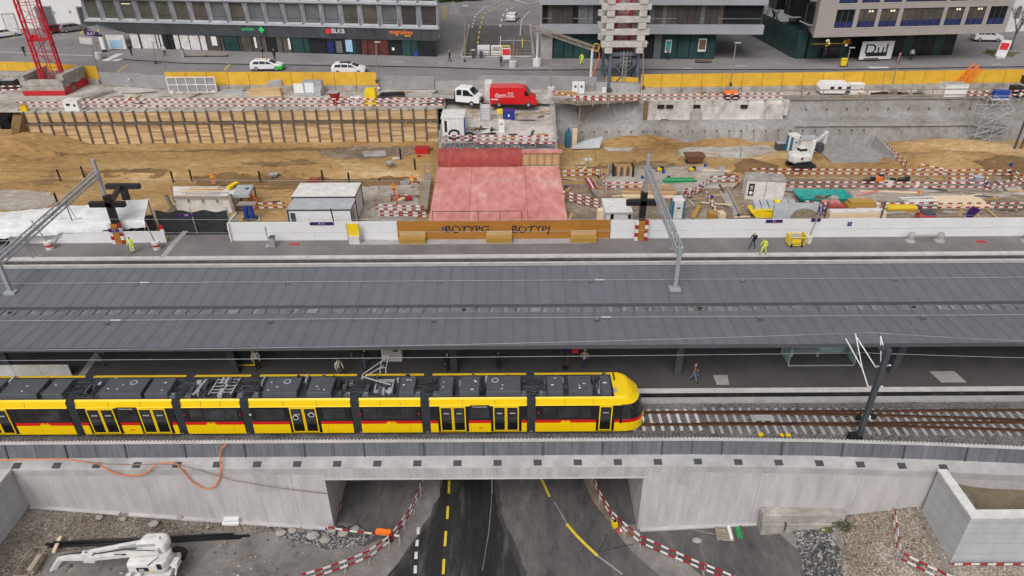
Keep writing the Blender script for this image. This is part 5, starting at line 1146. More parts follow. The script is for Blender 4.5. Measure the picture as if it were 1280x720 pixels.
mb = M(); a = P(4, 184, 0); mb.box(a.x-3, a.x+.6, a.y-.1, a.y+.1, 0, 3.6, 'wood_new'); O('timber_board', mb, label='pale timber panel at the left edge at the foot of the pit', cat='panel')
mb = M(); a = P(19, 176, 0); mb.hexa([(a.x-.9, a.y-1, 0), (a.x+1.1, a.y-1, 0), (a.x+1.1, a.y+1, 0), (a.x-.9, a.y+1, 0), (a.x-1.2, a.y-.6, 2.4), (a.x+.5, a.y-.6, 3.3), (a.x+.5, a.y+.8, 3.3), (a.x-1.2, a.y+.8, 2.4)], 'net_dark'); O('covered_pile', mb, label='heap under dark sheeting between the timber wall and the left edge', cat='heap', bev=.3)
# ---------------------------------------------------------------- sprayed concrete wall on the right
def prof_wall(name, label, x0, x1, prof, m, par=None, amp=.12, cat='retaining wall', n=70):
 mb = M(); pts = []
 for (a, b), (c, d) in zip(prof, prof[1:]):
  k = max(1, int(math.hypot(c-a, d-b)/.5))
  pts += [(a+(c-a)*i/k, b+(d-b)*i/k) for i in range(k)]
 pts.append(prof[-1])
 for i in range(n+1):
  x = x0+(x1-x0)*i/n
  for y, z in pts: mb.v.append((x, y+amp*1.6*noise.noise((x*.33, z*.6, 2))+amp*.5*noise.noise((x*1.4, z*1.4, 6)), z+amp*.5*noise.noise((x*.5, y, 8))))
 N = len(pts); k = mb.mi(m)
 for i in range(n):
  for j in range(N-1): mb.f.append((i*N+j, (i+1)*N+j, (i+1)*N+j+1, i*N+j+1)); mb.m.append(k)
 return O(name, mb, par, label=label, cat=cat, w=bool(par), smooth=True)
sr = T('sprayed_concrete_wall', 'rough grey sprayed concrete retaining wall on the right side of the pit', 'retaining wall', (35, 90, 0))
XD = P(700, 185, 0).x
prof_wall('wall_face', None, XD-1, 95, [(89.6, -.4), (90.6, 1.9), (91.0, 2.15), (92.6, 2.45), (93.0, 2.6), (93.7, 4.75), (94.6, 4.82)], 'shotcrete', sr, n=110)
for i in range(24):
 x = XD+3+1.62*i; mb = M(); mb.cb((x, 90.2, 1.35), (.16, .14, .16), 'rust'); mb.box(x-.03, x+.03, 89.75, 89.95, -.1, 1.3, 'kerb_grey'); O('anchor_head', mb, sr, w=True)
for i in range(15):
 x = P(985, 140, 3.3).x+2.75*i; mb = M(); mb.cb((x, 93.1, 3.3), (.16, .2, .16), 'rust'); O('anchor_head', mb, sr, w=True)
mb = M(); mb.box(P(985, 150, 1.9).x, P(1210, 150, 1.9).x, 90.25, 90.45, 1.95, 2.05, 'concrete_dirty'); O('ledge', mb, sr, w=True)
ow = T('old_wall', 'old pale concrete basement wall with openings and a round mark above the sprayed concrete', 'wall', (P(890, 140, 3).x, 92.6, 2.4))
x0, x1 = PY(808, 140, 92.5).x, PY(979, 140, 92.5).x
prof_wall('wall_face', None, x0, x1, [(92.1, 2.3), (92.2, 2.5), (92.3, 4.78), (94, 4.8)], 'old_wall', ow, .07, n=40)
for u, v in ((826, 133), (837, 133), (871, 133), (930, 133), (830, 151)):
 p = PY(u, v, 92.2); mb = M(); mb.box(p.x-.45, p.x+.45, 92.05, 92.35, p.z-.25, p.z+.22, 'black'); O('opening', mb, ow, w=True)
p = PY(870, 143, 92.2); mb = M(); mb.lathe((p.x, 92.12, p.z), [(.85, 0), (.85, .1)], 'concrete_dirty', 24, Matrix.Rotation(pi/2, 3, 'X')); O('round_mark', mb, ow, w=True)
mb = M(); mb.box(x0-.4, x0+.1, 92, 92.5, 2.4, 4.8, 'sand_dark'); mb.box(x1-.1, x1+.4, 91.9, 92.5, 2.9, 4.9, 'old_wall'); O('broken_edge', mb, ow, w=True, bev=.08)
# ---------------------------------------------------------------- central slab over the future underpass
sa, sb = P(535.5, 277, 1.2), P(710, 277, 1.2); sc_, sd = P(547, 206, 1.35), P(699, 206, 1.35)
sl2 = T('underpass_slab', 'broad new concrete slab covered with pink waterproofing in the middle of the pit', 'slab', (sa.x+7, 70, 0))
y0 = 62.6; ext = lambda p, q: p+(p-q)*((p.y-y0)/(q.y-p.y))
la, lb = ext(sa, sc_), ext(sb, sd)
mb = M(); mb.hexa([(la.x, y0, -.4), (lb.x, y0, -.4), (sd.x, sd.y+.5, -.4), (sc_.x, sc_.y+.5, -.4), (la.x, y0, 1.1), (lb.x, y0, 1.1), (sd.x, sd.y+.5, 1.1), (sc_.x, sc_.y+.5, 1.1)], 'concrete'); O('concrete_body', mb, sl2, w=True)
mb = M(); nx, ny = 28, 34
for j in range(ny+1):
 for i in range(nx+1):
  p = la.lerp(lb, i/nx); q = sc_.lerp(sd, i/nx); r_ = p.lerp(q, j/ny); mb.v.append((r_.x, r_.y, 1.14+.02*noise.noise((r_.x*.6, r_.y*.6, 0))))
k = mb.mi('membrane')
for j in range(ny):
 for i in range(nx): a = j*(nx+1)+i; mb.f.append((a, a+1, a+nx+2, a+nx+1)); mb.m.append(k)
O('membrane', mb, sl2, w=True, smooth=True)
mb = M(); 
for i in range(1, 7): 
 p, q = la.lerp(lb, i/7), sc_.lerp(sd, i/7); mb.bar(V((p.x, p.y, 1.163)), V((q.x, q.y, 1.163)), .03, .006, 'membrane_red') if i in (2, 5) else None
O('membrane_seam', mb, sl2, w=True)
ys = sc_.y; xm = PY(652, 198, ys).x
mb = M(); N = 40   # the rolled-up red upstand
for i in range(N+1):
 x = sc_.x+.1+(xm-sc_.x-.1)*i/N
 for (dy, z) in ((-.25, 1.15), (-.3, 2.0), (-.1, 2.75), (.35, 3.0), (.9, 3.05)): mb.v.append((x, ys+dy+.3*noise.noise((x*1.6, z, 1)), z+.22*noise.noise((x*1.1, z, 4))))
k = mb.mi('membrane_red')
for i in range(N):
 for j in range(4): mb.f.append((i*5+j, (i+1)*5+j, (i+1)*5+j+1, i*5+j+1)); mb.m.append(k)
O('membrane_upstand', mb, sl2, w=True, smooth=True)
mb = M(); mb.box(xm, sd.x, ys+.1, ys+.4, 1.2, 2.75, 'wood_mid'); mb.box(xm, sd.x+.3, ys-.1, ys+.6, 2.75, 2.95, 'membrane')
for i in range(6): x = xm+(sd.x-xm)*i/5; mb.box(x-.06, x+.06, ys-.08, ys+.098, 1.2, 2.72, 'wood_grey')
O('formwork', mb, sl2, w=True)
for u in (541, 598, 625, 652): 
 p = PY(u, 270, 62.9); mb = M(); mb.bar((p.x, 63, 1.1), (p.x-.02, 63, 2.7), .06, .06, 'steel_dark'); O('post', mb, sl2, w=True)
mb = M(); mb.bar((PY(541, 270, 63).x, 63, 2.68), (PY(652, 270, 63).x, 63, 2.68), .05, .05, 'steel_dark'); O('rail', mb, sl2, w=True)
# ramped deck behind it
da, db = P(548, 186, 3.05), P(697, 186, 3.05); dc, dd = P(556, 128, 4.75), P(690, 126, 4.75)
dk = T('deck', 'pale dusty site deck behind the pink slab carrying containers and junk', 'deck', (db.x-6, 86, 0))
mb = M(); mb.hexa([(da.x, ys+.8, -.3), (db.x, ys+.8, -.3), (dd.x+.5, 96, -.3), (dc.x, 96, -.3), (da.x, ys+.8, 2.98), (db.x, ys+.8, 2.98), (dd.x+.5, 96, 4.78), (dc.x, 96, 4.78)], 'concrete_dirty'); O('concrete_body', mb, dk, w=True)
def dz(x, y): return 2.98+1.8*max(0, min(1, (y-ys-.8)/(96-ys-.8)))
def dz2(x, y): return dz(x, y)+.02+.06*noise.noise((x*.7, y*.7, 1))
patch('deck_surface', None, dz2, 'site_floor', .02, world=[(da.x+.1, ys+1.4), (db.x-.1, ys+1.4), (dd.x+.3, 95.9), (dc.x+.1, 95.9)], res=.5)
patch('deck_rubble', None, dz2, 'gravel_dark', .05, world=[(da.x+.3, ys+.85), (db.x-.2, ys+.85), (db.x-.2, ys+2.4), (da.x+.3, ys+2.2)], res=.4, jit=.25)
GD = lambda u, v: G(u, v, dz)
barrier('red and white barrier along the front edge of the deck above the pink slab', [GD(557, 180), GD(690, 180)])
barrier('low second barrier before the front edge of the deck at the right half', [GD(596, 184), GD(694, 184.5)], rails=(.5,))
mesh_fence('thin metal edge fence along the right side of the deck', [GD(687, 132), GD(696, 182)], 1.1, 2.0, cover=False)
mesh_fence('thin metal edge fence along the left side of the deck', [GD(556, 142), GD(549, 182)], 1.0, 2.0, cover=False)
# barriers of the pit
Z5 = lambda u, v: P(u, v, 4.82)
barrier('long red and white barrier on top of the timber plank wall', [Z5(24, 137.5), Z5(110, 137.5), Z5(330, 136.5), Z5(556, 136)])
barrier('rear red and white barrier a step behind the edge of the timber plank wall', [Z5(108, 134), Z5(330, 133), Z5(556, 132.5)], rails=(.98,))
barrier('long red and white barrier on top of the old pale wall', [Z5(802, 128.5), Z5(979, 126)])
barrier('red and white barrier before the crane frame at the edge of the grey wall', [Z5(716, 130), Z5(800, 129)])
barrier('slanting barrier from the bucket posts down to the crane frame barrier', [Z5(690, 123), Z5(722, 131), Z5(760, 134)], rails=(.98,))
barrier('short barrier at the left edge beside the dark boxes', [P(-20, 118, 4.8), P(28, 116, 4.8)])
barrier('barrier at the right edge of the upper site before the blue box', [Z5(1205, 124), Z5(1300, 122)])
for lab, pts, kw in [
 ('barrier from the pink slab to the cage of formwork', ((704, 224), (748, 222)), {}), ('short slanting barrier beside the formwork cage', ((748, 222), (758, 238)), {}), ('barrier in front of the formwork cage', ((757, 239), (806, 238)), {}),
 ('three rail barrier sloping along the right side of the pink slab', ((703, 253), (755, 266)), {'rails': (1.3, .9, .5)}), ('slanting barrier behind the portable toilet', ((888, 231), (855, 255)), {}), ('rear barrier right of the green pipes', ((887, 231), (924, 230)), {}),
 ('heap of barrier boards leaning behind the toilet', ((852, 244), (876, 241)), {'rails': (.9, .5, .2), 'lean': -.5}), ('barrier boards leaning before the white container', ((880, 250), (897, 280)), {'rails': (1.2, .8), 'lean': .2}),
 ('long far barrier in front of the excavator', ((934, 221), (1085, 222), (1262, 223)), {}), ('long middle barrier behind the teal skip', ((962, 238), (1100, 238), (1228, 239)), {}), ('barrier closing the corner of the walkway at the far right', ((1262, 223), (1282, 234)), {}),
 ('slanting barrier at the right end of the middle barrier', ((1226, 243), (1290, 231)), {}), ('zigzag barrier climbing towards the grey wall', ((1099, 183), (1117, 200), (1132, 214)), {}), ('short crossing barrier boards on the far barrier', ((1148, 216), (1180, 222)), {'lean': .3}),
 ('near barrier before the pale wood panels', ((1070, 264), (1180, 265), (1300, 264)), {}), ('barrier between the orange workers and the white container', ((306, 265), (358, 264)), {}), ('rear barrier left of the pink slab walkway', ((470, 268), (531, 270)), {'rails': (1.1, .7)}), ('front barrier left of the pink slab walkway', ((474, 276), (533, 278)), {'rails': (1.1, .7)}),
 ('short barrier by the grey box at the right end of the walkway', ((1182, 233), (1232, 232)), {}), ('low barrier around the small boxes right of the yellow skip', ((1005, 262), (1030, 266)), {})]:
 barrier(lab, [GP(u, v) for u, v in pts], **kw)
# ---------------------------------------------------------------- things in the pit, left
def rebar(u, v, h, m, lab, group, cat='post', r_=.07, lean=0):
 p = GP(u, v); mb = M(); mb.tube([(0, 0, -.1), (-.02+lean, 0, h)], r_, m, 7); o = O('stub_post', mb, label=lab, cat=cat, group=group); o.location = p+V((0, 0, -.1)); return o
for u, v in ((76, 226), (106, 223), (73, 256), (217, 228), (240, 226), (326, 228), (404, 227), (437, 230), (501, 199), (519, 212)): rebar(u, v, 1.4, 'black', 'black stub post driven into the brown sand of the left pit', 'black stub posts in the sand', r_=.11)
for u, v in ((716, 202), (744, 202), (735, 211), (845, 195), (925, 197)): rebar(u, v, 1.3, 'green', 'green stub post driven into the sand right of the pink slab', 'green stub posts in the sand', r_=.05)
for u, v, f, ps_, lab in ((268, 232, .6, 'stand', 'worker in orange high visibility clothes standing on the sand behind the white plinth'), (313, 258, 1.2, 'walk', 'left upright one of two orange clad workers at the white plinth'), (322, 257, -1.0, 'bend', 'right stooping one of two orange clad workers by the white plinth'), (493, 245, .8, 'stand', 'orange clad worker standing upright behind the stooping one by the barrier'), (496, 256, 1.0, 'bend', 'orange clad worker stooping behind the barriers left of the pink slab'), (516, 235, -.6, 'stand', 'orange clad worker standing beside the timber walkway')):
 person(lab, GP(u, v), f, 'hivis_orange', 'hivis_orange', 'orange', pose=ps_, extra='stripe' if ps_ == 'stand' else None)
# tarpaulin tent
tt = T('tarp_tent', 'long white tarpaulin shelter on scaffold legs behind the low hoarding on the left', 'tarpaulin shelter', P(90, 285, .3))
A0, A1, B0, B1 = P(-40, 291, 2.3), P(180, 275, 2.5), P(-40, 269, 2.5), P(187, 248, 3.0)
mb = M(); n, mq = 48, 12
for i in range(n+1):
 for j in range(mq+1):
  p = A0.lerp(A1, i/n).lerp(B0.lerp(B1, i/n), j/mq); p.z += .16*sin(pi*j/mq)+.14*noise.noise((p.x*.5, p.y*.9, 0))-.1*abs(sin(i*pi/4))*(1-abs(j/mq-.5))*.8; mb.v.append(tuple(p))
k = mb.mi('tarp_white')
for i in range(n):
 for j in range(mq): a = i*(mq+1)+j; mb.f.append((a, a+mq+1, a+mq+2, a+1)); mb.m.append(k)
b0 = len(mb.v)
for i in range(n+1):
 p = A0.lerp(A1, i/n); top = mb.v[i*(mq+1)]; mb.v.append(top); mb.v.append((p.x+.1*noise.noise((i, 0, 0)), p.y-.12+.1*noise.noise((i*.7, 2, 0)), top[2]-.75+.2*noise.noise((i*.5, 0, 3))))
for i in range(n): a = b0+2*i; mb.f.append((a, a+2, a+3, a+1)); mb.m.append(k)
for j in range(mq): pass
O('tarpaulin', mb, tt, w=True, smooth=True)
for i in range(7):
 for p in (A0.lerp(A1, (i+.9)/7), B0.lerp(B1, (i+.9)/7)): mb = M(); mb.tube([(p.x, p.y+.1, 0), (p.x, p.y+.1, p.z-.05)], .05, 'galv'); O('leg', mb, tt, w=True)
mb = M()
for i in range(6): p, q = A0.lerp(A1, (i+.9)/7), A0.lerp(A1, (i+1.9)/7); mb.tube([(p.x, p.y+.1, .4), (q.x, q.y+.1, q.z-.3)], .035, 'galv', 5); mb.tube([(p.x, p.y+.1, 1.2), (q.x, q.y+.1, 1.2)], .035, 'galv', 5)
O('brace', mb, tt, w=True)
mb = M(); mb.hexa([(A0.x, A0.y+.8, 0), (A1.x, A1.y+.8, 0), (B1.x, B1.y-.3, 0), (B0.x, B0.y-.3, 0), (A0.x, A0.y+.8, 1.3), (A1.x, A1.y+.8, 1.3), (B1.x, B1.y-.3, 1.3), (B0.x, B0.y-.3, 1.3)], 'net_dark'); O('covered_stack', mb, tt, w=True)
mb = M(); p = PY(168, 277, 62); mb.cb((p.x, 62.2, .2), (1.3, .8, 1.9), 'black'); O('dark_cabinet', mb, label='black cabinet under the right end of the tarpaulin shelter', cat='cabinet', bev=.03)
def cabin(name, label, fl, fr, y1, z0, z1, roof, wall, cat='site container', dark=True, win=None):
 """box cabin from its front roof corners"""
 x0, x1, ya = fl.x, fr.x, fl.y; t = T(name, label, cat, ((x0+x1)/2, ya, z0))
 mb = M(); mb.box(x0, x1, ya, y1, z0, z1-.08, wall)
 n = int((x1-x0)/.3)
 for i in range(n): x = x0+.15+(x1-x0-.3)*i/n; mb.box(x, x+.1, ya-.025, ya-.001, z0+.15, z1-.2, wall)
 O('walls', mb, t, w=True)
 mb = M(); mb.box(x0-.05, x1+.05, ya-.05, y1+.05, z1-.08, z1, roof); O('roof', mb, t, w=True)
 mb = M(); m = 'steel_dark' if dark else 'galv'
 for x in (x0, x1):
  for y in (ya, y1): mb.box(x-.07, x+.07, y-.07, y+.07, z0, z1-.07, m)
 mb.box(x0, x1, ya-.06, ya-.026, z1-.22, z1-.081, m)
 for x in (x0, x1): mb.box(x-.06, x+.06, ya-.04, y1, z1-.23, z1-.082, m)
 O('frame', mb, t, w=True)
 for (wx, wy0, wz, ww, wh) in (win or []): mb = M(); mb.box(x0+wx, x0+wx+ww, ya-.04, ya-.02, z0+wz, z0+wz+wh, 'glass_dark'); O('window', mb, t, w=True)
 return t, (x0, x1, ya, y1)
ct, q = cabin('site_container', 'white site container with a grey roof just behind the hoarding left of the pink slab', P(359, 261, 2.75), P(438, 261, 2.75), 66.0, 0, 2.75, 'sheet_grey', 'white_paint')
mb = M(); mb.box(q[0]+.2, q[0]+.7, q[2]-.03, q[2]-.02, .2, 2.3, 'steel_dark'); O('door', mb, ct, w=True)
mb = M(); mb.box(q[1]+.0, q[1]+.05, q[2]+.5, q[2]+1.4, .2, 2.2, 'glass_grey'); O('side_door', mb, ct, w=True)
cabin('site_container', 'white site container with a dirty white roof behind the grey roofed one', P(365, 245, 2.75), P(443, 245, 2.75), 70.2, 0, 2.75, 'white_dirty', 'white_dirty')
mb = M(); p = PY(417, 270, 62.6); mb.tube([(p.x+.1, 62.5, 0), (p.x-.15, 62.5, 3.3)], .07, 'steel_dark'); O('steel_post', mb, label='dark steel post in front of the grey roofed container', cat='post')
# white plinth with reinforcement
pl = T('concrete_plinth', 'new white concrete plinth covered with boards and steel bars left of the container', 'plinth', P(258, 265, 0))
A, B, Cc, D = P(218, 250, 1.5), P(289, 250, 1.5), P(296, 233, 1.5), P(216, 233, 1.5)
mb = M(); mb.hexa([(A.x, A.y, 0), (B.x, B.y, 0), (Cc.x, Cc.y, 0), (D.x, D.y, 0), A, B, Cc, D], 'white_dirty'); O('concrete_body', mb, pl, w=True)
mb = M(); mb.bar(A+V((0, -.1, .35)), B+V((0, -.1, .35)), .2, .22, 'wood_grey')
for i in range(5): p = A.lerp(B, i/4); mb.bar((p.x, p.y-.15, 1.3), (p.x, p.y-.15, 2.0), .12, .12, 'wood_grey')
O('edge_rail', mb, pl, w=True)
mb = M(); mb.bar((A.x-.1, A.y-.3, 0), (A.x-.7, A.y-.2, 2.2), .25, .4, 'wood_grey'); O('shore', mb, pl, w=True); mb = M(); mb.bar((B.x+.3, B.y-.5, 0), (B.x+.1, B.y-.3, 2.3), .3, .4, 'wood_grey'); O('shore', mb, pl, w=True)
for i in range(12): mb = M(); p = A.lerp(D, .3+.05*i).lerp(B.lerp(Cc, .3+.05*i), random.random()*.3); mb.bar((p.x, p.y, 1.56), (p.x+random.uniform(3, 5), p.y+random.uniform(-.1, .3), 1.6), .1, .07, random.choice(('wood_pale', 'wood_ochre', 'wood_pale', 'galv'))); O('board', mb, pl, w=True)
mb = M()
for i in range(10): p = P(272+2.5*i, 235+random.uniform(-1, 1), 1.6); mb.tube([p, p+V((.5, .1, .35)), p+V((.7, 0, .0))], .03, 'black', 5)
O('steel_mesh', mb, pl, w=True)
mb = M(); p = P(291, 233, 1.7); mb.cb(p, (.5, 1.6, .25), 'yellow', -.35); O('plywood_sheet', mb, label='yellow sheet standing at the right end of the white plinth', cat='board')
A, B, Cc, D = P(290, 244, 1.9), P(311, 243, 1.9), P(317, 231, 1.9), P(297, 231, 1.9); mb = M(); mb.hexa([(p.x, p.y, 1.55) for p in (A, B, Cc, D)]+[tuple(p) for p in (A, B, Cc, D)], 'sheet_grey'); mb.cb(P(309, 236, 1.9), (.3, .4, .08), 'steel_dark'); 
for p in (A, B, Cc, D): mb.bar((p.x, p.y, 0), (p.x, p.y, 1.55), .12, .12, 'steel_dark')
O('sheet_table', mb, label='flat grey metal sheet on legs beside the stooping orange workers', cat='table')
t = T('blue_machine', 'blue machine on legs below the stooping orange workers', 'machine', P(313, 275, 0)); mb = M(); mb.cb((-.3, 0, .3), (.4, .5, 1.4), 'blue'); mb.cb((.3, 0, .3), (.4, .5, 1.5), 'blue'); O('body', mb, t, bev=.05); mb = M(); mb.cb((0, .1, 1.75), (1.9, .8, .15), 'wood_grey'); mb.cb((0, .1, 0), (1.4, .7, .3), 'steel_dark'); O('table_frame', mb, t, bev=.03)
# small site clutter
def heap(name, label, cat, p, items, rz=0, group=None):
 t = T(name, label, cat, p, rz, group)
 for pn, c, d, m, r_ in items: mb = M(); mb.cb(c, d, m, r_); O(pn, mb, t, bev=.02)
 return t
heap('tool_chest', 'red steel chest at the foot of the timber wall beside the deck', 'chest', GP(528, 191), [('body', (0, 0, 0), (1.7, .9, .7), 'red', 0), ('lid', (0, 0, .7), (1.74, .94, .08), 'barrier_red', 0)])
mb = M(); mb.cb(GP(524, 196), (.5, .3, .2), 'red', .3); O('fuel_can', mb, label='small red can on the sand below the red steel chest', cat='can', bev=.03)
def barrow(u, v, lab, rz):
 t = T('wheelbarrow', lab, 'wheelbarrow', GP(u, v), rz); mb = M(); mb.hexa([(-.3, -.25, .3), (.35, -.25, .3), (.35, .25, .3), (-.3, .25, .3), (-.5, -.4, .65), (.55, -.4, .65), (.55, .4, .65), (-.5, .4, .65)], 'steel'); O('tray', mb, t, bev=.02); wheel(t, (.65, 0, .2), .2, .1)
 mb = M()
 for s in (-.28, .28): mb.tube([(.65, s*.3, .2), (-.3, s, .35), (-1.0, s, .6)], .025, 'steel_dark', 5); mb.tube([(-.3, s, .35), (-.35, s, 0)], .025, 'steel_dark', 5)
 O('handle', mb, t)
barrow(488, 209, 'grey wheelbarrow standing on the sand before the timber wall', 2.4); barrow(342, 220, 'grey wheelbarrow on the sand behind the site containers', .3)
heap('plate_stack', 'flat pale stone slabs on the sand left of the wheelbarrow by the wall', 'slab', GP(495, 198.5), [('slab', (0, 0, 0), (.9, .5, .12), 'kerb_white', .1)])
t = T('survey_tripod', 'surveying tripod standing on the grey mud left of the barriers', 'tripod', GP(476, 240)); mb = M(); mb.cb((0, 0, 1.35), (.2, .2, .3), 'black'); O('instrument', mb, t, bev=.03)
for a in (0, 2.1, 4.2): mb = M(); mb.tube([(0, 0, 1.4), (.5*cos(a), .5*sin(a), 0)], .03, 'wood_grey', 5); O('leg', mb, t)
heap('form_boxes', 'grey form boxes on the mud under the surveying tripod', 'box', GP(479, 252), [('box', (0, 0, 0), (1.9, 1.0, .6), 'wood_grey', 0), ('box', (.4, .1, .6), (1.0, .6, .2), 'concrete_dirty', .2)])
heap('plate_compactor', 'small red compactor lying right of the stooping worker', 'compactor', GP(511, 251), [('base', (0, 0, 0), (.9, .5, .15), 'steel_dark', .3), ('motor', (0, 0, .15), (.6, .4, .4), 'barrier_red', .3), ('handle', (.5, .1, .4), (.6, .06, .06), 'kerb_grey', .3)])
t = T('rod_bundle', 'bundle of rusty red rods lying behind the white roofed container', 'rods', GP(392, 229))
for i in range(7): mb = M(); mb.tube([(-.7+.22*i, -.5, .3), (-.4+.22*i, .8, .45)], .05, 'barrier_red', 5); O('rod', mb, t)
heap('stone_heap', 'pale heap of mortar beside the upright orange worker at the walkway', 'heap', GP(506, 230), [('sack', (0, 0, 0), (1.0, .6, .3), 'kerb_grey', .3), ('sack', (.4, .1, .25), (.7, .5, .25), 'wood_grey', -.2)])
wk = T('timber_walkway', 'grey timber walkway beside the left edge of the pink slab', 'walkway', GP(530, 245))
a, b, c, d = P(525, 260, .9), P(534, 260, .9), P(540, 216, .9), P(531, 216, .9); mb = M(); mb.hexa([p+V((0, 0, -.15)) for p in (a, b, c, d)]+[a, b, c, d], 'wood_grey'); O('deck_boards', mb, wk, w=True); mb = M()
for p in (a, d, a.lerp(d, .5)): mb.bar((p.x, p.y, 0), (p.x, p.y, 1.9), .1, .1, 'wood_grey')
mb.bar(a+V((0, 0, 1)), d+V((0, 0, 1)), .06, .1, 'wood_grey'); mb.bar(d+V((0, 0, 1)), c+V((0, 0, 1)), .06, .1, 'wood_grey'); O('hand_rail', mb, wk, w=True)
# ---------------------------------------------------------------- things in the pit, right
p = GP(778, 219); t = T('formwork_cage', 'black and ochre steel formwork cage standing on the grey mud', 'formwork', p)
for s in (-1.15, 1.15): mb = M(); mb.box(s-.1, s+.1, -.6, .6, 0, 1.3, 'black'); O('side_frame', mb, t)
for k in range(6): mb = M(); mb.box(-1.05+.37*k, -.85+.37*k, -.5, -.42, .1, 1.2, 'wood_mid' if k % 2 else 'steel_dark'); O('slat', mb, t)
mb = M(); mb.box(-1.05, 1.05, .4, .5, .1, 1.2, 'wood_dark'); O('rear_panel', mb, t)
mb = M(); mb.bar((-1.9, -.5, .0), (-1.6, .3, 1.6), .12, .12, 'wood_grey'); O('prop', mb, t)
t = T('rod_bundle', 'bundle of pale red planks leaning beside the slanting barrier', 'planks', GP(742, 232))
for i in range(4): mb = M(); mb.bar((-.4+.28*i, -1, .1), (-.9+.28*i, 1.1, .5), .2, .08, ('barrier_red', 'kerb_white', 'barrier_red', 'wood_grey')[i]); O('plank', mb, t)
t = T('pipe_bundle', 'bundle of bright green pipes lying on the grey mud', 'pipes', GP(846, 228))
for i in range(8): mb = M(); y = .5*(i % 4)*.5; mb.tube([(-1.9+random.random()*.6, y-.3, .12+.2*(i//4)), (1.6+random.random()*.7, y-.25+random.uniform(-.1, .1), .12+.2*(i//4))], .09, 'green', 7); O('pipe', mb, t)
for i, (u0, v0, u1, v1, m, lab) in enumerate([(778, 234, 838, 235, 'wood_mid', 'upper brown plank behind the white cabin'), (780, 237, 842, 238, 'wood_dark', 'second brown plank behind the white cabin'), (776, 242, 845, 243, 'wood_mid', 'third brown plank behind the white cabin'), (778, 247, 842, 248, 'wood_pale', 'pale plank nearest the white cabin')]):
 a, b = GP(u0, v0), GP(u1, v1); mb = M(); mb.bar(a+V((0, 0, .2)), b+V((0, 0, .2)), .5, .22, m); O('plank', mb, label=lab, cat='plank')
cw, q = cabin('site_cabin', 'small white cabin with a sloping dirty roof left of the portable toilet', P(757, 265, 1.75), P(791, 266, 1.75), P(770, 248, 1.75).y, .2, 1.75, 'white_dirty', 'white_dirty', 'cabin', dark=False, win=[(.5, 0, .7, .35, .7), (2.3, 0, .75, .3, .5)])
mb = M(); p = GP(750, 277); mb.cb(p, (.75, .6, 1.5), 'wood_pale', .1); O('sand_bag', mb, label='pale yellow upright bag beside the small white cabin', cat='bag', bev=.15)
def toilet(u, v, lab, rz=0):
 t = T('portable_toilet', lab, 'portable toilet', GP(u, v), rz); mb = M(); mb.box(-.55, .55, -.55, .55, .05, 2.1, 'white_paint'); O('cabin', mb, t, bev=.04)
 mb = M(); mb.hexa([(-.6, -.6, 2.1), (.6, -.6, 2.1), (.6, .6, 2.1), (-.6, .6, 2.1), (-.45, -.45, 2.35), (.45, -.45, 2.35), (.45, .45, 2.35), (-.45, .45, 2.35)], 'white_dirty'); O('roof', mb, t, bev=.05)
 for s in (-.55, .55): mb = M(); mb.box(s-.1, s+.1, -.6, -.3, .0, 2.05, 'toilet_blue'); mb.box(s-.06, s+.06, .2, .6, 0, 2.05, 'toilet_blue'); O('corner_post', mb, t, bev=.03)
 mb = M(); mb.box(-.36, .36, -.58, -.54, .15, 1.95, 'white_dirty'); d_ = O('door', mb, t, bev=.01); mb = M(); mb.box(-.16, .16, -.6, -.575, 1.25, 1.45, 'toilet_blue'); O('sign', mb, d_); mb = M(); mb.box(-.65, .65, -.65, .65, 0, .08, 'steel_dark'); O('skid', mb, t)
toilet(845, 272, 'white and blue portable toilet behind the right hoarding by the earth heap'); toilet(989, 189, 'white and blue portable toilet beside the excavator', .3)
mb = M(); p = GP(868, 270); mb.bar(p+V((-.4, -1.0, .25)), p+V((.7, 1.1, .7)), .45, .16, 'wood_ochre'); O('plank', mb, label='ochre plank lying on the earth heap right of the toilet', cat='plank')
mb = M(); p = GP(900, 275); mb.cb(p, (.75, .9, .9), 'wood_pale', .1); O('timber_block', mb, label='pale timber block at the foot of the leaning barrier boards', cat='block', bev=.03)
mb = M(); p = GP(889, 275); mb.cb(p, (.8, .7, .9), 'wood_ochre', .3); O('timber_block', mb, label='orange brown timber block beside the pale one', cat='block', bev=.03)
a, b = GP(909, 238), GP(925, 269); mb = M(); mb.bar(a+V((0, 0, .15)), b+V((0, 0, .15)), .35, .3, 'wood_grey'); O('timber_beam', mb, label='weathered beam lying left of the white double container', cat='beam')
a, b = GP(904, 240), GP(920, 270); mb = M(); mb.bar(a+V((0, 0, .06)), b+V((0, 0, .06)), .9, .1, 'kerb_grey'); O('concrete_strip', mb, label='flat concrete strip beside the weathered beam', cat='slab')
t = T('rusty_skip', 'rusty brown tipping skip on the sand before the grey wall', 'skip', GP(867, 203)); mb = M(); mb.hexa([(-.8, -.6, .2), (.8, -.6, .2), (.8, .6, .2), (-.8, .6, .2), (-1.3, -.8, 1.1), (1.2, -.8, 1.1), (1.2, .8, 1.1), (-1.3, .8, 1.1)], 'rust'); O('tray', mb, t, bev=.03); mb = M(); mb.box(-1.0, 1.0, -.5, .5, 0, .2, 'steel_dark'); O('frame', mb, t)
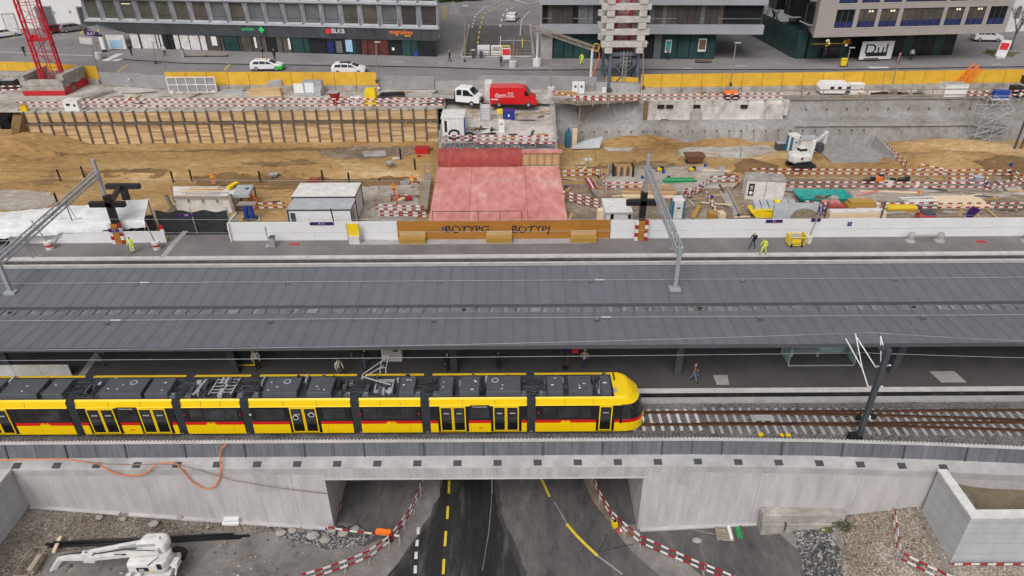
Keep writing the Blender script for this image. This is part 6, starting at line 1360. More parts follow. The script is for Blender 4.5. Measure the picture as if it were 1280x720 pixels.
for u, v, lab, m in ((824, 214, 'small yellow and black machine on the grey mud', 'yellow'), (864, 214, 'second small yellow machine right of the green pipes', 'yellow'), (735, 200, 'round pale lid lying on the sand by the green posts', 'kerb_white')):
 heap('small_machine', lab, 'machine', GP(u, v), [('body', (0, 0, .1), (.5, .35, .3), m, .3), ('motor', (.3, .1, .1), (.35, .35, .45), 'black', .2), ('base', (0, 0, 0), (1.0, .5, .1), 'black', .3), ('handle', (-.5, 0, .4), (.7, .05, .05), 'steel_dark', .5)] if m == 'yellow' else [('lid', (0, 0, 0), (1.0, .7, .15), m, .3)])
tube_thing('hose', [GP(838, 214)+V((.6*cos(a)*1.4, .6*sin(a), .06)) for a in [i*.5 for i in range(12)]], .05, 'wood_ochre', 'loop of ochre hose lying on the grey mud', 'hose')
p = GP(902, 214); mb = M(); mb.lathe(p, [(.7, 0), (.75, .15), (.5, .2), (.4, .5), (.2, .55)], 'concrete_dirty', 14); O('manhole_ring', mb, label='round concrete ring on the mud behind the white container', cat='ring')
# white double container
A, B = P(942, 241+4, 2.3), P(965, 230, 2.3)
t = T('site_container', 'white double site container with a grimy roof and black sign behind the yellow skip', 'site container', GP(942, 250), -.16); mb = M(); mb.box(-1.0, 1.05, 0, 2.4, 0, 2.2, 'white_dirty'); O('walls', mb, t, bev=.03); mb = M(); mb.box(1.12, 3.1, .15, 2.4, 0, 2.2, 'white_dirty'); O('walls', mb, t, bev=.03)
mb = M(); mb.box(-1.03, 1.08, -.03, 2.43, 2.2, 2.28, 'concrete_dirty'); O('roof', mb, t); mb = M(); mb.box(1.1, 3.13, .1, 2.43, 2.2, 2.28, 'concrete_dirty'); O('roof', mb, t); mb = M(); mb.box(-.75, -.15, -.03, -.003, .5, 1.9, 'black'); sg = O('sign', mb, t); mb = M(); mb.lathe((-.45, -.03, .85), [(.2, 0), (.2, .01)], 'white_paint', 14, Matrix.Rotation(pi/2, 3, 'X')); mb.box(-.6, -.3, -.045, -.031, 1.2, 1.7, 'kerb_grey'); O('symbol', mb, sg)
# yellow covered skip
t = T('covered_skip', 'yellow skip with a grey hatched cover just behind the right hoarding', 'skip', GP(968, 274), -.05); mb = M(); mb.prism([(-1.9, 0, .1), (1.5, 0, .1), (2.3, 0, .8), (1.8, 0, 1.1), (-1.9, 0, 1.1), (-2.5, 0, .7)], (0, 1.7, 0), 'yellow'); O('body', mb, t, bev=.04)
for i in range(6): mb = M(); x = -2.2+.74*i; mb.hexa([(x, .05, 1.05 if i else .95), (x+.7, .05, 1.05), (x+.7, 1.65, 1.05), (x, 1.65, 1.05), (x+.05, .2, 1.35), (x+.66, .2, 1.35), (x+.66, 1.5, 1.6), (x+.05, 1.5, 1.6)], 'yellow' if i == 3 else 'sheet_grey'); O('cover', mb, t, bev=.02)
text('lettering', 'MULDEN', .26, face_cam((-.4, -.008, .88)), 'black', t, .003)
# teal skip
t = T('open_skip', 'open teal skip holding scrap between the walkway barriers and red boxes', 'skip', GP(1026, 251)); W_ = 2.9
for nm, c8 in (('floor', [(-2, -1.05, .1), (2, -1.05, .1), (2, 1.05, .1), (-2, 1.05, .1), (-2, -1.05, .16), (2, -1.05, .16), (2, 1.05, .16), (-2, 1.05, .16)]), ('side', [(-2, -1.07, .1), (2, -1.07, .1), (2, -1.01, .1), (-2, -1.01, .1), (-W_, -1.35, .8), (W_, -1.35, .8), (W_, -1.29, .8), (-W_, -1.29, .8)]), ('side', [(-2, 1.01, .1), (2, 1.01, .1), (2, 1.07, .1), (-2, 1.07, .1), (-W_, 1.29, .8), (W_, 1.29, .8), (W_, 1.35, .8), (-W_, 1.35, .8)]), ('end', [(-2.05, -1.05, .1), (-2, -1.05, .1), (-2, 1.05, .1), (-2.05, 1.05, .1), (-W_, -1.35, .8), (-W_+.05, -1.35, .8), (-W_+.05, 1.35, .8), (-W_, 1.35, .8)]), ('end', [(2, -1.05, .1), (2.05, -1.05, .1), (2.05, 1.05, .1), (2, 1.05, .1), (W_-.05, -1.35, .8), (W_, -1.35, .8), (W_, 1.35, .8), (W_-.05, 1.35, .8)])):
 mb = M(); mb.hexa(c8, 'teal'); O(nm, mb, t)
mb = M()
for i in range(14): mb.bar((random.uniform(-1.4, .6), random.uniform(-.5, .4), .2), (random.uniform(-1.2, 1.0), random.uniform(-.5, .5), random.uniform(.3, .7)), .1, .1, random.choice(('black', 'wood_grey', 'rust', 'concrete_dirty')))
O('scrap', mb, t)
heap('box_stack', 'stack of red brown boxes on the ground in front of the teal skip', 'boxes', GP(1040, 263), [('box', (0, 0, 0), (2.3, 1.3, .35), 'rust', 0), ('box', (.05, 0, .36), (2.2, 1.2, .35), 'membrane_red', 0), ('box', (-.2, .3, .72), (1.8, .8, .25), 'membrane', 0)])
heap('timber_stack', 'tall stack of ochre timber right of the red brown boxes', 'timber stack', GP(1073, 263), [('layer', (0, 0, 0), (2.9, 1.2, .4), 'wood_dark', 0), ('layer', (0, 0, .42), (2.9, 1.2, .4), 'wood_ochre', 0), ('layer', (.1, .1, .84), (2.6, 1.0, .3), 'wood_ochre', 0)])
heap('timber_stack', 'low stack of bright yellow formwork boards behind the hoarding', 'timber stack', GP(1125, 263), [('layer', (0, 0, 0), (3.2, .9, .3), 'wood_ochre', 0), ('layer', (0, 0, .31), (3.1, .85, .25), 'sign_yellow', 0)])
heap('panel_stack', 'broad stack of pale new wood panels between the barriers at the right', 'panel stack', GP(1200, 255), [('panel', (0, 0, 0), (5.6, 2.6, .2), 'wood_pale', 0), ('panel', (-.3, .3, .21), (4.6, 2.2, .2), 'wood_pale', .02)])
t = T('pipe_bundle', 'bundle of grey metal tubes left of the pale wood panels', 'pipes', GP(1150, 255))
for i in range(10): mb = M(); y = -.8+.2*i; mb.tube([(-1.9+random.random(), y, .15+.1*(i % 3)), (2.0-random.random()*.8, y+random.uniform(-.5, .5), .2+.1*(i % 3))], .07, ('galv', 'kerb_white', 'barrier_white')[i % 3], 6); O('tube', mb, t)
t = T('red_tank', 'dark red tank with a grey cover behind the hoarding', 'tank', GP(1155, 279)); mb = M(); mb.lathe((-.9, 0, .6), [(.55, 0), (.6, .1), (.6, 1.6), (.5, 1.75)], 'barrier_red', 14, Matrix.Rotation(pi/2, 3, 'Y')); O('vessel', mb, t); mb = M(); mb.cb((.1, .1, .7), (1.2, 1.0, .65), 'steel_dark'); O('cover', mb, t, bev=.15)
for i, (u, v, w_, lab) in enumerate([(1054, 274, 3.4, 'white boards lying behind the hoarding at their left end'), (1086, 273, 3.0, 'white boards lying behind the hoarding right of the leaning post')]):
 heap('board_stack', lab, 'boards', GP(u, v), [('board', (0, 0, 0), (w_, .9, .9), 'wood_pale', 0), ('board', (0, 0, .91), (w_-.2, .8, .12), 'white_dirty', 0)])
mb = M(); a, b = P(966, 276, .1), P(1018, 276, .1); mb.hexa([(a.x, a.y, 0), (b.x, b.y, 0), (b.x, b.y+.15, 0), (a.x, a.y+.15, 0), (a.x, a.y+.4, 1.9), (b.x+.3, b.y+.4, 1.9), (b.x+.3, b.y+.55, 1.9), (a.x, a.y+.55, 1.9)], 'sheet_grey'); O('metal_screen', mb, label='grey sheet metal screen leaning behind the hoarding before the yellow skip', cat='screen')
mb = M(); p = GP(1002, 276); mb.ball((p.x, p.y-.4, .5), 1.1, 'dirt', (1.3, .8, .9)); O('earth_bag', mb, label='brown heap leaning against the grey metal screen', cat='heap')
t = T('cable_roll', 'loose blue and white cable bundle hanging by the leaning post', 'cable', GP(1022, 278)+V((0, 0, .8)))
for i in range(6): mb = M(); mb.tube([(.3*sin(i), 0, 0), (.2*cos(i*2), -.1, .6), (.25*sin(i*3), 0, 1.3)], .07, ('blue', 'kerb_white', 'sign_purple')[i % 3], 5); O('strand', mb, t)
for u0, v0, u1, v1, lab in ((1029, 277, 1036, 252, 'dark post leaning behind the grey metal screen'), (1100, 276, 1107, 252, 'dark post leaning behind the white boards'), (1000, 277, 1003, 264, 'short dark post before the brown heap')):
 a = GP(u0, v0); mb = M(); mb.tube([a, PY(u1, v1, a.y)], .08, 'steel_dark', 7); O('steel_post', mb, label=lab, cat='post')
t = T('leaning_panel', 'purple edged panel propped on legs behind the hoarding at the right', 'panel', GP(1206, 279)); mb = M(); mb.cb((0, 0, .7), (.9, .1, 1.2), 'sign_purple', -.2, .5); O('panel', mb, t); mb = M(); mb.tube([(-.4, 0, 0), (-.2, 0, 1.4)], .04, 'galv'); mb.tube([(.4, 0, 0), (.3, 0, 1.2)], .04, 'galv'); O('leg', mb, t)
heap('grey_box', 'grey box standing on the walkway between the right barriers', 'box', GP(1219, 231), [('body', (0, 0, 0), (1.0, .8, 1.0), 'steel', .1), ('lid', (0, 0, 1.0), (1.04, .84, .06), 'sheet_grey', .1)])
for u, v, lab, m in ((1085, 229, 'dark bundle of cables on the walkway behind the teal skip', 'black'), (1096, 226, 'orange tool heap on the walkway behind the teal skip', 'orange'), (1128, 228, 'dark crates on the walkway right of the teal skip', 'black'), (1110, 231, 'black and white striped crate on the walkway', 'white_dirty')):
 heap('tool_heap', lab, 'tools', GP(u, v), [('crate', (0, 0, 0), (1.1, .6, .5), m, .2), ('crate', (.5, .2, .1), (.6, .4, .6), 'black', -.3), ('rod', (-.2, -.1, .5), (1.4, .06, .06), 'wood_grey', .4)])
for i, (u0, v0, u1, v1, lab) in enumerate([(1075, 240, 1150, 242, 'thin plank lying above the grey tubes at the left'), (1130, 234, 1188, 236, 'thin pale plank lying along the middle barrier'), (1072, 245, 1100, 239, 'reddish plank lying behind the ochre timber')]):
 a, b = GP(u0, v0), GP(u1, v1); mb = M(); mb.bar(a+V((0, 0, .12)), b+V((0, 0, .12)), .25, .12, ('wood_pale', 'wood_pale', 'membrane')[i]); O('plank', mb, label=lab, cat='plank')
a, b = GP(868, 285), GP(1000, 284)
# grey concrete pit box at the right wall
cb_ = T('concrete_pit', 'low grey concrete box pit against the sprayed concrete wall right of the excavator', 'concrete box', GP(1065, 200))
a, b, c, d = P(1040, 203, .1), P(1103, 203, .1), P(1090, 183, .1), P(1040, 183, .1)
mb = M(); mb.hexa([(c.x-.3, b.y, -.2), (c.x+.6, b.y, -.2), (c.x+.4, c.y, -.2), (c.x-.3, c.y, -.2), (c.x+.3, b.y, .8), (c.x+.6, b.y, .8), (c.x+.4, c.y, 1.6), (c.x+.1, c.y, 1.6)], 'shotcrete'); mb.hexa([(a.x, d.y-.2, -.2), (c.x, c.y-.2, -.2), (c.x, c.y+.4, -.2), (a.x, d.y+.4, -.2), (a.x, d.y, 1.5), (c.x, c.y, 1.5), (c.x, c.y+.4, 1.5), (a.x, d.y+.4, 1.5)], 'shotcrete'); O('side_wall', mb, cb_, w=True, bev=.05)
mb = M(); mb.box(a.x, c.x, a.y, d.y-.2, -.1, .12, 'shotcrete'); O('floor', mb, cb_, w=True)
# excavator
ex = T('excavator', 'white mini excavator with its arm raised working beside the portable toilet', 'excavator', GP(999, 209), .25)
for s in (-.85, .85):
 mb = M(); mb.prism([(-1.4, s-.22, .3), (-1.1, s-.22, 0), (1.1, s-.22, 0), (1.4, s-.22, .3), (1.1, s-.22, .65), (-1.1, s-.22, .65)], (0, .44, 0), 'rubber'); O('track', mb, ex, bev=.05)
mb = M(); mb.box(-.7, .7, -.6, .6, .3, .75, 'steel_dark'); O('undercarriage', mb, ex)
mb = M(); mb.prism([(-1.5, -.9, .85), (.8, -1.0, .85), (1.0, .9, .85), (-1.3, 1.0, .85), (-1.75, .1, .85)], (0, 0, 1.05), 'white_machine'); O('engine_cover', mb, ex, bev=.25)
mb = M(); mb.lathe((-.6, -1.0, 1.5), [(.17, 0), (.17, .02)], 'steel_dark', 14, Matrix.Rotation(pi/2, 3, 'X')); O('emblem', mb, ex)
mb = M(); mb.box(-.1, .8, .2, 1.0, 1.5, 2.25, 'glass_dark'); O('cab', mb, ex, bev=.08); mb = M(); mb.box(-.2, .9, .1, 1.1, 2.25, 2.34, 'white_machine'); O('cab_roof', mb, ex, bev=.04)
b1, b2, b3 = (1.3, -.3, 1.0), (2.0, .2, 4.0), (3.8, 1.2, 5.0)
mb = M(); mb.bar((.9, -.35, 1.0), (1.3, 0, 3.1), .32, .5, 'white_machine'); O('boom', mb, ex, bev=.05); mb = M(); mb.bar((1.2, 0, 3.0), (3.3, .7, 3.7), .28, .38, 'white_machine'); O('dipper_arm', mb, ex, bev=.05)
mb = M(); mb.tube([(1.3, -.2, 1.2), (2.0, .2, 3.2)], .07, 'steel_dark'); mb.tube([(1.4, .05, 3.4), (2.9, .6, 3.85)], .07, 'galv'); O('hydraulic_ram', mb, ex)
mb = M(); mb.bar((3.4, .75, 4.0), (3.3, .7, 2.3), .28, .28, 'white_machine'); O('bucket_link', mb, ex, bev=.03); mb = M(); mb.prism([(2.3, .4, 2.3), (3.2, .4, 2.5), (3.3, .4, 1.6), (2.8, .4, 1.3), (2.3, .4, 1.6)], (0, .8, 0), 'steel_dark'); O('bucket', mb, ex, bev=.04)
mb = M(); mb.box(1.4, 1.6, -1.0, 1.0, .1, .5, 'steel_dark'); O('blade', mb, ex)
mb = M(); mb.tube([(.9, -.5, 1.4), (1.5, -.2, 2.4), (1.6, .1, 3.3), (2.6, .5, 3.7)], .035, 'black', 5); mb.box(-1.3, .6, -1.01, -.99, .95, 1.1, 'steel_dark'); O('hose', mb, ex)
cabin('site_container', 'grey white storage container behind the mini excavator', P(1001, 174, 1.9), P(1024, 174, 1.9), P(1010, 169, 1.9).y, .2, 1.9, 'sheet_grey', 'white_dirty', dark=False)
heap('steel_block', 'grey steel block left of the far portable toilet', 'block', GP(975, 187), [('block', (0, 0, 0), (1.3, .9, .9), 'steel_dark', 0), ('lid', (0, 0, .9), (1.2, .8, .1), 'galv', 0)])
p = PY(709, 190, 88.5); t = T('blue_pump', 'blue pump standing at the foot of the grey wall right of the deck', 'pump', (p.x, 88.3, 0)); mb = M(); mb.lathe((0, 0, 0), [(.35, 0), (.4, 1.6), (.3, 2.2)], 'toilet_blue', 10); O('housing', mb, t); mb = M(); mb.tube([(0, 0, 2), (.1, .1, 2.6)], .12, 'blue'); O('pipe', mb, t)
mb = M(); mb.box(p.x+.6, p.x+1.2, 88.4, 88.7, 0, 2.4, 'wood_pale'); O('timber_board', mb, label='pale upright board beside the blue pump', cat='board'); mb = M(); mb.tube([(p.x+1.3, 89, .2), (p.x+1.75, 91.3, 4.6)], .06, 'wood_grey'); O('steel_post', mb, label='tall thin pole leaning on the grey wall beside the blue pump', cat='post')
mb = M(); q = GP(734, 186); mb.prism([(q.x-2, q.y-.5, .2), (q.x+1.6, q.y-.3, .2), (q.x+2, q.y+.5, 1.3), (q.x-.5, q.y+.5, .6)], (0, .4, .25), 'sheet_grey'); O('tarp_sheet', mb, label='crumpled grey sheet lying at the foot of the grey wall', cat='sheet', bev=.1)
# scaffold stair tower
st = T('scaffold_stair', 'grey scaffold stair tower climbing the sprayed concrete wall at the right', 'scaffold', GP(1245, 187)); c = GP(1245, 187)
xs_ = (c.x-2.0, c.x, c.x+2.0); ys_ = (88.2, 90.0)
for x in xs_:
 for y in ys_: mb = M(); mb.tube([(x, y, 0), (x, y, 6.2)], .05, 'galv', 6); O('standard', mb, st, w=True)
mb = M()
for z in (1.2, 2.4, 3.6, 4.8, 5.9):
 for y in ys_: mb.tube([(xs_[0], y, z), (xs_[2], y, z)], .04, 'galv', 5)
 for x in xs_: mb.tube([(x, 88.2, z), (x, 90, z)], .04, 'galv', 5)
O('ledger', mb, st, w=True)
for k in range(4):
 mb = M(); z = 1.2*k; a, b = (xs_[0], xs_[2]) if k % 2 else (xs_[2], xs_[0]); mb.bar((a, 88.7, z), (b, 88.7, z+1.2), .5, .08, 'galv')
 for i in range(7): f = (i+.5)/7; mb.box(a+(b-a)*f-.12, a+(b-a)*f+.12, 88.4, 89.0, z+1.2*f+.03, z+1.2*f+.07, 'steel')
 O('stair_flight', mb, st, w=True)
mb = M()
for k in range(5): mb.tube([(xs_[k % 2], 88.1, 1.2*k), (xs_[k % 2+1], 88.1, 1.2*k+1.2)], .035, 'galv', 5); mb.tube([(xs_[(k+1) % 2+1], 88.1, 1.2*k), (xs_[(k+1) % 2], 88.1, 1.2*k+1.2)], .035, 'galv', 5)
O('brace', mb, st, w=True)
for i, u in enumerate((1268, 1276, 1284)): p = GP(u, 186); mb = M(); mb.tube([(p.x, p.y, 0), (p.x+.3, p.y+.4, 5.0)], .14, ('steel_dark', 'rust', 'steel_dark')[i], 7); O('steel_post', mb, label=('first dark prop at the right edge beside the scaffold stair', 'rusty prop at the right edge between two dark ones', 'outermost dark prop at the right edge of the pit')[i], cat='prop')
# guard rail along the right top of the grey wall
gr = T('edge_railing', 'weathered post and plank railing along the top of the sprayed concrete wall', 'railing', Z5(1090, 127)); xa, xb_ = P(979, 127, 4.8).x, P(1255, 125, 4.8).x; n = 10
for i in range(n+1): x = xa+(xb_-xa)*i/n; mb = M(); mb.box(x-.05, x+.05, 93.55, 93.65, 4.6, 5.9, 'wood_grey'); O('post', mb, gr, w=True)
for z in (5.0, 5.75): mb = M(); mb.box(xa, xb_, 93.5, 93.546, z, z+.16, 'wood_grey'); O('plank', mb, gr, w=True)
mb = M(); mb.box(xa, xb_, 93.4, 93.5, 4.55, 4.78, 'wood_grey'); O('toe_board', mb, gr, w=True)
# ================================================================ UPPER SITE LEVEL
ZU, ZS_ = 4.8, 6.0
BND = [(-200, 97), (-20, 99), (128, 104), (214, 112), (475, 113), (600, 112), (745, 114), (800, 116), (1290, 109), (1500, 107)]
bp_ = [P(u, v, ZU) for u, v in BND]
zu = lambda x, y: ZU+.05*noise.noise((x*.4, y*.4, 0))
wy = lambda x: wa.y+(x-wa.x)*wd.y/wd.x+.3
def bnd(x):
 return lerp_tab([(p.x, p.y) for p in bp_], x)
patch('site_ground', None, zu, 'site_floor', 0, world=[(-105, wy(-105)), (dc.x+.2, wy(dc.x)), (dc.x+.2, bnd(dc.x)+.3)]+[(p.x, p.y+.3) for p in reversed(bp_) if -105 < p.x < dc.x]+[(-105, bnd(-105)+.3)], res=1.2)
patch('site_ground', None, zu, 'site_floor', 0, world=[(dc.x+.2, 95.8), (dd.x+.4, 95.8), (dd.x+.4, 94.2), (95, 94.2), (95, bnd(95)+.3)]+[(p.x, p.y+.3) for p in reversed(bp_) if dc.x < p.x < 95]+[(dc.x+.2, bnd(dc.x)+.3)], res=1.2)
patch('dirt_ground', [(690, 127), (740, 120), (800, 118), (800, 127), (720, 132)], zu, 'dirt', .02, jit=.5)
patch('dirt_ground', [(500, 121), (556, 118), (600, 122), (690, 124), (690, 130), (560, 128), (510, 126)], zu, 'mud', .02, jit=.5)
# street level with the sunken road
hA, hB = P(577, 71.5, ZS_), P(668, 72.5, ZS_); HY0, HY1 = hA.y+.2, 137.0
z6 = lambda x, y: ZS_
mb = M()
fr = [(p.x, p.y+.3) for p in bp_]
mb.face([(x, y, ZS_) for x, y in fr]+[(fr[-1][0], HY0, ZS_), (fr[0][0], HY0, ZS_)], 'street_asphalt')
for (x, y), (x2, y2) in zip(fr, fr[1:]): mb.face([(x, y, ZS_), (x2, y2, ZS_), (x2, y2, ZU-.3), (x, y, ZU-.3)], 'kerb_grey')
for q in ((-400, hA.x, HY0, HY1), (hB.x, 400, HY0, HY1), (-400, 400, HY1, 700)): mb.face([(q[0], q[2], ZS_), (q[1], q[2], ZS_), (q[1], q[3], ZS_), (q[0], q[3], ZS_)], 'street_asphalt')
for q in ((-400, fr[0][0]), (fr[-1][0], 400)): mb.face([(q[0], fr[0][1], ZS_), (q[1], fr[0][1], ZS_), (q[1], HY0, ZS_), (q[0], HY0, ZS_)], 'street_asphalt')
O('street', mb, kind='structure')
zr = lambda x, y: ZS_-2.4*max(0, min(1, (HY1-y)/(HY1-HY0)))**.8 if hA.x-.01 < x < hB.x+.01 and y < HY1 else ZS_
sheet('sunken_road', hA.x, hB.x, HY0, HY1, 1.0, zr, 'asphalt')
mb = M()
for x in (hA.x, hB.x): mb.box(x-.15, x+.15, HY0, HY1, 2.5, ZS_+.25, 'concrete')
mb.box(hA.x, hB.x, HY0-.2, HY0, 2.5, ZS_+.15, 'concrete'); O('road_ramp_wall', mb, label='grey concrete side walls of the sunken road between the buildings', cat='retaining wall')
patch('pavement', [(128, 68), (150, 74), (230, 79), (320, 80.5), (470, 82.5), (560, 84.5), (640, 87.5), (760, 87), (900, 87), (1050, 87), (1290, 83), (1340, 60), (1200, 66), (1000, 72), (900, 73), (668, 73), (577, 71.7), (545, 70), (165, 60)], z6, 'pavement_grey', .06, res=3)
strip('kerb', [(128, 71), (150, 74.5), (230, 79.5), (320, 81), (470, 83), (560, 85), (640, 88), (760, 87.5), (900, 87.5), (1050, 87.5), (1290, 83.5)], z6, .22, 'asphalt_dark', .064)
patch('pavement', None, z6, 'pavement_grey', .05, world=[(hA.x-.2, HY0), (P(545, 70, 6).x, HY0), (P(552, 40, 6).x, 150), (P(563, 2, 6).x, 168), (P(585, 30, 6).x, 138), (hA.x-.2, HY1)], res=3)
for pts in ([(0, 65), (60, 68), (150, 71)], [(160, 100), (172, 92)]): strip('road_marking', pts, z6, .25, 'white_line', .03)
for a, b in (((131, 77), (150, 67.5)), ((143, 77), (150, 74))): strip('road_marking', [a, b], z6, 1.2, 'white_line', .066)
for a, b in (((16, 48), (25, 38)), ((79, 44), (83, 37)), ((100, 43), (107, 33)), ((122, 40), (128, 32)), ((60, 46), (64, 40)), ((147, 90), (160, 81)), ((280, 88), (288, 80))): strip('road_marking', [a, b], z6, .2, 'yellow_line', .03)
def dashes(pts, n, w, m, zf):
 L = [V((a, b)) for a, b in pts]
 tot = sum((q-p).length for p, q in zip(L, L[1:]))
 def at(s):
  for p, q in zip(L, L[1:]):
   l = (q-p).length
   if s <= l: return p.lerp(q, s/l)
   s -= l
  return L[-1]
 for i in range(n): a, b = at(tot*i/n), at(tot*(i+.5)/n); strip('road_marking', [tuple(a), tuple(b)], zf, w, m, .05)
dashes([(597, 55), (600, 35), (605, 18), (622, 8), (640, 1)], 12, .25, 'yellow_line', zr); dashes([(625, 34), (628, 20), (634, 12), (645, 9)], 5, .3, 'white_line', zr); dashes([(590, 35), (594, 20), (606, 9), (625, 2)], 12, .3, 'white_line', zr)
strip('road_marking', [(643, 0), (660, 5), (676, 2)], zr, .3, 'white_line', .05); strip('road_marking', [(650, 45), (652, 25), (662, 14)], zr, .12, 'white_line', .05); strip('road_marking', [(625, 60), (626, 45)], zr, .15, 'white_line', .05)
strip('road_marking', [(653, 60), (653, 48)], zr, .15, 'yellow_line', .05); strip('road_marking', [(645, 51), (663, 51)], zr, .15, 'yellow_line', .05); strip('road_marking', [(558, 17), (592, 19)], z6, .15, 'white_line', .06)
for i in range(7): strip('road_marking', [(553, 9+2.6*i), (559, 9+2.6*i)], z6, .5, 'yellow_line', .06)
for u, v, w_ in ((497, 78, .9), (927, 83, .9), (552, 79, .5), (695, 81, .8), (1098, 85, 1.5), (1245, 81, .8), (860, 86, .8)): p = P(u, v, 6); patch('manhole', None, z6, 'kerb_grey' if w_ < 1 else 'white_line', .07, world=[(p.x-w_, p.y-.4), (p.x+w_, p.y-.4), (p.x+w_, p.y+.4), (p.x-w_, p.y+.4)], res=2)
# ================================================================ BUILDINGS
def frame(A, B): d = B-A; return math.atan2(d.y, d.x), V((d.x, d.y)).length
A, B = P(165, 61, 6), P(546, 71.5, 6); rz, L = frame(A, B)
lx = lambda u: (u-165)/(546-165)*L
b1 = T('office_building', 'grey office building with folded window facade and dark sloping fascia over shops', 'building', A, rz)
X0_, X1_ = lx(119), lx(552); nb = 19; bw = (X1_-X0_)/nb; FZ, FH, FY, FS = 4.4, 3.45, -1.0, 2.45
mb = M(); bk = lambda x0, x1, y0, y1, z0, z1, m: mb.hexa([(x0, y0, z0), (x1, y0, z0), (x1-4, y1, z0), (x0, y1, z0), (x0, y0, z1), (x1, y0, z1), (x1-4, y1, z1), (x0, y1, z1)], m)
bk(X0_+.3, X1_-.3, .9, 16, FS+.2, 23, 'facade_grey'); bk(.2, L-.2, .4, 16, 0, FS+.2, 'zinc_dark'); O('wall', mb, b1)
mb = M(); mb.face([(X0_, FY, FZ), (X1_, FY, FZ), (L+.2, -.1, FS), (0, -.1, FS)], 'zinc_dark'); mb.face([(X0_, 16, FZ), (X0_, FY, FZ), (0, -.1, FS), (0, 16, FS)], 'zinc_dark'); mb.face([(X1_, FY, FZ), (X1_-4, 16, FZ), (L-3.8, 16, FS), (L+.2, -.1, FS)], 'zinc_dark')
for i in range(0, 2*nb, 1):
 t = (i+.3)/(2*nb); a, c = V((X0_+(X1_-X0_)*t, FY-.02, FZ)), V((L*t, -.12, FS+.02)); mb.bar(a, c, .04, .02, 'steel_dark')
O('fascia', mb, b1)
mb = M()
for f in range(5): z = FZ+FH*f; mb.box(X0_-.02, X1_+.02, FY-.12, FY+1.2, z-.05, z+.2, 'facade_grey')
O('ledge', mb, b1)
wm = ['glass_brown', 'glass_grey', 'glass_dark', 'shutter_brown']
def bay(f, i):
 z0 = FZ+.22+FH*f; z1 = FZ+FH*(f+1)-.05; x0 = X0_+i*bw; x1 = x0+bw; d = FY+.55; a, b, c, e = x0+.45, x1-.45, z0+.22, z1-.3
 mb = M()
 mb.face([(x0+.08, FY-.1, z0), (x1-.08, FY-.1, z0), (b, d, c), (a, d, c)], 'facade_grey'); mb.face([(x1-.08, FY-.1, z0), (x1-.3, FY+.1, z1), (b, d, e), (b, d, c)], 'facade_grey')
 mb.face([(x1-.3, FY+.1, z1), (x0+.3, FY+.1, z1), (a, d, e), (b, d, e)], 'facade_grey'); mb.face([(x0+.3, FY+.1, z1), (x0+.08, FY-.1, z0), (a, d, c), (a, d, e)], 'facade_grey')
 mb.face([(x0, FY+.5, z0), (x0+.08, FY-.1, z0), (x0+.3, FY+.1, z1), (x0, FY+.5, z1)], 'facade_grey'); mb.face([(x1, FY+.5, z0), (x1, FY+.5, z1), (x1-.3, FY+.1, z1), (x1-.08, FY-.1, z0)], 'facade_grey')
 w_ = O('window', mb, b1); mb = M(); mb.box(a-.02, b+.02, d+.02, d+.06, c-.02, e+.02, 'black'); mb.box(a+.08, b-.08, d-.005, d+.019, c+.08, e-.08, random.choice(('glass_brown', 'glass_grey', 'glass_brown', 'glass_olive') if i < 17 else ('shutter_brown',))); mb.box(a+.08, b-.08, d-.02, d-.006, c+.55, c+.6, 'black'); O('pane', mb, w_)
 if i == 2: mb = M(); mb.box(a+.2, b-.4, d-.03, d-.01, e-.5, e-.38, 'lamp_warm'); O('lit_lamp', mb, w_)
for f in (0, 1, 2):
 for i in range(nb): bay(f, i)
mb = M(); bk(X0_, X1_, FY, 16, 23, 23.4, 'facade_light'); mb.box(X0_, X1_, FY+.2, .9, FZ+3*FH+.3, 23, 'facade_grey'); O('roof', mb, b1)
for u0, u1, m in ((166, 179, 'white_dirty'), (179.5, 199, 'white_dirty'), (200, 208, 'white_dirty'), (209, 215, 'black'), (215.5, 222, 'glass_dark'), (222.5, 242, 'white_dirty'), (242.5, 264, 'white_dirty'), (264.5, 286, 'glass_brown'), (286.5, 305, 'glass_teal'), (305.5, 322, 'glass_brown'), (322.5, 340, 'glass_brown'), (341, 352, 'glass_dark'), (352.5, 371, 'glass_brown'), (371.5, 393, 'glass_teal'), (394, 414, 'glass_dark'), (415, 437, 'black'), (437.5, 450, 'glass_teal'), (451, 456, 'black'), (457, 478, 'shop_red'), (478.5, 489, 'shop_red'), (490, 505, 'glass_dark'), (505.5, 524, 'glass_teal'), (524.5, 546, 'glass_dark')):
 mb = M(); mb.box(lx(u0)+.05, lx(u1)-.05, .05, .2, .1, FS, m); O('shop_window', mb, b1)
for i in range(14): mb = M(); x = lx(178+26*i); mb.box(x-.08, x+.08, -.02, .04, 0, FS, 'black'); O('shop_mullion', mb, b1)
for u, m, z0, z1, w_ in ((327, 'white_paint', 1.0, 2.7, .35), (369, 'white_paint', .9, 2.6, .35), (420, 'sign_blue', .6, 2.2, .9), (430, 'glass_grey', .6, 2.4, 1.0), (442, 'blue_pale', .8, 2.6, 1.1), (275, 'white_paint', 1.2, 2.6, .9), (522, 'blue', -.0, 1.1, .6), (495, 'white_paint', 1.2, 1.6, .4)):
 mb = M(); mb.box(lx(u)-w_/2, lx(u)+w_/2, -.12, -.04, max(0, z0-.3), min(z1-.3, FS-.1), m); O('poster', mb, b1)
sgb = T('shop_sign', None, None); sgb.parent = b1; text('lettering', 'BLKB', .95, face_cam((lx(433.5), FY-.05, 3.75)), 'white_paint', sgb, .03); mb = M(); mb.box(lx(419), lx(425), FY-.1, FY-.02, 3.4, 4.1, 'sign_red'); O('emblem', mb, sgb)
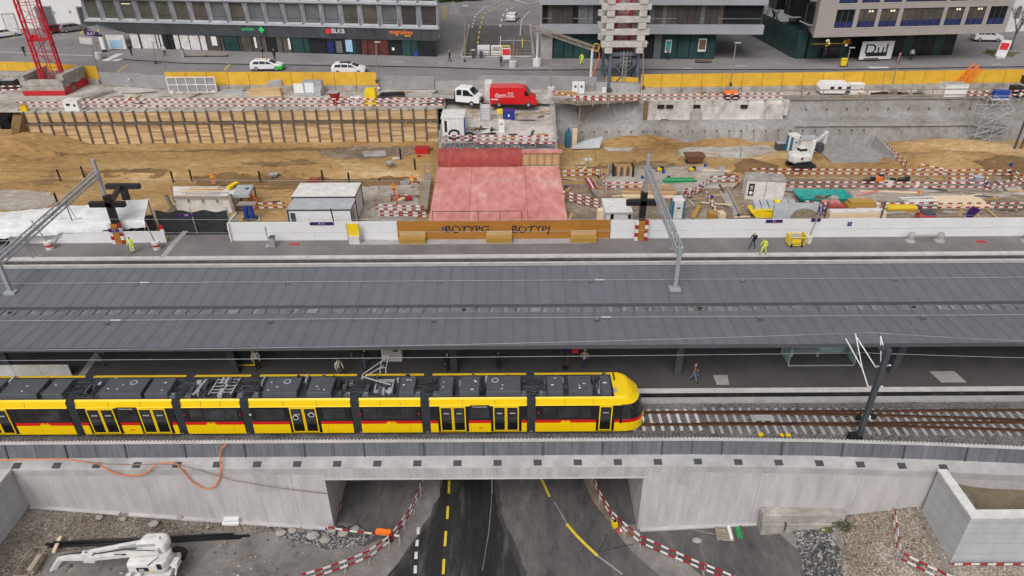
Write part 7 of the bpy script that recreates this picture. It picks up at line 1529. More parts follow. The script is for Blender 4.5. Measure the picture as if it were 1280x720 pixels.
sgc = T('shop_sign', None, None); sgc.parent = b1; text('lettering', 'migrolino', .95, face_cam((lx(508), FY-.05, 3.8)), 'sign_orange', sgc, .03); mb = M(); mb.box(lx(512), lx(519), FY-.08, FY-.02, 3.25, 3.36, 'sign_yellow'); O('underline', mb, sgc)
sgd = T('pharmacy_sign', None, None); sgd.parent = b1; x = lx(341); mb = M(); mb.box(x-.45, x+.45, FY-.1, FY, 3.55, 3.85, 'sign_green'); mb.box(x-.15, x+.15, FY-.105, FY-.005, 3.25, 4.15, 'sign_green'); O('cross', mb, sgd); text('lettering', 'apotheke', .55, face_cam((lx(324), FY-.05, 3.75)), 'sign_green', sgd, .03)
# middle building
A, B = P(690, 73.5, 6), P(893, 74.5, 6); rz, L = frame(A, B); lx = lambda u: (u-690)/203*L
b2 = T('office_building', 'dark brown office block with pale grey floor bands behind the elevated crane base', 'building', A, rz)
X0_, X1_ = lx(674), lx(944)
mb = M(); mb.box(X0_+.3, X1_-.3, -.5, 15, 4.1, 24, 'shutter_brown'); mb.box(.1, L-.1, .3, 14, 0, 4.1, 'black'); mb.box(X0_+.2, 0, -.4, 14, 0, 4.1, 'kerb_grey'); O('wall', mb, b2)
zz = [(4.0, 5.25), (8.05, 8.85), (11.6, 12.4), (15.1, 15.9), (18.6, 19.4)]
for z0, z1 in zz: mb = M(); mb.box(X0_, X1_, -1.5, 15.2, z0, z1, 'band_grey'); O('floor_band', mb, b2)
for f in range(3):
 z0 = zz[f][1]+.02; z1 = zz[f+1][0]-.02; x = X0_+.4
 while x < X1_-.6:
  w_ = random.choice((.75, 1.1, 1.5, .75)); m = random.choice(('shutter_brown', 'glass_dark', 'glass_brown', 'glass_grey', 'shutter_brown', 'glass_dark')); mb = M(); mb.box(x+.04, min(x+w_, X1_-.4)-.04, -.62, -.5, z0+.05, z1-.05, m); w2 = O('window', mb, b2)
  if m != 'shutter_brown': mb = M(); mb.box(x+.04, min(x+w_, X1_-.4)-.04, -.66, -.621, z0+.75, z0+.8, 'galv'); O('rail', mb, w2)
  x += w_
 for k in range(5): x = X0_+.35+(X1_-X0_-.7)*k/4; mb = M(); mb.box(x-.07, x+.07, -.8, -.4, z0, z1, 'steel_dark'); O('mullion', mb, b2)
mb = M(); mb.box(X0_+.3, X1_-.3, -.5, 15, 24, 24.4, 'band_grey'); O('roof', mb, b2)
for u0, u1, m in ((691, 704, 'glass_teal'), (704.5, 716, 'glass_teal'), (716.5, 737, 'glass_teal'), (737.5, 747, 'glass_teal'), (748, 800, 'glass_dark'), (801, 815, 'glass_dark'), (826, 845, 'glass_teal'), (845.5, 860, 'glass_teal'), (860.5, 877, 'glass_teal'), (877.5, 892, 'glass_teal')):
 mb = M(); mb.box(lx(u0)+.04, lx(u1)-.04, .02, .29, .12, 3.9, m); O('shop_window', mb, b2)
mb = M(); mb.box(lx(816), lx(825), -.3, .28, 0, 4.2, 'zinc_dark'); O('pier', mb, b2)
for u, z0, w_, m in ((875.5, 1.2, 1.2, 'white_dirty'), (834, 1.0, .9, 'white_dirty')): mb = M(); mb.box(lx(u)-w_/2, lx(u)+w_/2, -.1, .0, z0, z0+1.9, m); pz_ = O('poster', mb, b2); mb = M(); mb.box(lx(u)-w_/2+.12, lx(u)+w_/2-.12, -.115, -.101, z0+.3, z0+1.7, 'cloth_brown' if u > 850 else 'teal'); O('picture', mb, pz_)
# right building
A, B = P(1017, 47, 10.3), P(1254, 41, 10.3); A.z = B.z = 6; rz, L = frame(A, B); lx = lambda u: (u-1017)/237*L
b3 = T('office_building', 'taupe office building on the right with lit windows above a dark glass ground floor', 'building', A, rz)
rows = [(5.5, 8.0), (8.8, 11.3), (12.1, 14.6)]; wins = [(1039, 1061.5), (1066.5, 1088.5), (1093, 1115), (1120, 1170), (1174.5, 1196), (1201, 1223), (1228, 1250)]
mb = M(); Q = P(985, 0, 10.3); Q = Matrix.Rotation(-rz, 3, 'Z') @ V((Q.x-A.x, Q.y-A.y, 0)); KX = Q.x/Q.y; YG = 5.2
def sk(x0, x1, y0, y1, z0, z1, m): mb.hexa([(x0+KX*y0, y0, z0), (x1, y0, z0), (x1, y1, z0), (x0+KX*y1, y1, z0), (x0+KX*y0, y0, z1), (x1, y0, z1), (x1, y1, z1), (x0+KX*y1, y1, z1)], m)
sk(.02, L, .35, 26, 4.3, 24, 'facade_taupe'); zc = [4.3]
for r0, r1 in rows: zc += [r0, r1]
zc += [24]
for k in range(0, len(zc), 2): mb.box(0, L, 0, .34, zc[k], zc[k+1], 'facade_taupe')
for r0, r1 in rows:
 ed = [0]+[c for u0, u1 in wins for c in (lx(u0), lx(u1))]+[L]
 for k in range(0, len(ed), 2): mb.box(ed[k], ed[k+1], .002, .34, r0, r1, 'facade_taupe')
O('wall', mb, b3)
for ri, (r0, r1) in enumerate(rows):
 for wi, (u0, u1) in enumerate(wins):
  a, b = lx(u0), lx(u1); mb = M(); mb.box(a, b, .2, .3, r0, r1, 'glass_brown' if wi not in (0, 6) else 'glass_dark'); w_ = O('window', mb, b3)
  mb = M(); mb.box(a+.08, b-.08, .16, .199, r0+.1, r0+.85, 'glass_blue'); O('blue_panel', mb, w_); mb = M(); n = 3 if wi != 3 else 6
  for k in range(n+1): x = a+(b-a)*k/n; mb.box(max(a, x-.05), min(b, x+.05), .12, .158, r0, r1, 'steel_dark')
  mb.box(a-.05, b+.05, -.05, .1, r0-.06, r0-.003, 'kerb_white'); O('frame', mb, w_)
  if wi in (1, 2, 4, 5): mb = M(); mb.box(a+(b-a)*.55, a+(b-a)*.8, .17, .199, r1-.45, r1-.2, 'lamp_warm'); O('lit_lamp', mb, w_)
for k in range(3):   # windows on the receding side
 for r0, r1 in rows:
  mb = M(); sk(-.03, .5, 3+6*k, 6+6*k, r0, r1, 'glass_dark'); w_ = O('window', mb, b3); mb = M(); sk(-.08, .4, 2.9+6*k, 6.1+6*k, r0-.12, r0-.001, 'kerb_white'); sk(-.06, .4, 4.45+6*k, 4.55+6*k, r0, r1, 'steel_dark'); O('frame', mb, w_)
mb = M(); sk(-.05, L, 0, 26, 24, 24.4, 'kerb_grey'); O('roof', mb, b3)
mb = M(); sk(.4, L-3, YG+.15, 24, 0, 4.28, 'black'); O('ground_floor', mb, b3)
for k in range(14): mb = M(); x0_ = .6+KX*YG+k*(L-3.8-KX*YG)/14; mb.box(x0_+.04, x0_+(L-3.8-KX*YG)/14-.04, YG, YG+.14, .1, 4.2, ('glass_teal', 'glass_dark', 'glass_dark')[k % 3]); O('shop_window', mb, b3)
for k in range(8): mb = M(); y0_ = YG+.2+2.3*k; sk(.25, .5, y0_+.05, y0_+2.2, .1, 4.2, 'glass_teal'); O('shop_window', mb, b3)
mb = M(); mb.box(lx(1031)+1, lx(1083)+.8, YG-.12, YG-.01, 2.2, 2.3, 'sign_yellow'); O('yellow_stripe', mb, b3)
for u in (1055, 1076): mb = M(); [mb.ball((lx(u)+.7+random.uniform(-.5, .5), YG-.12, 2.3+random.uniform(-.4, .5)), random.uniform(.12, .3), ('orange', 'sign_yellow', 'lamp_warm')[q % 3], (1.2, .3, .9), 7, 5) for q in range(8)]; O('lit_ornament', mb, b3)
bn = T('banner', 'white banner with black lettering like artwork hung on the dark ground floor', 'banner', A+Matrix.Rotation(rz, 3, 'Z') @ V((lx(1112)+.3, YG-2.2, 0)), rz); mb = M(); mb.cb((0, -.05, .3), (5.0, .1, 2.6), 'white_paint'); O('cloth', mb, bn); text('lettering', 'Dul', 2.0, face_cam((-.1, -.11, 1.75)) @ Matrix.Scale(1.3, 4, (1, 0, 0)), 'black', bn, .005); mb = M(); mb.box(-1.6, 1.7, -.12, -.101, .75, 1.3, 'black'); O('artwork', mb, bn)
# white house at the left and white house at the right
A, B = P(-40, 39, 6), P(128, 31.5, 6); rz, L = frame(A, B); lx = lambda u: (u+40)/168*L
b4 = T('town_house', 'long white plastered house with grey doors behind the parked cars', 'house', A, rz); mb = M(); mb.box(0, L+12, 0, 14, 0, 12, 'plaster_white'); O('wall', mb, b4); mb = M(); mb.prism([(-.5, -.8, 12), (-.5, 14.8, 12), (-.5, 7, 17)], (L+13, 0, 0), 'rust'); O('roof', mb, b4)
for u, z0, w_, h in ((-10, 5.4, 1.4, 2.1), (6, 5.4, 1.4, 2.1), (27, 5.4, 1.4, 2.1), (50, 5.4, 1.4, 2.1), (79, 5.4, 1.4, 2.1), (99, 5.4, 1.4, 2.1), (118, 5.4, 1.4, 2.1)):
 mb = M(); x = lx(u); mb.box(x-w_/2-.15, x+w_/2+.15, -.06, -.002, z0-.18, z0+h+.15, 'kerb_grey'); w2 = O('window', mb, b4); mb = M(); mb.box(x-w_/2, x-.04, -.09, -.061, z0, z0+h, 'glass_dark'); mb.box(x+.04, x+w_/2, -.09, -.061, z0, z0+h, 'glass_dark'); O('pane', mb, w2)
for u, w_, h, m in ((15, 1.8, 2.6, 'white_dirty'), (60, 2.6, 3.6, 'glass_grey'), (112, 2.6, 3.3, 'steel_dark')): mb = M(); x = lx(u); mb.box(x-w_/2-.2, x+w_/2+.2, -.05, -.002, 0, h+.2, 'kerb_grey'); mb.box(x-w_/2, x+w_/2, -.08, -.051, 0, h, m); O('door', mb, b4)
for u in (2, 72, 92): mb = M(); mb.lathe((lx(u), -.02, 2.6), [(.22, 0), (.22, .05)], 'kerb_grey', 12, Matrix.Rotation(pi/2, 3, 'X')); O('vent', mb, b4)
A, B = P(1256, 40, 6), P(1330, 36, 6); rz, L = frame(A, B); b5 = T('town_house', 'pale house with arched windows at the top right corner behind a bare tree', 'house', A, rz); mb = M(); mb.box(0, L, 0, 10, 0, 12, 'white_dirty'); O('wall', mb, b5); mb = M(); mb.prism([(-.3, -.5, 12), (-.3, 10.5, 12), (-.3, 5, 15)], (L+.6, 0, 0), 'rust'); O('roof', mb, b5)
for k in range(3): mb = M(); x = 1.4+3.2*k; mb.box(x-.5, x+.5, -.05, -.002, 2.2, 3.8, 'glass_grey'); mb.lathe((x, -.002, 3.8), [(.5, 0), (.5, .05)], 'glass_grey', 16, Matrix.Rotation(pi/2, 3, 'X')); O('window', mb, b5)
# ================================================================ TREES AND HEDGE
def bare(label, pos, h, seed):
 rnd = random.Random(seed); t = T('bare_tree', label, 'tree', pos); tr, br = M(), M()
 def grow(p, d, l, r_, lev):
  pts = [p]; q = p
  for k in range(3): d = (d+V((rnd.uniform(-.15, .15), rnd.uniform(-.15, .15), .05))).normalized(); q = q+d*l/3; pts.append(q)
  (tr if lev == 0 else br).tube(pts, r_, 'bark', 6 if lev < 2 else 4, r_*.6)
  if lev < 4:
   for k in range(rnd.choice((3, 4)) if lev else 5):
    a = rnd.random()*6.28; s = rnd.uniform(.45, .9); nd = (d+V((cos(a), sin(a), .25))*s).normalized(); grow(pts[2].lerp(q, rnd.random()) if lev else pts[2].lerp(q, k/4), nd, l*rnd.uniform(.5, .75), r_*.5, lev+1)
 grow(V((0, 0, 0)), V((0, 0, 1)), h*.42, .17, 0); O('trunk', tr, t); O('crown', br, t)
bare('bare street tree between the two right office buildings', P(964, 53, 6), 11, 3); bare('bare tree beside the parked white car at the far right', P(1263, 62, 6), 7, 5); bare('bare tree at the top right corner behind the office building', P(962, 20, 6), 10, 8)
for u, v, w_, lab in ((552, 2, 5, 'left dark clipped bush beyond the curved road'), (572, 1, 5, 'middle dark clipped bush beyond the curved road'), (592, 0, 5, 'right dark clipped bush beyond the curved road')): bush('bush', lab, P(u, v, 6), 2.2, 700, h=1.6, cat='bush')
bush('bush', 'low green bush on the small island by the red sign column', P(1238, 66, 6), 1.0, 200, h=.5, cat='bush')
patch('grass_island', [(1225, 66), (1240, 63), (1275, 66), (1265, 72), (1240, 70)], z6, 'grass', .08, jit=.4, res=1)
# ================================================================ VEHICLES
def vehicle(name, label, cat, pos, rz, L, W, H, prof, m, glass, group=None, wr=.33, wx=(.19, .81), taper=.8, belt=.62, extra=None):
 """prof: side outline (length fraction, height fraction); glass: side glass polygons, same units; glass ends given as pairs"""
 t = T(name, label, cat, pos, rz, group); hw = W/2
 def wid(zf): return hw*(1-.04*max(0, (.35-zf)/.35)) if zf < belt else hw*(1-(1-taper)*(zf-belt)/(1-belt))
 pt = lambda x, z, s, o=0: V(((x-.5)*L, s*(wid(z)+o), z*H))
 # subdivided outline shell
 mb = M(); pr = []
 for (a, b), (c, d) in zip(prof, prof[1:]+prof[:1]):
  pr.append((a, b))
  if (b-belt)*(d-belt) < 0: f = (belt-b)/(d-b); pr.append((a+(c-a)*f, belt))
 n = len(pr)
 for i in range(n):
  (a, b), (c, d) = pr[i], pr[(i+1) % n]; mb.face([pt(a, b, -1), pt(c, d, -1), pt(c, d, 1), pt(a, b, 1)], m)
 lo = [q for q in pr if q[1] <= belt+1e-6]; hi = [q for q in pr if q[1] >= belt-1e-6]
 for s in (-1, 1):
  for q in (lo, hi):
   if len(q) > 2: mb.face([pt(a, b, s) for a, b in (q if s > 0 else reversed(q))], m)
 O('body', mb, t, bev=.05)
 for q in glass['side']:
  for s in (-1, 1): mb = M(); mb.face([pt(a, b, s, .012) for a, b in q], 'glass_dark'); O('side_window', mb, t)
 for nm, ((a, b), (c, d)) in (('windscreen', glass['front']), ('rear_window', glass['rear'])):
  if a is None: continue
  mb = M(); o_ = V((.012 if nm == 'windscreen' else -.012, 0, .012)); mb.face([pt(a, b, -1, -.1)+o_, pt(c, d, -1, -.1)+o_, pt(c, d, 1, -.1)+o_, pt(a, b, 1, -.1)+o_], 'glass_dark'); O(nm, mb, t)
 for x in wx:
  for s in (-1, 1): wheel(t, ((x-.5)*L, s*(hw-.1), wr), wr, .22, 'y', 'steel')
 for s in (-1, 1):
  mb = M(); mb.cb((L*.485, s*hw*.72, H*.4), (.12, .32, .14), 'lamp_clear'); O('headlight', mb, t, bev=.02); mb = M(); mb.cb((-L*.492, s*hw*.78, H*.45), (.08, .22, .25), 'lamp_red'); O('tail_light', mb, t, bev=.02)
  mb = M(); mb.cb((glass['mirror'][0]*L-L*.5, s*(hw+.09), glass['mirror'][1]*H), (.1, .2, .14), m); O('mirror', mb, t, bev=.02)
 mb = M(); mb.box(-L*.47, L*.47, -hw*.97, hw*.97, .16, .3, 'black'); O('sill', mb, t)
 return t
MPV = [(0, .18), (0, .55), (.015, .68), (.07, .94), (.14, 1), (.45, .99), (.6, .93), (.8, .66), (.96, .55), (1, .42), (1, .18)]
GM = dict(side=[[(.09, .66), (.13, .9), (.3, .93), (.3, .66)], [(.315, .66), (.315, .93), (.5, .92), (.5, .65)], [(.515, .65), (.515, .92), (.585, .89), (.74, .65)]], front=((.61, .91), (.785, .67)), rear=((.025, .7), (.068, .92)), mirror=(.7, .68))
SED = [(0, .2), (0, .52), (.02, .64), (.16, .68), (.3, .98), (.42, 1), (.55, .98), (.72, .68), (.95, .57), (1, .42), (1, .2)]
GS = dict(side=[[(.22, .68), (.31, .93), (.44, .95), (.44, .68)], [(.455, .68), (.455, .95), (.54, .93), (.67, .68)]], front=((.56, .96), (.71, .7)), rear=((.175, .71), (.29, .95)), mirror=(.65, .68))
VAN = [(0, .12), (0, .9), (.01, .97), (.03, 1), (.62, 1), (.7, .98), (.76, .92), (.87, .58), (.975, .46), (1, .34), (1, .12)]
GV = dict(side=[[(.735, .56), (.735, .8), (.77, .83), (.85, .58)]], front=((.775, .9), (.865, .6)), rear=((None, 0), (0, 0)), mirror=(.84, .6))
c = vehicle('parked_car', 'white estate taxi with a green nose on the street behind the yellow hoarding', 'car', P(335, 87, 6), .02, 4.6, 1.8, 1.5, MPV, 'car_white', GM)
mb = M(); mb.box(1.35, 2.36, -.925, .925, .2, .72, 'car_green'); O('bumper', mb, c, bev=.06); mb = M(); mb.cb((-.1, 0, 1.5), (.3, .5, .14), 'sign_yellow'); O('roof_light', mb, c, bev=.03)
c = vehicle('parked_car', 'white people carrier with a dark glass roof on the street behind the yellow hoarding', 'car', P(437, 91.5, 6), .0, 4.8, 1.8, 1.55, MPV, 'car_white', GM); mb = M(); mb.box(-1.2, .35, -.55, .55, 1.54, 1.565, 'glass_dark'); O('glass_roof', mb, c); mb = M(); mb.box(2.15, 2.44, -.85, .85, .22, .5, 'black'); O('bumper', mb, c, bev=.04)
vehicle('driving_car', 'white car driving away up the curved road between the buildings', 'car', P(641, 25, 6), 1.35, 4.3, 1.8, 1.5, MPV, 'car_white', GM)
vehicle('parked_car', 'white saloon car parked at the left edge before the white house', 'car', P(8, 46, 6), .85, 4.5, 1.8, 1.42, SED, 'car_white', GS)
vehicle('parked_car', 'dark red car parked before the white house behind the crane tower', 'car', P(72, 40.5, 6), .85, 4.2, 1.8, 1.5, MPV, 'car_red', GM)
vehicle('parked_car', 'silver estate car parked right of the dark red one', 'car', P(92, 39, 6), .8, 4.4, 1.8, 1.5, MPV, 'car_silver', GM)
vehicle('parked_car', 'white van like car parked behind the taupe building at the far right', 'car', P(1232, 51, 6), -.12, 4.5, 1.85, 1.75, MPV, 'car_white', GM)
v = vehicle('delivery_van', 'red delivery van with white lettering parked on the site above the deck', 'van', P(642, 131.5, ZU), -.04, 6.1, 2.0, 2.6, VAN, 'van_red', GV, wr=.36, wx=(.2, .82), taper=.9, belt=.5)
mb = M(); mb.box(-2.95, 2.6, -1.02, -.985, .3, .42, 'black'); O('rub_strip', mb, v); mb = M(); mb.box(2.75, 3.06, -.95, .95, .3, .75, 'black'); O('bumper', mb, v, bev=.05)
text('lettering', 'dem', .85, face_cam((-1.65, -1.015, 1.55)) @ Matrix.Rotation(0, 4, 'X'), 'white_paint', v, .006); text('small_lettering', 'MALER\nGIPSER\nTELEFON', .24, face_cam((-.35, -1.0, 1.62)), 'white_paint', v, .006)
for z_, w_ in ((.98, .95), (1.0, 0)):
 if w_: mb = M(); mb.box(-2.9, -2.9+w_, -1.012, -.99, z_, z_+.13, 'white_paint'); O('text_line', mb, v)
t = T('pickup_truck', 'white crew cab flatbed truck parked left of the red van', 'truck', P(573, 129, ZU), -.3)
CAB = [(.02, .3), (.02, .95), (.1, 1), (.5, 1), (.58, .97), (.8, .62), (.97, .52), (1, .38), (1, .2), (.02, .2)]
def cabp(x, z, s, o=0): return V((-.1+x*3.35, s*(.98*(1-.12*max(0, (z-.55)/.45))+o), z*2.3))
mb = M(); n = len(CAB)
for i in range(n): a, b = CAB[i], CAB[(i+1) % n]; mb.face([cabp(*a, -1), cabp(*b, -1), cabp(*b, 1), cabp(*a, 1)], 'car_white')
for s in (-1, 1): mb.face([cabp(*q, s) for q in (CAB if s > 0 else CAB[::-1])], 'car_white')
O('cab', mb, t, bev=.06)
for q in ([(.07, .6), (.09, .88), (.28, .9), (.28, .6)], [(.34, .58), (.34, .9), (.5, .9), (.56, .86), (.72, .6)]):
 for s in (-1, 1): mb = M(); mb.face([cabp(*p, s, .03) for p in q], 'glass_dark'); O('side_window', mb, t)
mb = M(); mb.face([cabp(.6, .945, -1, -.1)+V((.02, 0, .02)), cabp(.785, .64, -1, -.1)+V((.02, 0, .02)), cabp(.785, .64, 1, -.1)+V((.02, 0, .02)), cabp(.6, .945, 1, -.1)+V((.02, 0, .02))], 'glass_dark'); O('windscreen', mb, t)
mb = M(); mb.box(3.1, 3.32, -.9, .9, .35, .8, 'black'); mb.box(3.2, 3.27, -.45, .45, .85, 1.1, 'steel_dark'); O('bumper', mb, t, bev=.04); mb = M(); mb.box(-3.2, 3.0, -.5, .5, .45, .65, 'black'); O('chassis', mb, t)
mb = M(); mb.box(-3.3, -.2, -1.05, 1.05, .8, .9, 'wood_grey'); mb.box(-3.3, -.2, -1.08, -1.03, .85, 1.3, 'kerb_grey'); mb.box(-3.3, -.2, 1.03, 1.08, .85, 1.3, 'kerb_grey'); mb.box(-3.35, -3.29, -1.05, 1.05, .85, 1.3, 'kerb_grey'); mb.box(-.25, -.18, -1.05, 1.05, .9, 1.7, 'kerb_grey'); O('flatbed', mb, t)
for x in (-2.1, 2.2):
 for s in (-1, 1): wheel(t, (x, s*.9, .36), .36, .24, 'y', 'steel')
for s in (-1, 1): mb = M(); mb.cb((3.05, s*.75, 1.0), (.3, .3, .2), 'lamp_clear'); O('headlight', mb, t, bev=.03); mb = M(); mb.cb((2.35, s*1.15, 1.35), (.12, .2, .3), 'black'); O('mirror', mb, t, bev=.03)
# ================================================================ CRANES
def tower(t, c, w_, z0, z1, rz, m, n, ladder=True):
 R_ = Matrix.Rotation(rz, 3, 'Z'); h = w_/2; cs = [V(c)+R_ @ V((sx*h, sy*h, 0)) for sx, sy in ((-1, -1), (1, -1), (1, 1), (-1, 1))]
 mb = M()
 for q in cs: mb.bar((q.x, q.y, z0), (q.x, q.y, z1), .2, .2, m)
 O('leg_frame', mb, t, w=True); mb = M(); st = (z1-z0)/n
 for i in range(n):
  za, zb = z0+st*i, z0+st*(i+1)
  for k in range(4):
   a, b = cs[k], cs[(k+1) % 4]; mb.bar((a.x, a.y, za), (b.x, b.y, za), .07, .07, m)
   p, q = (a, b) if i % 2 else (b, a); mb.bar((p.x, p.y, za), (q.x, q.y, zb), .07, .07, m)
 O('bracing', mb, t, w=True)
 if ladder:
  mb = M(); x, y = c[0]-.2, c[1]
  for s in (-.22, .22): mb.bar((x+s, y+.3, z0+.6), (x+s, y+.3, z1), .07, .07, m)
  z = z0+.6
  while z < z1: mb.bar((x-.22, y+.3, z), (x+.22, y+.3, z), .035, .035, m); z += .4
  O('ladder', mb, t, w=True)
  for k in range(1, 6):
   mb = M(); z = z0+6.2*k; mb.box(c[0]-h*.9, c[0]+h*.9, c[1]-h*.9, c[1]+h*.9, z, z+.08, m); mb.box(c[0]-.5, c[0]+.5, c[1]-h, c[1]-h+.1, z, z+.9, 'steel_dark' if k == 2 else m); O('landing', mb, t, w=True)
cc = P(64, 101, 6.2); k1 = T('tower_crane', 'red lattice tower crane rising from concrete ballast at the upper left', 'crane', (cc.x, cc.y, ZU)); rzc = .42
tower(k1, (cc.x, cc.y+.6, 0), 2.5, 5.4, 40, rzc, 'crane_red', 16)
def cbx(c, d, m, rz, par, nm, bev=.03): mb = M(); mb.cb(c, d, m, rz); return O(nm, mb, par, w=True, bev=bev)
rr = Matrix.Rotation(0.05, 3, 'Z')
for s, (dx, dy, lx_, ly_) in enumerate(((0, -2.4, 5.6, .9), (0, 2.6, 5.6, .9))):
 for k in range(2): cbx((cc.x+dx, cc.y+.6+dy+.05*k, 5.3+.75*k), (lx_, ly_, .72), 'concrete_dirty', 0.0, k1, 'ballast_block')
for dx in (-2.6, 2.7): cbx((cc.x+dx, cc.y+.6, 6.8), (.9, 5.6, .7), 'concrete_dirty', 0.0, k1, 'ballast_block'); cbx((cc.x+dx, cc.y+.6, 6.05), (.7, 4.2, .72), 'concrete_dirty', 0.0, k1, 'ballast_block')
for (dx, dy, lx_, ly_) in ((0, -2.9, 5.8, .25), (2.9, .2, .3, 5.4), (-2.9, .2, .3, 5.4)): cbx((cc.x+dx, cc.y+.6+dy, 4.82), (lx_, ly_, .62 if dy < 0 else .9), 'red', 0, k1, 'base_frame')
cbx((cc.x+3.07, cc.y-.4, 5.0), (.06, .6, .5), 'teal', 0, k1, 'base_plate')
# crane on the steel frame
cm_ = P(775, 112, ZU); k2 = T('tower_crane', 'red tower crane with stacked concrete ballast on a tall dark steel frame', 'crane', (cm_.x, cm_.y+1.2, ZU)); c2 = V((cm_.x, cm_.y+1.6, 0)); hw2 = 1.95; zt2 = PY(775, 64, c2.y-1.5).z
lg = []
for sx, sy in ((-1, -1), (1, -1), (1, 1), (-1, 1)):
 q = c2+Matrix.Rotation(.12, 3, 'Z') @ V((sx*hw2, sy*hw2, 0)); lg.append(q); mb = M(); mb.bar((q.x, q.y, ZU), (q.x, q.y, zt2), .42, .42, 'steel_blue'); O('leg', mb, k2, w=True); cbx((q.x, q.y, ZU), (.9, .9, .35), 'concrete_dirty', .12, k2, 'footing')
for k in range(4):
 a, b = lg[k], lg[(k+1) % 4]; mb = M(); mb.bar((a.x, a.y, zt2-.25), (b.x, b.y, zt2-.25), .3, .5, 'steel_blue'); mb.bar((a.x, a.y, ZU+.3), (b.x, b.y, zt2-1.2), .14, .14, 'steel_blue'); mb.bar((b.x, b.y, ZU+.3), (a.x, a.y, zt2-1.2), .14, .14, 'steel_blue'); mb.bar((a.x, a.y, zt2-1.2), (b.x, b.y, zt2-1.2), .18, .2, 'steel_blue'); O('cross_bracing', mb, k2, w=True)
cbx((c2.x-.8, c2.y+.5, ZU), (3.6, 3.0, 1.0), 'concrete_dirty', .12, k2, 'footing'); 
mb = M()
for s in (-.25, .25): mb.bar((c2.x+.3+s, c2.y-2.2, ZU), (c2.x+.3+s, c2.y-2.2, zt2+.3), .06, .06, 'galv')
for i in range(16): z = ZU+.3*i+.2; mb.bar((c2.x+.05, c2.y-2.2, z), (c2.x+.55, c2.y-2.2, z), .04, .04, 'galv')
for i in range(4): z = zt2-1.6+.5*i; mb.bar((c2.x-.4, c2.y-2.6, z), (c2.x+1.0, c2.y-2.6, z), .04, .04, 'galv'); mb.bar((c2.x-.4+.45*i, c2.y-2.6, zt2-1.6), (c2.x-.4+.45*i, c2.y-2.6, zt2+.2), .04, .04, 'galv')
O('ladder', mb, k2, w=True)
z = zt2
for k in range(9):
 h = .78; w_ = 6.1 if k < 3 else 6.4
 for s in (-1, 1):
  if k % 2 == 0: cbx((c2.x+s*2.1, c2.y, z), (1.0, w_-.4, h-.04), 'concrete', .0, k2, 'ballast_block', .04)
  else: cbx((c2.x+.06*s, c2.y+s*2.35, z), (w_, .95, h-.04), 'concrete', .0, k2, 'ballast_block', .04)
 z += h
tower(k2, (c2.x, c2.y, 0), 2.0, zt2+.2, 40, 0, 'crane_red', 22, False)
# ================================================================ THINGS ON THE UPPER SITE
def yhoard(label, pts, zb, conc=True, h=1.75, seg=2.9):
 t = T('yellow_hoarding', label, 'hoarding', pts[0])
 for a, b in zip(pts, pts[1:]):
  n = max(1, round((b-a).length/seg))
  for i in range(n):
   p, q = a.lerp(b, i/n)-pts[0], a.lerp(b, (i+1)/n)-pts[0]; d = (q-p).normalized()*.03; z0 = .75 if conc else .1
   mb = M(); mb.bar(p+d+V((0, 0, z0+h/2)), q-d+V((0, 0, z0+h/2)), .08, h, 'yellow_hoarding'); O('panel', mb, t)
   if conc: mb = M(); mb.bar(p+d+V((0, -.2, .36)), q-d+V((0, -.2, .36)), .5, .72, 'concrete_dirty'); O('concrete_base', mb, t, bev=.03)
   mb = M(); mb.bar(p+V((0, .12, 0)), p+V((0, .12, z0+h+.05)), .08, .08, 'wood_grey'); O('post', mb, t)
 return t
yhoard('long yellow hoarding on concrete blocks along the street on the right', [P(800, 116, ZU), P(1000, 113.5, ZU), P(1300, 109, ZU)], 0)
yhoard('yellow hoarding on the street edge behind the site stores, left of centre', [P(211, 112.5, ZU), P(340, 112.5, ZU), P(474, 113, ZU)], 0)
yhoard('yellow hoarding at the left edge behind the red lattice crane', [P(-60, 97.5, ZU), P(40, 99, ZU), P(127, 105, ZU)], 0)
yhoard('short yellow hoarding seen between the legs of the crane frame', [P(757, 112, ZU), P(797, 114, ZU)], 0, False)
mesh_fence('grey film covered site fence between the two left yellow hoardings', [P(128, 107, ZU), P(160, 108.5, ZU), P(212, 112, ZU)]); mesh_fence('grey film covered site fence right of the middle yellow hoarding', [P(477, 112, ZU), P(543, 112.5, ZU)]); mesh_fence('grey film covered site fence behind the white truck and red van', [P(598, 111, ZU), P(745, 113.5, ZU)])
U = lambda u, v: P(u, v, ZU)
t = T('frame_rack', 'white steel frame rack with grid openings standing before the yellow hoarding', 'rack', U(242, 116)); mb = M()
for k in range(6): x = -3.3+1.32*k; mb.box(x-.05, x+.05, -.05, .05, 0, 2.2, 'white_paint')
for z in (.05, 1.05, 2.1): mb.box(-3.3, 3.3, -.049, .049, z, z+.1, 'white_paint')
O('grid', mb, t)
for s in (-2.9, 2.9): mb = M(); mb.cb((s, 0, 0), (.6, .8, .3), 'white_dirty'); O('foot', mb, t, bev=.03)
mb = M(); mb.box(-3.2, 3.2, .06, .09, .2, 2.0, 'mesh_film'); O('backing_sheet', mb, t)
p = U(103, 136); heap('concrete_beam', 'two long concrete beams lying beside the red crane base', 'beam', U(111, 122), [('beam', (0, 0, 0), (.7, 5.5, .5), 'concrete_dirty', -.55), ('beam', (.9, .3, 0), (.6, 5.0, .45), 'concrete_dirty', -.55)])
t = heap('power_cabinet', 'white power cabinet with dark labels at the corner of the timber wall', 'cabinet', U(94, 137), [('body', (0, 0, 0), (1.9, 1.4, 1.3), 'white_paint', 0), ('lid', (0, 0, 1.3), (1.95, 1.45, .06), 'white_dirty', 0), ('label', (-.3, -.71, .7), (.5, .02, .3), 'black', 0), ('label', (.5, -.71, .6), (.3, .02, .3), 'steel_dark', 0)])
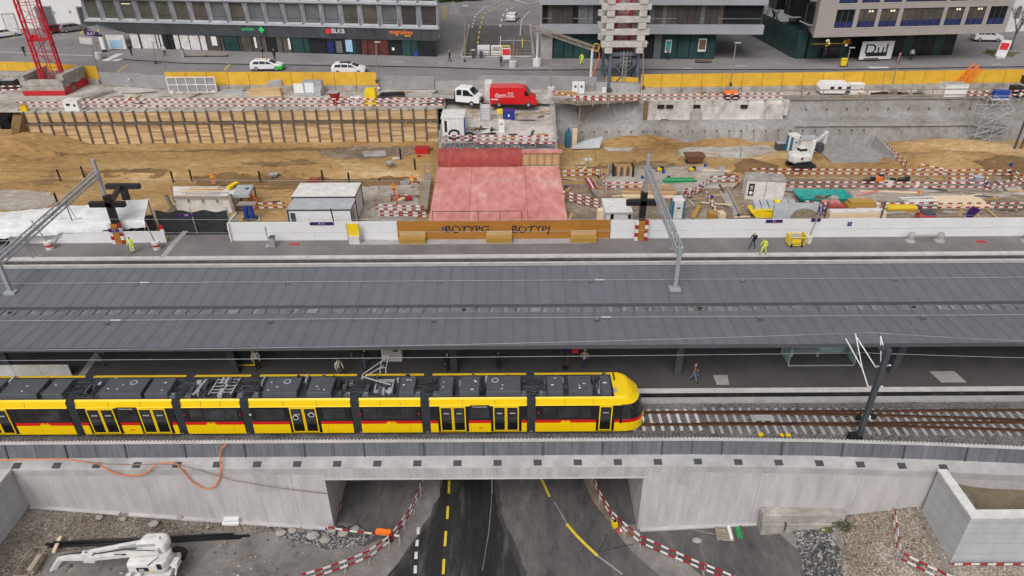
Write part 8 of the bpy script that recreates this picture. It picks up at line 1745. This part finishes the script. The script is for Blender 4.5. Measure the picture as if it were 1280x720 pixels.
heap('dark_boxes', 'dark crates with pale lids at the left edge behind the barrier', 'crate', U(10, 110), [('crate', (-1.4, 0, 0), (1.6, 1.2, 1.2), 'steel_dark', 0), ('crate', (.6, 0, 0), (1.9, 1.2, 1.2), 'black', 0), ('lid', (.6, 0, 1.2), (1.95, 1.25, .06), 'kerb_grey', 0), ('lid', (-1.4, 0, 1.2), (1.65, 1.25, .06), 'kerb_grey', 0)])
heap('yellow_box', 'yellow box at the left end of the timber wall barrier', 'box', U(31, 139), [('body', (0, 0, 0), (.7, .6, .8), 'yellow', .3), ('lid', (0, 0, .8), (.75, .65, .06), 'wood_ochre', .3)])
heap('pallet_stack', 'grey steel frames stacked beside the white frame rack', 'frames', U(290, 116), [('frame', (0, 0, 0), (3.4, 1.0, .2), 'galv', 0), ('frame', (.2, .1, .22), (2.8, .9, .2), 'steel', .05), ('post', (1.6, 0, 0), (.1, .1, .9), 'galv', 0)])
heap('timber_stack', 'stack of pale timber on the upper site behind the left barrier', 'timber stack', U(333, 119), [('layer', (0, 0, 0), (4.4, 1.2, .35), 'wood_new', 0), ('layer', (0, 0, .36), (4.4, 1.2, .35), 'wood_new', 0), ('layer', (.1, 0, .72), (4.0, 1.1, .25), 'wood_mid', 0)])
t = T('tarp_pile', 'sloping heap under a pale grey tarpaulin before the middle yellow hoarding', 'heap', U(342, 112)); mb = M(); mb.prism([(-1.6, -.8, 0), (1.6, -.8, 0), (1.5, -.6, 1.5), (-.2, -.6, 1.4)], (0, 1.3, 0), 'kerb_grey'); O('tarpaulin', mb, t, bev=.15)
heap('steel_cabinet', 'white boards and a grey wire crate stacked before the middle yellow hoarding', 'crate', U(384, 119), [('board', (-1.0, -.1, .3), (1.3, .15, 1.3), 'white_paint', 0), ('board', (.5, -.1, .4), (1.2, .15, 1.3), 'white_paint', 0), ('crate', (.9, .4, 0), (2.6, 1.1, 1.9), 'steel', 0), ('base', (-.4, 0, 0), (2.8, .9, .25), 'galv', 0), ('crate', (1.6, -.2, 0), (.9, .9, .9), 'galv', 0)])
t = T('hopper', 'dark red concrete hopper at the edge of the left barrier', 'hopper', U(420, 131)); mb = M(); mb.lathe((0, 0, 0), [(.35, 0), (.4, .6), (.75, 1.5), (.8, 1.7)], 'barrier_red', 12); O('body', mb, t); mb = M(); mb.lathe((0, 0, 1.68), [(.82, 0), (.82, .08), (.6, .09)], 'kerb_grey', 12); O('rim', mb, t)
t = T('cement_bag', 'white bulky bags beside the yellow container above the timber wall', 'bag', U(446, 131)); mb = M(); mb.cb((0, 0, 0), (1.6, 1.2, 1.1), 'white_dirty', .2); O('bag', mb, t, bev=.3); mb = M(); mb.lathe((-.9, .9, 0), [(.5, 0), (.6, .7), (.2, 1.2)], 'kerb_grey', 10); O('mixer_drum', mb, t)
heap('yellow_container', 'yellow upright container above the timber wall left of the dark steel pile', 'container', U(465, 131), [('body', (0, 0, 0), (1.4, 1.3, 1.9), 'yellow', 0), ('lid', (0, 0, 1.9), (1.2, 1.1, .25), 'yellow', 0)])
t = T('steel_pile', 'pile of black steel beams on the upper site left of the white truck', 'beams', U(490, 121))
for i in range(7): mb = M(); mb.bar((-1.9+.1*i, -.6+.25*(i % 4), .15+.35*(i//4)), (1.7, -.4+.25*(i % 4), .2+.35*(i//4)), .2, .28, 'black' if i % 3 else 'steel_dark'); O('beam', mb, t)
mb = M(); p = U(474, 118); mb.lathe((p.x, p.y, ZU+.9), [(.28, 0), (.28, .03)], 'red', 14, Matrix.Rotation(pi/2, 3, 'X')); mb.lathe((p.x, p.y-.04, ZU+.9), [(.2, 0), (.2, .01)], 'white_paint', 14, Matrix.Rotation(pi/2, 3, 'X')); mb.box(p.x-.03, p.x+.03, p.y, p.y+.05, ZU, ZU+1, 'galv'); O('road_sign', mb, label='small round red rimmed sign at the end of the yellow hoarding', cat='sign')
mb = M(); p = U(611, 124); mb.cb((p.x, p.y, ZU), (1.0, 1.8, 2.4), 'white_dirty'); O('white_trailer', mb, label='white upright box standing behind the rear of the red van', cat='box', bev=.04)
# deck things
D_ = lambda u, v: GD(u, v)
t = T('site_office', 'white site cabin at the left edge of the deck above the timber wall', 'cabin', D_(567, 170)); mb = M(); mb.box(-1.35, 1.3, 0, 3.2, 0, 2.2, 'white_paint')
for k in range(9): mb.box(-.5+.2*k, -.42+.2*k, -.03, -.001, .2, 2.0, 'white_dirty')
O('walls', mb, t); mb = M(); mb.box(-1.45, 1.4, -.1, 3.3, 2.2, 2.3, 'white_dirty'); O('roof', mb, t); mb = M(); mb.box(-1.05, -.75, -.04, -.002, .5, 1.9, 'black'); O('sign', mb, t); mb = M(); mb.box(1.31, 1.4, .2, 1.2, .3, 2.1, 'blue'); O('door', mb, t)
for u, v, lab, r0 in ((568, 176, 'black cable drum standing before the white deck cabin', .6), (587, 177, 'low black hose coil on the deck beside the barrier', .5)):
 p = D_(u, v); mb = M(); mb.tube([(r0*cos(a), .1*sin(3*a), r0+.1+r0*sin(a)) for a in [i*2*pi/16 for i in range(17)]], .14, 'rubber', 7); o = O('hose_coil', mb, label=lab, cat='hose', smooth=True); o.location = p+V((0, 0, 0))
t = T('steel_rack', 'tall grey steel rack on the deck below the white truck', 'rack', D_(607, 151)); mb = M(); mb.box(-.6, .6, -.3, .9, .1, 1.9, 'kerb_white'); O('body', mb, t, bev=.03); mb = M()
for k in range(5): mb.box(-.62, .62, -.33, -.301, .3+.33*k, .36+.33*k, 'steel')
O('shelf', mb, t); mb = M(); mb.box(-.65, -.55, -.35, .9, 0, 2.1, 'galv'); mb.box(.55, .65, -.35, .9, 0, 2.1, 'galv'); O('frame', mb, t)
t = T('saw_bench', 'grey steel table frame on the deck left of the tall rack', 'frame', D_(596, 149)); mb = M()
for x in (-.5, .5): mb.bar((x, 0, 0), (x, 0, 1.3), .05, .05, 'wood_grey')
mb.bar((-.5, 0, 1.28), (.5, 0, 1.28), .05, .05, 'wood_grey'); mb.bar((-.5, 0, .5), (.5, 0, .5), .05, .05, 'wood_grey'); O('frame', mb, t); mb = M(); mb.box(-1.6, -.6, .1, 1.2, 0, .1, 'wood_grey'); O('board', mb, t)
heap('yellow_box', 'yellow topped box beside the dark blue crate on the deck', 'box', D_(625, 148), [('body', (0, 0, 0), (.7, .7, .7), 'cloth_beige', 0), ('lid', (0, 0, .7), (.75, .75, .45), 'yellow', 0)])
heap('blue_crate', 'dark blue covered crate on the deck below the red van', 'crate', D_(636, 148), [('body', (0, 0, 0), (1.5, 1.0, 1.0), 'tarp_blue', 0), ('cover', (0, 0, 1.0), (1.6, 1.1, .15), 'tarp_blue', .02), ('label', (0, -.51, .4), (.25, .02, .25), 'white_paint', .0)])
heap('white_cabinet', 'white upright cabinet standing on the deck by the junk heap', 'cabinet', D_(627, 165), [('body', (0, 0, 0), (.7, .5, 1.5), 'white_paint', 0), ('label', (0, -.26, 1.0), (.3, .02, .15), 'blue', 0)])
t = T('junk_heap', 'heap of mixed scrap metal on the deck right of the white cabin', 'heap', D_(602, 166))
for i in range(26): mb = M(); mb.bar((random.uniform(-2, 2), random.uniform(-.7, .8), .1), (random.uniform(-2, 2), random.uniform(-.7, .8), random.uniform(.2, .8)), random.uniform(.08, .3), random.uniform(.08, .25), random.choice(('black', 'rust', 'kerb_grey', 'steel_dark', 'wood_grey', 'white_dirty'))); O('scrap', mb, t)
for u0, v0, u1, v1, lab in ((578, 130, 690, 129, 'rear beam lying across the deck below the vans'), (580, 133, 660, 134, 'front beam lying across the deck below the vans'), (645, 144, 662, 143, 'short plank on the deck right of the blue crate')): a, b = D_(u0, v0), D_(u1, v1); mb = M(); mb.bar(a+V((0, 0, .12)), b+V((0, 0, .12)), .35, .2, 'wood_grey'); O('timber_beam', mb, label=lab, cat='beam')
# right part of the upper site
t = T('site_caravan', 'white box shaped site trailer with two dark windows by the yellow hoarding', 'trailer', U(1043, 119), -.05); mb = M(); mb.prism([(-1.9, 0, .2), (1.9, 0, .2), (1.9, 0, 1.2), (1.5, 0, 1.6), (-1.7, 0, 1.6), (-2.1, 0, 1.0)], (0, 1.8, 0), 'white_paint'); O('body', mb, t, bev=.06)
for x in (-.5, .5): mb = M(); mb.box(x-.25, x+.25, -.03, -.002, .7, 1.15, 'glass_dark'); O('window', mb, t)
mb = M(); mb.box(1.4, 1.93, -.02, -.003, .25, 1.2, 'steel_dark'); O('end_panel', mb, t)
heap('white_crate', 'low white crate behind the right end of the white site trailer', 'crate', U(1068, 115), [('body', (0, 0, 0), (1.9, 1.2, 1.1), 'white_dirty', 0), ('lid', (0, 0, 1.1), (2.0, 1.3, .1), 'white_paint', 0), ('mark', (.6, -.61, .5), (.2, .02, .2), 'red', 0)])
t = T('junk_heap', 'heap of black hoses and grey bags before the right yellow hoarding', 'heap', U(1125, 119))
for i in range(12): mb = M(); a0 = random.random()*6; x = -3.5+.62*i; mb.tube([(x+.6*cos(a0+k*.6), .4*sin(a0+k*.6), .15+.2*random.random()) for k in range(9)], .1, random.choice(('black', 'rubber', 'steel_dark')), 5); O('hose', mb, t)
for i in range(6): mb = M(); mb.cb((random.uniform(-1, 3.5), random.uniform(-.3, .6), 0), (random.uniform(.6, 1.3), .8, random.uniform(.4, .9)), random.choice(('sheet_grey', 'kerb_white', 'wood_grey')), random.random()); O('bag', mb, t, bev=.15)
heap('white_container', 'white open topped box container under the orange lattice cage', 'container', U(1189, 119), [('body', (0, 0, 0), (3.0, 1.6, 1.5), 'white_paint', 0), ('rim', (0, 0, 1.5), (3.1, 1.7, .1), 'white_dirty', 0), ('fill', (0, 0, 1.6), (2.7, 1.3, .06), 'kerb_grey', 0)])
p = U(1207, 113); t = T('lattice_cage', 'orange lattice crane part standing at the right yellow hoarding', 'lattice', p); mb = M(); lattice(mb, (-1.0, .3, .3), (1.0, .5, 3.2), 1.0, .06, 'orange', 5); O('frame', mb, t)
heap('blue_box', 'blue box with a white base by the barrier at the far right', 'box', U(1248, 124), [('body', (0, 0, .2), (1.9, .9, 1.0), 'blue', 0), ('base', (0, 0, 0), (2.0, 1.0, .2), 'white_dirty', 0)])
t = T('loader', 'dark machine with a white cab cut off by the right edge of the site', 'loader', U(1276, 120)); mb = M(); mb.box(-1.4, 2.5, -.7, .9, .4, 1.3, 'black'); O('body', mb, t, bev=.1); mb = M(); mb.box(-.2, 1.9, -.6, .8, 1.3, 2.9, 'white_paint'); O('cab', mb, t, bev=.06); mb = M(); mb.box(-.25, .2, -.62, .82, 1.6, 2.6, 'glass_dark'); O('window', mb, t)
for x in (-.8, 1.6): wheel(t, (x, -.8, .5), .5, .4, 'y')
t = T('road_roller', 'small orange and black machine at the barrier right of the crane frame', 'machine', U(913, 124)); mb = M(); mb.box(-.9, .8, -.4, .5, .5, 1.1, 'orange'); O('body', mb, t, bev=.1); mb = M(); mb.lathe((-.5, .4, .4), [(.4, 0), (.4, .9)], 'black', 12, Matrix.Rotation(pi/2, 3, 'X')); mb.lathe((.6, .4, .4), [(.4, 0), (.4, .9)], 'black', 12, Matrix.Rotation(pi/2, 3, 'X')); O('drum', mb, t); mb = M(); mb.tube([(.7, 0, 1.1), (1.2, 0, 1.5), (1.3, 0, 1.2)], .06, 'black'); O('handle', mb, t)
heap('switch_cabinet', 'white electrical cabinet pair before the film covered fence', 'cabinet', U(722.5, 118), [('door', (-.42, 0, .2), (.8, .6, 1.5), 'white_paint', 0), ('door', (.42, 0, .2), (.8, .6, 1.5), 'white_paint', 0), ('plinth', (0, 0, 0), (1.7, .7, .2), 'kerb_grey', 0), ('label', (-.42, -.31, 1.0), (.3, .02, .3), 'steel_dark', 0), ('label', (.42, -.31, 1.0), (.3, .02, .3), 'steel_dark', 0)])
heap('timber_stack', 'few brown planks lying at the foot of the film covered fence', 'timber stack', U(707, 119), [('layer', (0, 0, 0), (3.2, .7, .25), 'wood_dark', .05), ('layer', (.1, .1, .26), (2.8, .5, .2), 'wood_ochre', 0)])
t = T('small_cabinet', 'small grey cabinets under the steel crane frame', 'cabinet', U(757, 114))
for i in range(3): mb = M(); mb.cb((i*.7-.3, -.6, 0), (.5, .4, .7-.12*i), ('white_paint', 'steel_dark', 'galv')[i], .2); O('box', mb, t, bev=.02)
# cable gantry of two poles
t = T('cable_gantry', 'pale lattice cable bridge on two poles left of the crane frame', 'cable gantry', U(690, 118)); a = P(671, 83, 6.0); b = P(737, 113, ZU)
za, zb = PY(671, 33, a.y).z, PY(742, 61, b.y).z
mb = M(); mb.tube([(a.x, a.y, 6), (a.x+.1, a.y, za)], .16, 'white_dirty', 8); O('pole', mb, t, w=True); mb = M(); mb.tube([(b.x, b.y, ZU), (b.x+.1, b.y, zb)], .16, 'white_dirty', 8); O('pole', mb, t, w=True)
mb = M(); lattice(mb, (a.x-.8, a.y, za-.1), (b.x+.5, b.y, zb), .5, .045, 'wood_grey', 16); O('lattice_beam', mb, t, w=True)
mb = M(); mb.lathe((a.x, a.y, 6), [(.6, 0), (.62, 1.1)], 'white_dirty', 14); O('weight', mb, t, w=True); mb = M(); mb.cb((b.x, b.y, ZU), (1.1, 1.0, 1.0), 'concrete_dirty'); O('weight', mb, t, w=True, bev=.04)
mb = M(); mb.tube([(b.x+.8, b.y, zb+.3), (b.x+1.1, b.y, zb-1), (b.x+.4, b.y, ZU+2.5), (b.x-.4, b.y, ZU+.5)], .07, 'orange', 6); mb.tube([(b.x+.6+.4*cos(q*.5), b.y-.1, zb+.2+.5*sin(q*.5)) for q in range(14)], .1, 'wood_ochre', 6); O('cable', mb, t, w=True)
def bpole(u, v, ut, vt, z, lab, m='wood_grey', bk=True, lamp=False):
 p = P(u, v, z); q = PY(ut, vt, p.y); t = T('street_lamp' if lamp else 'weighted_pole', lab, 'street lamp' if lamp else 'pole', p); mb = M(); mb.tube([(0, 0, 0), q-p], .09, m, 8, .06); O('pole', mb, t)
 if bk: mb = M(); mb.lathe((0, 0, 0), [(.55, 0), (.58, .9), (.5, .95)], 'kerb_white', 14); O('weight', mb, t)
 if lamp: mb = M(); mb.cb(q-p+V((.2, -.1, 0)), (.8, .3, .14), 'galv' if vt != 52 else 'white_paint'); O('lamp_head', mb, t, bev=.04); mb = M(); mb.cb((0, 0, 0), (.3, .3, .5), 'steel_dark'); O('base', mb, t)
bpole(689, 117, 688, 66, ZU, 'grey pole in a big pale concrete bucket left of the white cabinets'); bpole(641, 84, 642, 48, 6, 'grey pole in a pale concrete bucket on the pavement beside the red poster board'); bpole(124, 73, 116, 42, 6, 'pole in a white bucket carrying the purple sign at the parking place')
for u, v, ut, vt, z, lab in ((471, 104, 470, 53, 6.0, 'street lamp with a white head standing behind the middle yellow hoarding'), (913, 108, 920, 54, 6, 'street lamp on the pavement behind the right yellow hoarding'), (1057, 84, 1063, 60, 6, 'street lamp beside the yellow post box'), (195, 80, 191, 53, 6, 'dark street lamp before the white shop panels'), (804, 112, 804, 54, 6, 'street lamp close right of the crane frame'), (581, 78, 580, 8, 6, 'tall lamp post at the left corner of the sunken road'), (665, 73, 664, 2, 6, 'tall traffic light post at the right corner of the sunken road'), (1116, 105, 1125, 66, 6, 'reddish pole behind the yellow hoarding below the white banner'), (122, 88, 114, 53, 6, 'thin post with a white board before the parking place'), (208, 95, 201, 60, 6, 'thin reddish pole at the left end of the middle yellow hoarding')):
 bpole(u, v, ut, vt, z, lab, 'wood_grey' if z else 'galv', False, lab.startswith(('street', 'dark', 'tall lamp')))
mb = M(); p = PY(114, 42, P(124, 73, 6).y); t = T('platform_sign', 'tilted purple sign board above the parking place at the crane', 'sign', p); mb.cb((0, 0, -.35), (2.1, .1, .7), 'sign_purple', 0, .12); O('panel', mb, t); text('lettering', 'BUS 7', .5, face_cam((0, -.06, 0)), 'white_paint', t, .003)
p = PY(107, 51, P(122, 88, 6).y); mb = M(); mb.cb((p.x, p.y, p.z-.45), (1.8, .08, .9), 'white_paint', 0, .1); O('notice_sign', mb, label='blank white sign board leaning left of the purple sign', cat='sign')
# pavement furniture and people
t = heap('poster_wall', 'row of white poster boards on the railing over the sunken road', 'poster board', P(607, 71, 6), [('board', (-.3, 0, .3), (1.9, .08, 1.5), 'white_dirty', 0), ('board', (1.65, 0, .25), (1.6, .08, 1.5), 'cloth_white', 0), ('board', (3.1, 0, .2), (1.4, .08, 1.5), 'sign_yellow', 0), ('board', (4.3, 0, .4), (.9, .08, 1.3), 'cloth_brown', 0), ('poster', (1.7, -.05, .9), (1.2, .02, .6), 'cloth_beige', 0), ('poster', (3.1, -.05, .3), (1.2, .02, .5), 'sign_green', 0), ('poster', (3.1, -.05, .85), (1.1, .02, .7), 'cloth_grey', 0)])
t = T('pavement_railing', 'thin metal railing around the end of the sunken road', 'railing', P(577, 71.5, 6)); o = t.location; mb = M(); h0 = V((hA.x, HY0-.1, 6)); h1 = V((hB.x, HY0-.1, 6))
for z in (.55, 1.05):
 mb.bar(h0+V((0, 0, z))-o, h1+V((0, 0, z))-o, .05, .05, 'wood_grey')
 for h_ in (h0, h1): mb.bar(h_+V((0, 0, z))-o, h_+V((0, 20, z))-o, .05, .05, 'wood_grey')
O('rail', mb, t); mb = M()
for i in range(9): q = h0.lerp(h1, i/8)-o; mb.bar(q, q+V((0, 0, 1.08)), .06, .06, 'wood_grey')
for h_ in (h0, h1):
 for i in range(1, 9): q = h_+V((0, 2.5*i, 0))-o; mb.bar(q, q+V((0, 0, 1.08)), .06, .06, 'wood_grey')
O('post', mb, t); a = P(626, 58, 6.0); mb = M(); mb.bar((2.9+3.2, .3, 0), (2.9+3.2, .3, 2.4), .08, .08, 'galv'); mb.bar((6.1, .3, 2.4), (9.3, .3, 2.4), .08, .08, 'galv'); O('gate_frame', mb, t)
heap('poster_stand', 'red and white poster stand beside the man at the sunken road', 'poster stand', P(633, 80, 6), [('panel', (0, 0, .7), (1.2, .1, 1.6), 'white_paint', 0), ('poster', (0, -.06, 1.3), (1.1, .02, .9), 'sign_red', 0), ('leg', (-.5, 0, 0), (.08, .4, .7), 'galv', 0), ('leg', (.5, 0, 0), (.08, .4, .7), 'galv', 0)])
for u, lab in ((592, 'left of two grey litter bins beside the poster boards'), (601.5, 'right of two grey litter bins beside the poster boards')): heap('litter_bin', lab, 'bin', P(u, 73, 6), [('body', (0, 0, 0), (.5, .5, 1.2), 'steel_dark', 0), ('lid', (0, 0, 1.2), (.56, .56, .15), 'galv', 0)])
t = T('pavement_bench', 'long dark bench on the pavement before the white shop panels', 'bench', P(258, 71.5, 6)); mb = M(); mb.box(-3.6, 3.4, -.3, .3, .35, .5, 'wood_grey'); O('seat', mb, t); mb = M()
for x in (-3.3, 0, 3.2): mb.box(x-.1, x+.1, -.25, .25, 0, .35, 'steel_dark')
O('foot', mb, t); heap('litter_bin', 'grey pillar bin at the left end of the long dark bench', 'bin', P(229.5, 72, 6), [('body', (0, 0, 0), (.45, .45, 1.25), 'steel', 0), ('lid', (0, 0, 1.25), (.5, .5, .1), 'steel_dark', 0)])
t = T('info_column', 'white and black information column at the parking place', 'information column', P(131, 65, 6)); mb = M(); mb.cb((0, 0, .4), (.6, .25, 2.0), 'white_paint'); O('body', mb, t); mb = M(); mb.cb((0, 0, 0), (.65, .3, .4), 'black'); mb.cb((0, 0, 2.4), (.62, .27, .3), 'black'); O('cap', mb, t)
heap('poster_wall', 'white and pale blue poster wall left of the dark shop corner', 'poster board', P(148, 62, 6), [('board', (0, 0, .1), (3.0, .1, 2.2), 'white_dirty', -.05), ('picture', (-.1, -.08, .3), (2.0, .02, 1.2), 'blue_pale', -.05)])
for u, v, lab, w_ in ((879, 79, 'brown bench on the pavement before the teal shop front', 2.4), (1087, 76.5, 'brown log bench right of the yellow post box', 2.2)): heap('pavement_bench', lab, 'bench', P(u, v, 6), [('seat', (0, 0, .25), (w_, .6, .25), 'cloth_brown', 0), ('foot', (-w_*.35, 0, 0), (.2, .5, .25), 'steel_dark', 0), ('foot', (w_*.35, 0, 0), (.2, .5, .25), 'steel_dark', 0)])
t = T('post_box', 'yellow post box on the pavement before the taupe building', 'post box', P(1053, 84, 6)); mb = M(); mb.cb((0, 0, .25), (.75, .55, 1.05), 'yellow'); O('body', mb, t, bev=.05); mb = M(); mb.cb((0, 0, 0), (.5, .4, .25), 'steel_dark'); O('foot', mb, t); mb = M(); mb.box(-.25, .25, -.29, -.27, 1.0, 1.08, 'black'); O('slot', mb, t)
t = T('sign_column', 'red and white advertising sign on the small island at the far right', 'sign', P(1249, 73, 6)); mb = M(); mb.cb((0, 0, .3), (1.5, .3, 2.4), 'white_paint', -.1, .08); O('panel', mb, t); mb = M(); mb.cb((.03, -.17, 1.3), (1.2, .03, 1.0), 'sign_red', -.1, .08); O('poster', mb, t); mb = M(); mb.cb((0, 0, 0), (1.3, .6, .3), 'kerb_white'); O('foot', mb, t)
t = T('bicycle_group', 'dark parked bicycle leaning before the left corner of the taupe building', 'bicycle', P(1017, 67, 6))
for x in (-.5, .5): mb = M(); mb.tube([(x+.33*cos(a), 0, .34+.33*sin(a)) for a in [i*.52 for i in range(13)]], .03, 'black', 5); O('wheel', mb, t)
mb = M(); mb.tube([(-.5, 0, .34), (-.1, 0, .8), (.4, 0, .8), (.5, 0, .34)], .025, 'blue', 5); mb.tube([(-.1, 0, .8), (.05, 0, .35), (.4, 0, .8)], .025, 'blue', 5); mb.tube([(.4, 0, .8), (.38, 0, 1.0), (.38, .25, 1.02)], .02, 'black', 5); mb.cb((-.15, 0, .85), (.25, .12, .06), 'black'); O('frame', mb, t)
W6 = lambda u, v: P(u, v, 6.06)
for u, v, f, j, l, ps_, lab in ((32, 70, 1.0, 'cloth_black', 'cloth_black', 'stand', 'person in black walking on the street behind the red crane tower'), (165, 69, .8, 'cloth_black', 'cloth_black', 'walk', 'person in black with a pushcart before the dark shop corner'), (207, 70, .2, 'cloth_white', 'cloth_black', 'stand', 'person in a white jacket before the white shop panels'), (329, 73, 1.3, 'cloth_black', 'cloth_grey', 'walk', 'person in dark clothes passing behind the white and green taxi'), (344, 75, .5, 'cloth_black', 'cloth_black', 'walk', 'person in black right behind the roof of the white and green taxi'), (562, 77, 1.4, 'cloth_black', 'cloth_black', 'walk', 'person with grey hair in a black coat on the pavement left of the railing'), (626.5, 83, .1, 'cloth_navy', 'cloth_black', 'stand', 'person in dark clothes before the poster boards of the sunken road'), (727, 81, -.5, 'hivis_yellow', 'hivis_yellow', 'walk', 'worker in yellow clothes sweeping before the teal shop windows'), (834, 75, 1.1, 'cloth_black', 'cloth_navy', 'walk', 'person in dark clothes passing the teal glass right of the crane'), (1048, 69, .5, 'cloth_black', 'cloth_beige', 'stand', 'person in black before the orange lit shop window'), (1122, 80, .4, 'cloth_red', 'cloth_black', 'walk', 'person in a red jacket walking before the white banner'), (1138, 75, -.4, 'cloth_white', 'cloth_black', 'stand', 'person in white beside the bicycles right of the white banner'), (1029, 74, .2, 'cloth_navy', 'cloth_navy', 'stand', 'person in blue standing by the dark parked bicycle')):
 person(lab, W6(u, v), f, j, l, 'hair_grey' if 'grey hair' in lab else 'hair', pose=ps_)
# LOOSE boards, buckets and bags
rl = random.Random(11)
def loose(n, us, vs, zf, label, group, name, kinds):
 for i in range(n):
  p = G(rl.uniform(*us), rl.uniform(*vs), zf); k = rl.choice(kinds); mb = M()
  if k[0] == 'b':
   l = rl.uniform(.8, 3.2); a = rl.choice((0, 0, .1, -.2, 1.2, 1.6))+rl.uniform(-.3, .3); d = V((cos(a), sin(a), 0))*l/2; mb.bar(-d+V((0, 0, .06)), d+V((0, 0, .08+rl.random()*.12)), rl.uniform(.1, .35), rl.uniform(.05, .14), rl.choice(k[1]))
  else: h = rl.uniform(.25, .45); mb.lathe((0, 0, 0), [(.13, 0), (.19, h), (.15, h)], rl.choice(k[1]), 9)
  o = O(name, mb, label=label, cat=name.split('_')[-1], group=group); o.location = p
B_ = ('b', ('wood_pale', 'wood_grey', 'wood_mid', 'wood_grey', 'rust', 'kerb_grey', 'wood_dark', 'steel_dark')); K_ = ('k', ('black', 'orange', 'white_dirty', 'steel_dark', 'blue'))
loose(70, (706, 1000), (206, 276), pz, 'loose board lying on the churned ground of the right pit', 'loose boards in the right pit', 'loose_board', (B_,))
loose(45, (1000, 1278), (226, 276), pz, 'loose board lying between the barriers at the far right of the pit', 'loose boards at the far right', 'loose_board', (B_,))
loose(26, (706, 1270), (206, 276), pz, 'small bucket standing on the churned ground of the right pit', 'buckets in the right pit', 'site_bucket', (K_,))
loose(22, (215, 530), (238, 278), pz, 'loose board lying around the site containers in the left pit', 'loose boards in the left pit', 'loose_board', (B_,))
loose(26, (560, 690), (134, 176), dz, 'loose board lying on the dusty deck above the pink slab', 'loose boards on the deck', 'loose_board', (B_,))
loose(34, (140, 545), (116, 130), zu, 'loose board lying on the site level above the timber wall', 'loose boards on the upper site', 'loose_board', (B_,))
loose(30, (820, 1240), (114, 121), zu, 'loose board lying before the right yellow hoarding', 'loose boards by the right hoarding', 'loose_board', (B_,))
# ================================================================ SKY, SUN, CAMERA
w = bpy.data.worlds.new("World"); S.world = w; w.use_nodes = True; nt = w.node_tree
bg = nt.nodes['Background']; sky = nt.nodes.new('ShaderNodeTexSky'); sky.sky_type = 'NISHITA'; sky.sun_disc = False
SE, SR = R(50), R(200)
sky.sun_elevation = SE; sky.sun_rotation = SR; sky.air_density = 1.0; sky.dust_density = 4.0; sky.ozone_density = .6
hs = nt.nodes.new('ShaderNodeHueSaturation'); hs.inputs['Saturation'].default_value = .06
nt.links.new(sky.outputs[0], hs.inputs['Color']); nt.links.new(hs.outputs[0], bg.inputs['Color']); bg.inputs['Strength'].default_value = .13
sl_ = bpy.data.lights.new('sun', 'SUN'); sl_.energy = 1.2; sl_.angle = R(40); sl_.color = (1, .96, .92)
so = bpy.data.objects.new('sun', sl_); COL.objects.link(so)
d = V((sin(SR)*cos(SE), cos(SR)*cos(SE), sin(SE)))   # towards the sun
so.rotation_euler = d.to_track_quat('Z', 'Y').to_euler(); so.location = (0, 0, 80)
cam = bpy.data.cameras.new('camera'); cam.sensor_width = 36; cam.lens = F/1280*36; cam.clip_end = 1500; cam.clip_start = .5
co = bpy.data.objects.new('camera', cam); COL.objects.link(co); co.location = (0, 0, CH)
mt = Matrix((rt, upv, -fw)).transposed().to_4x4(); mt.translation = V((0, 0, CH)); co.matrix_world = mt
S.camera = co
S.view_settings.view_transform = 'Standard'; S.view_settings.look = 'None'; S.view_settings.gamma = 1; S.view_settings.exposure = -0.04
S.cycles.max_bounces = 5; S.cycles.diffuse_bounces = 3
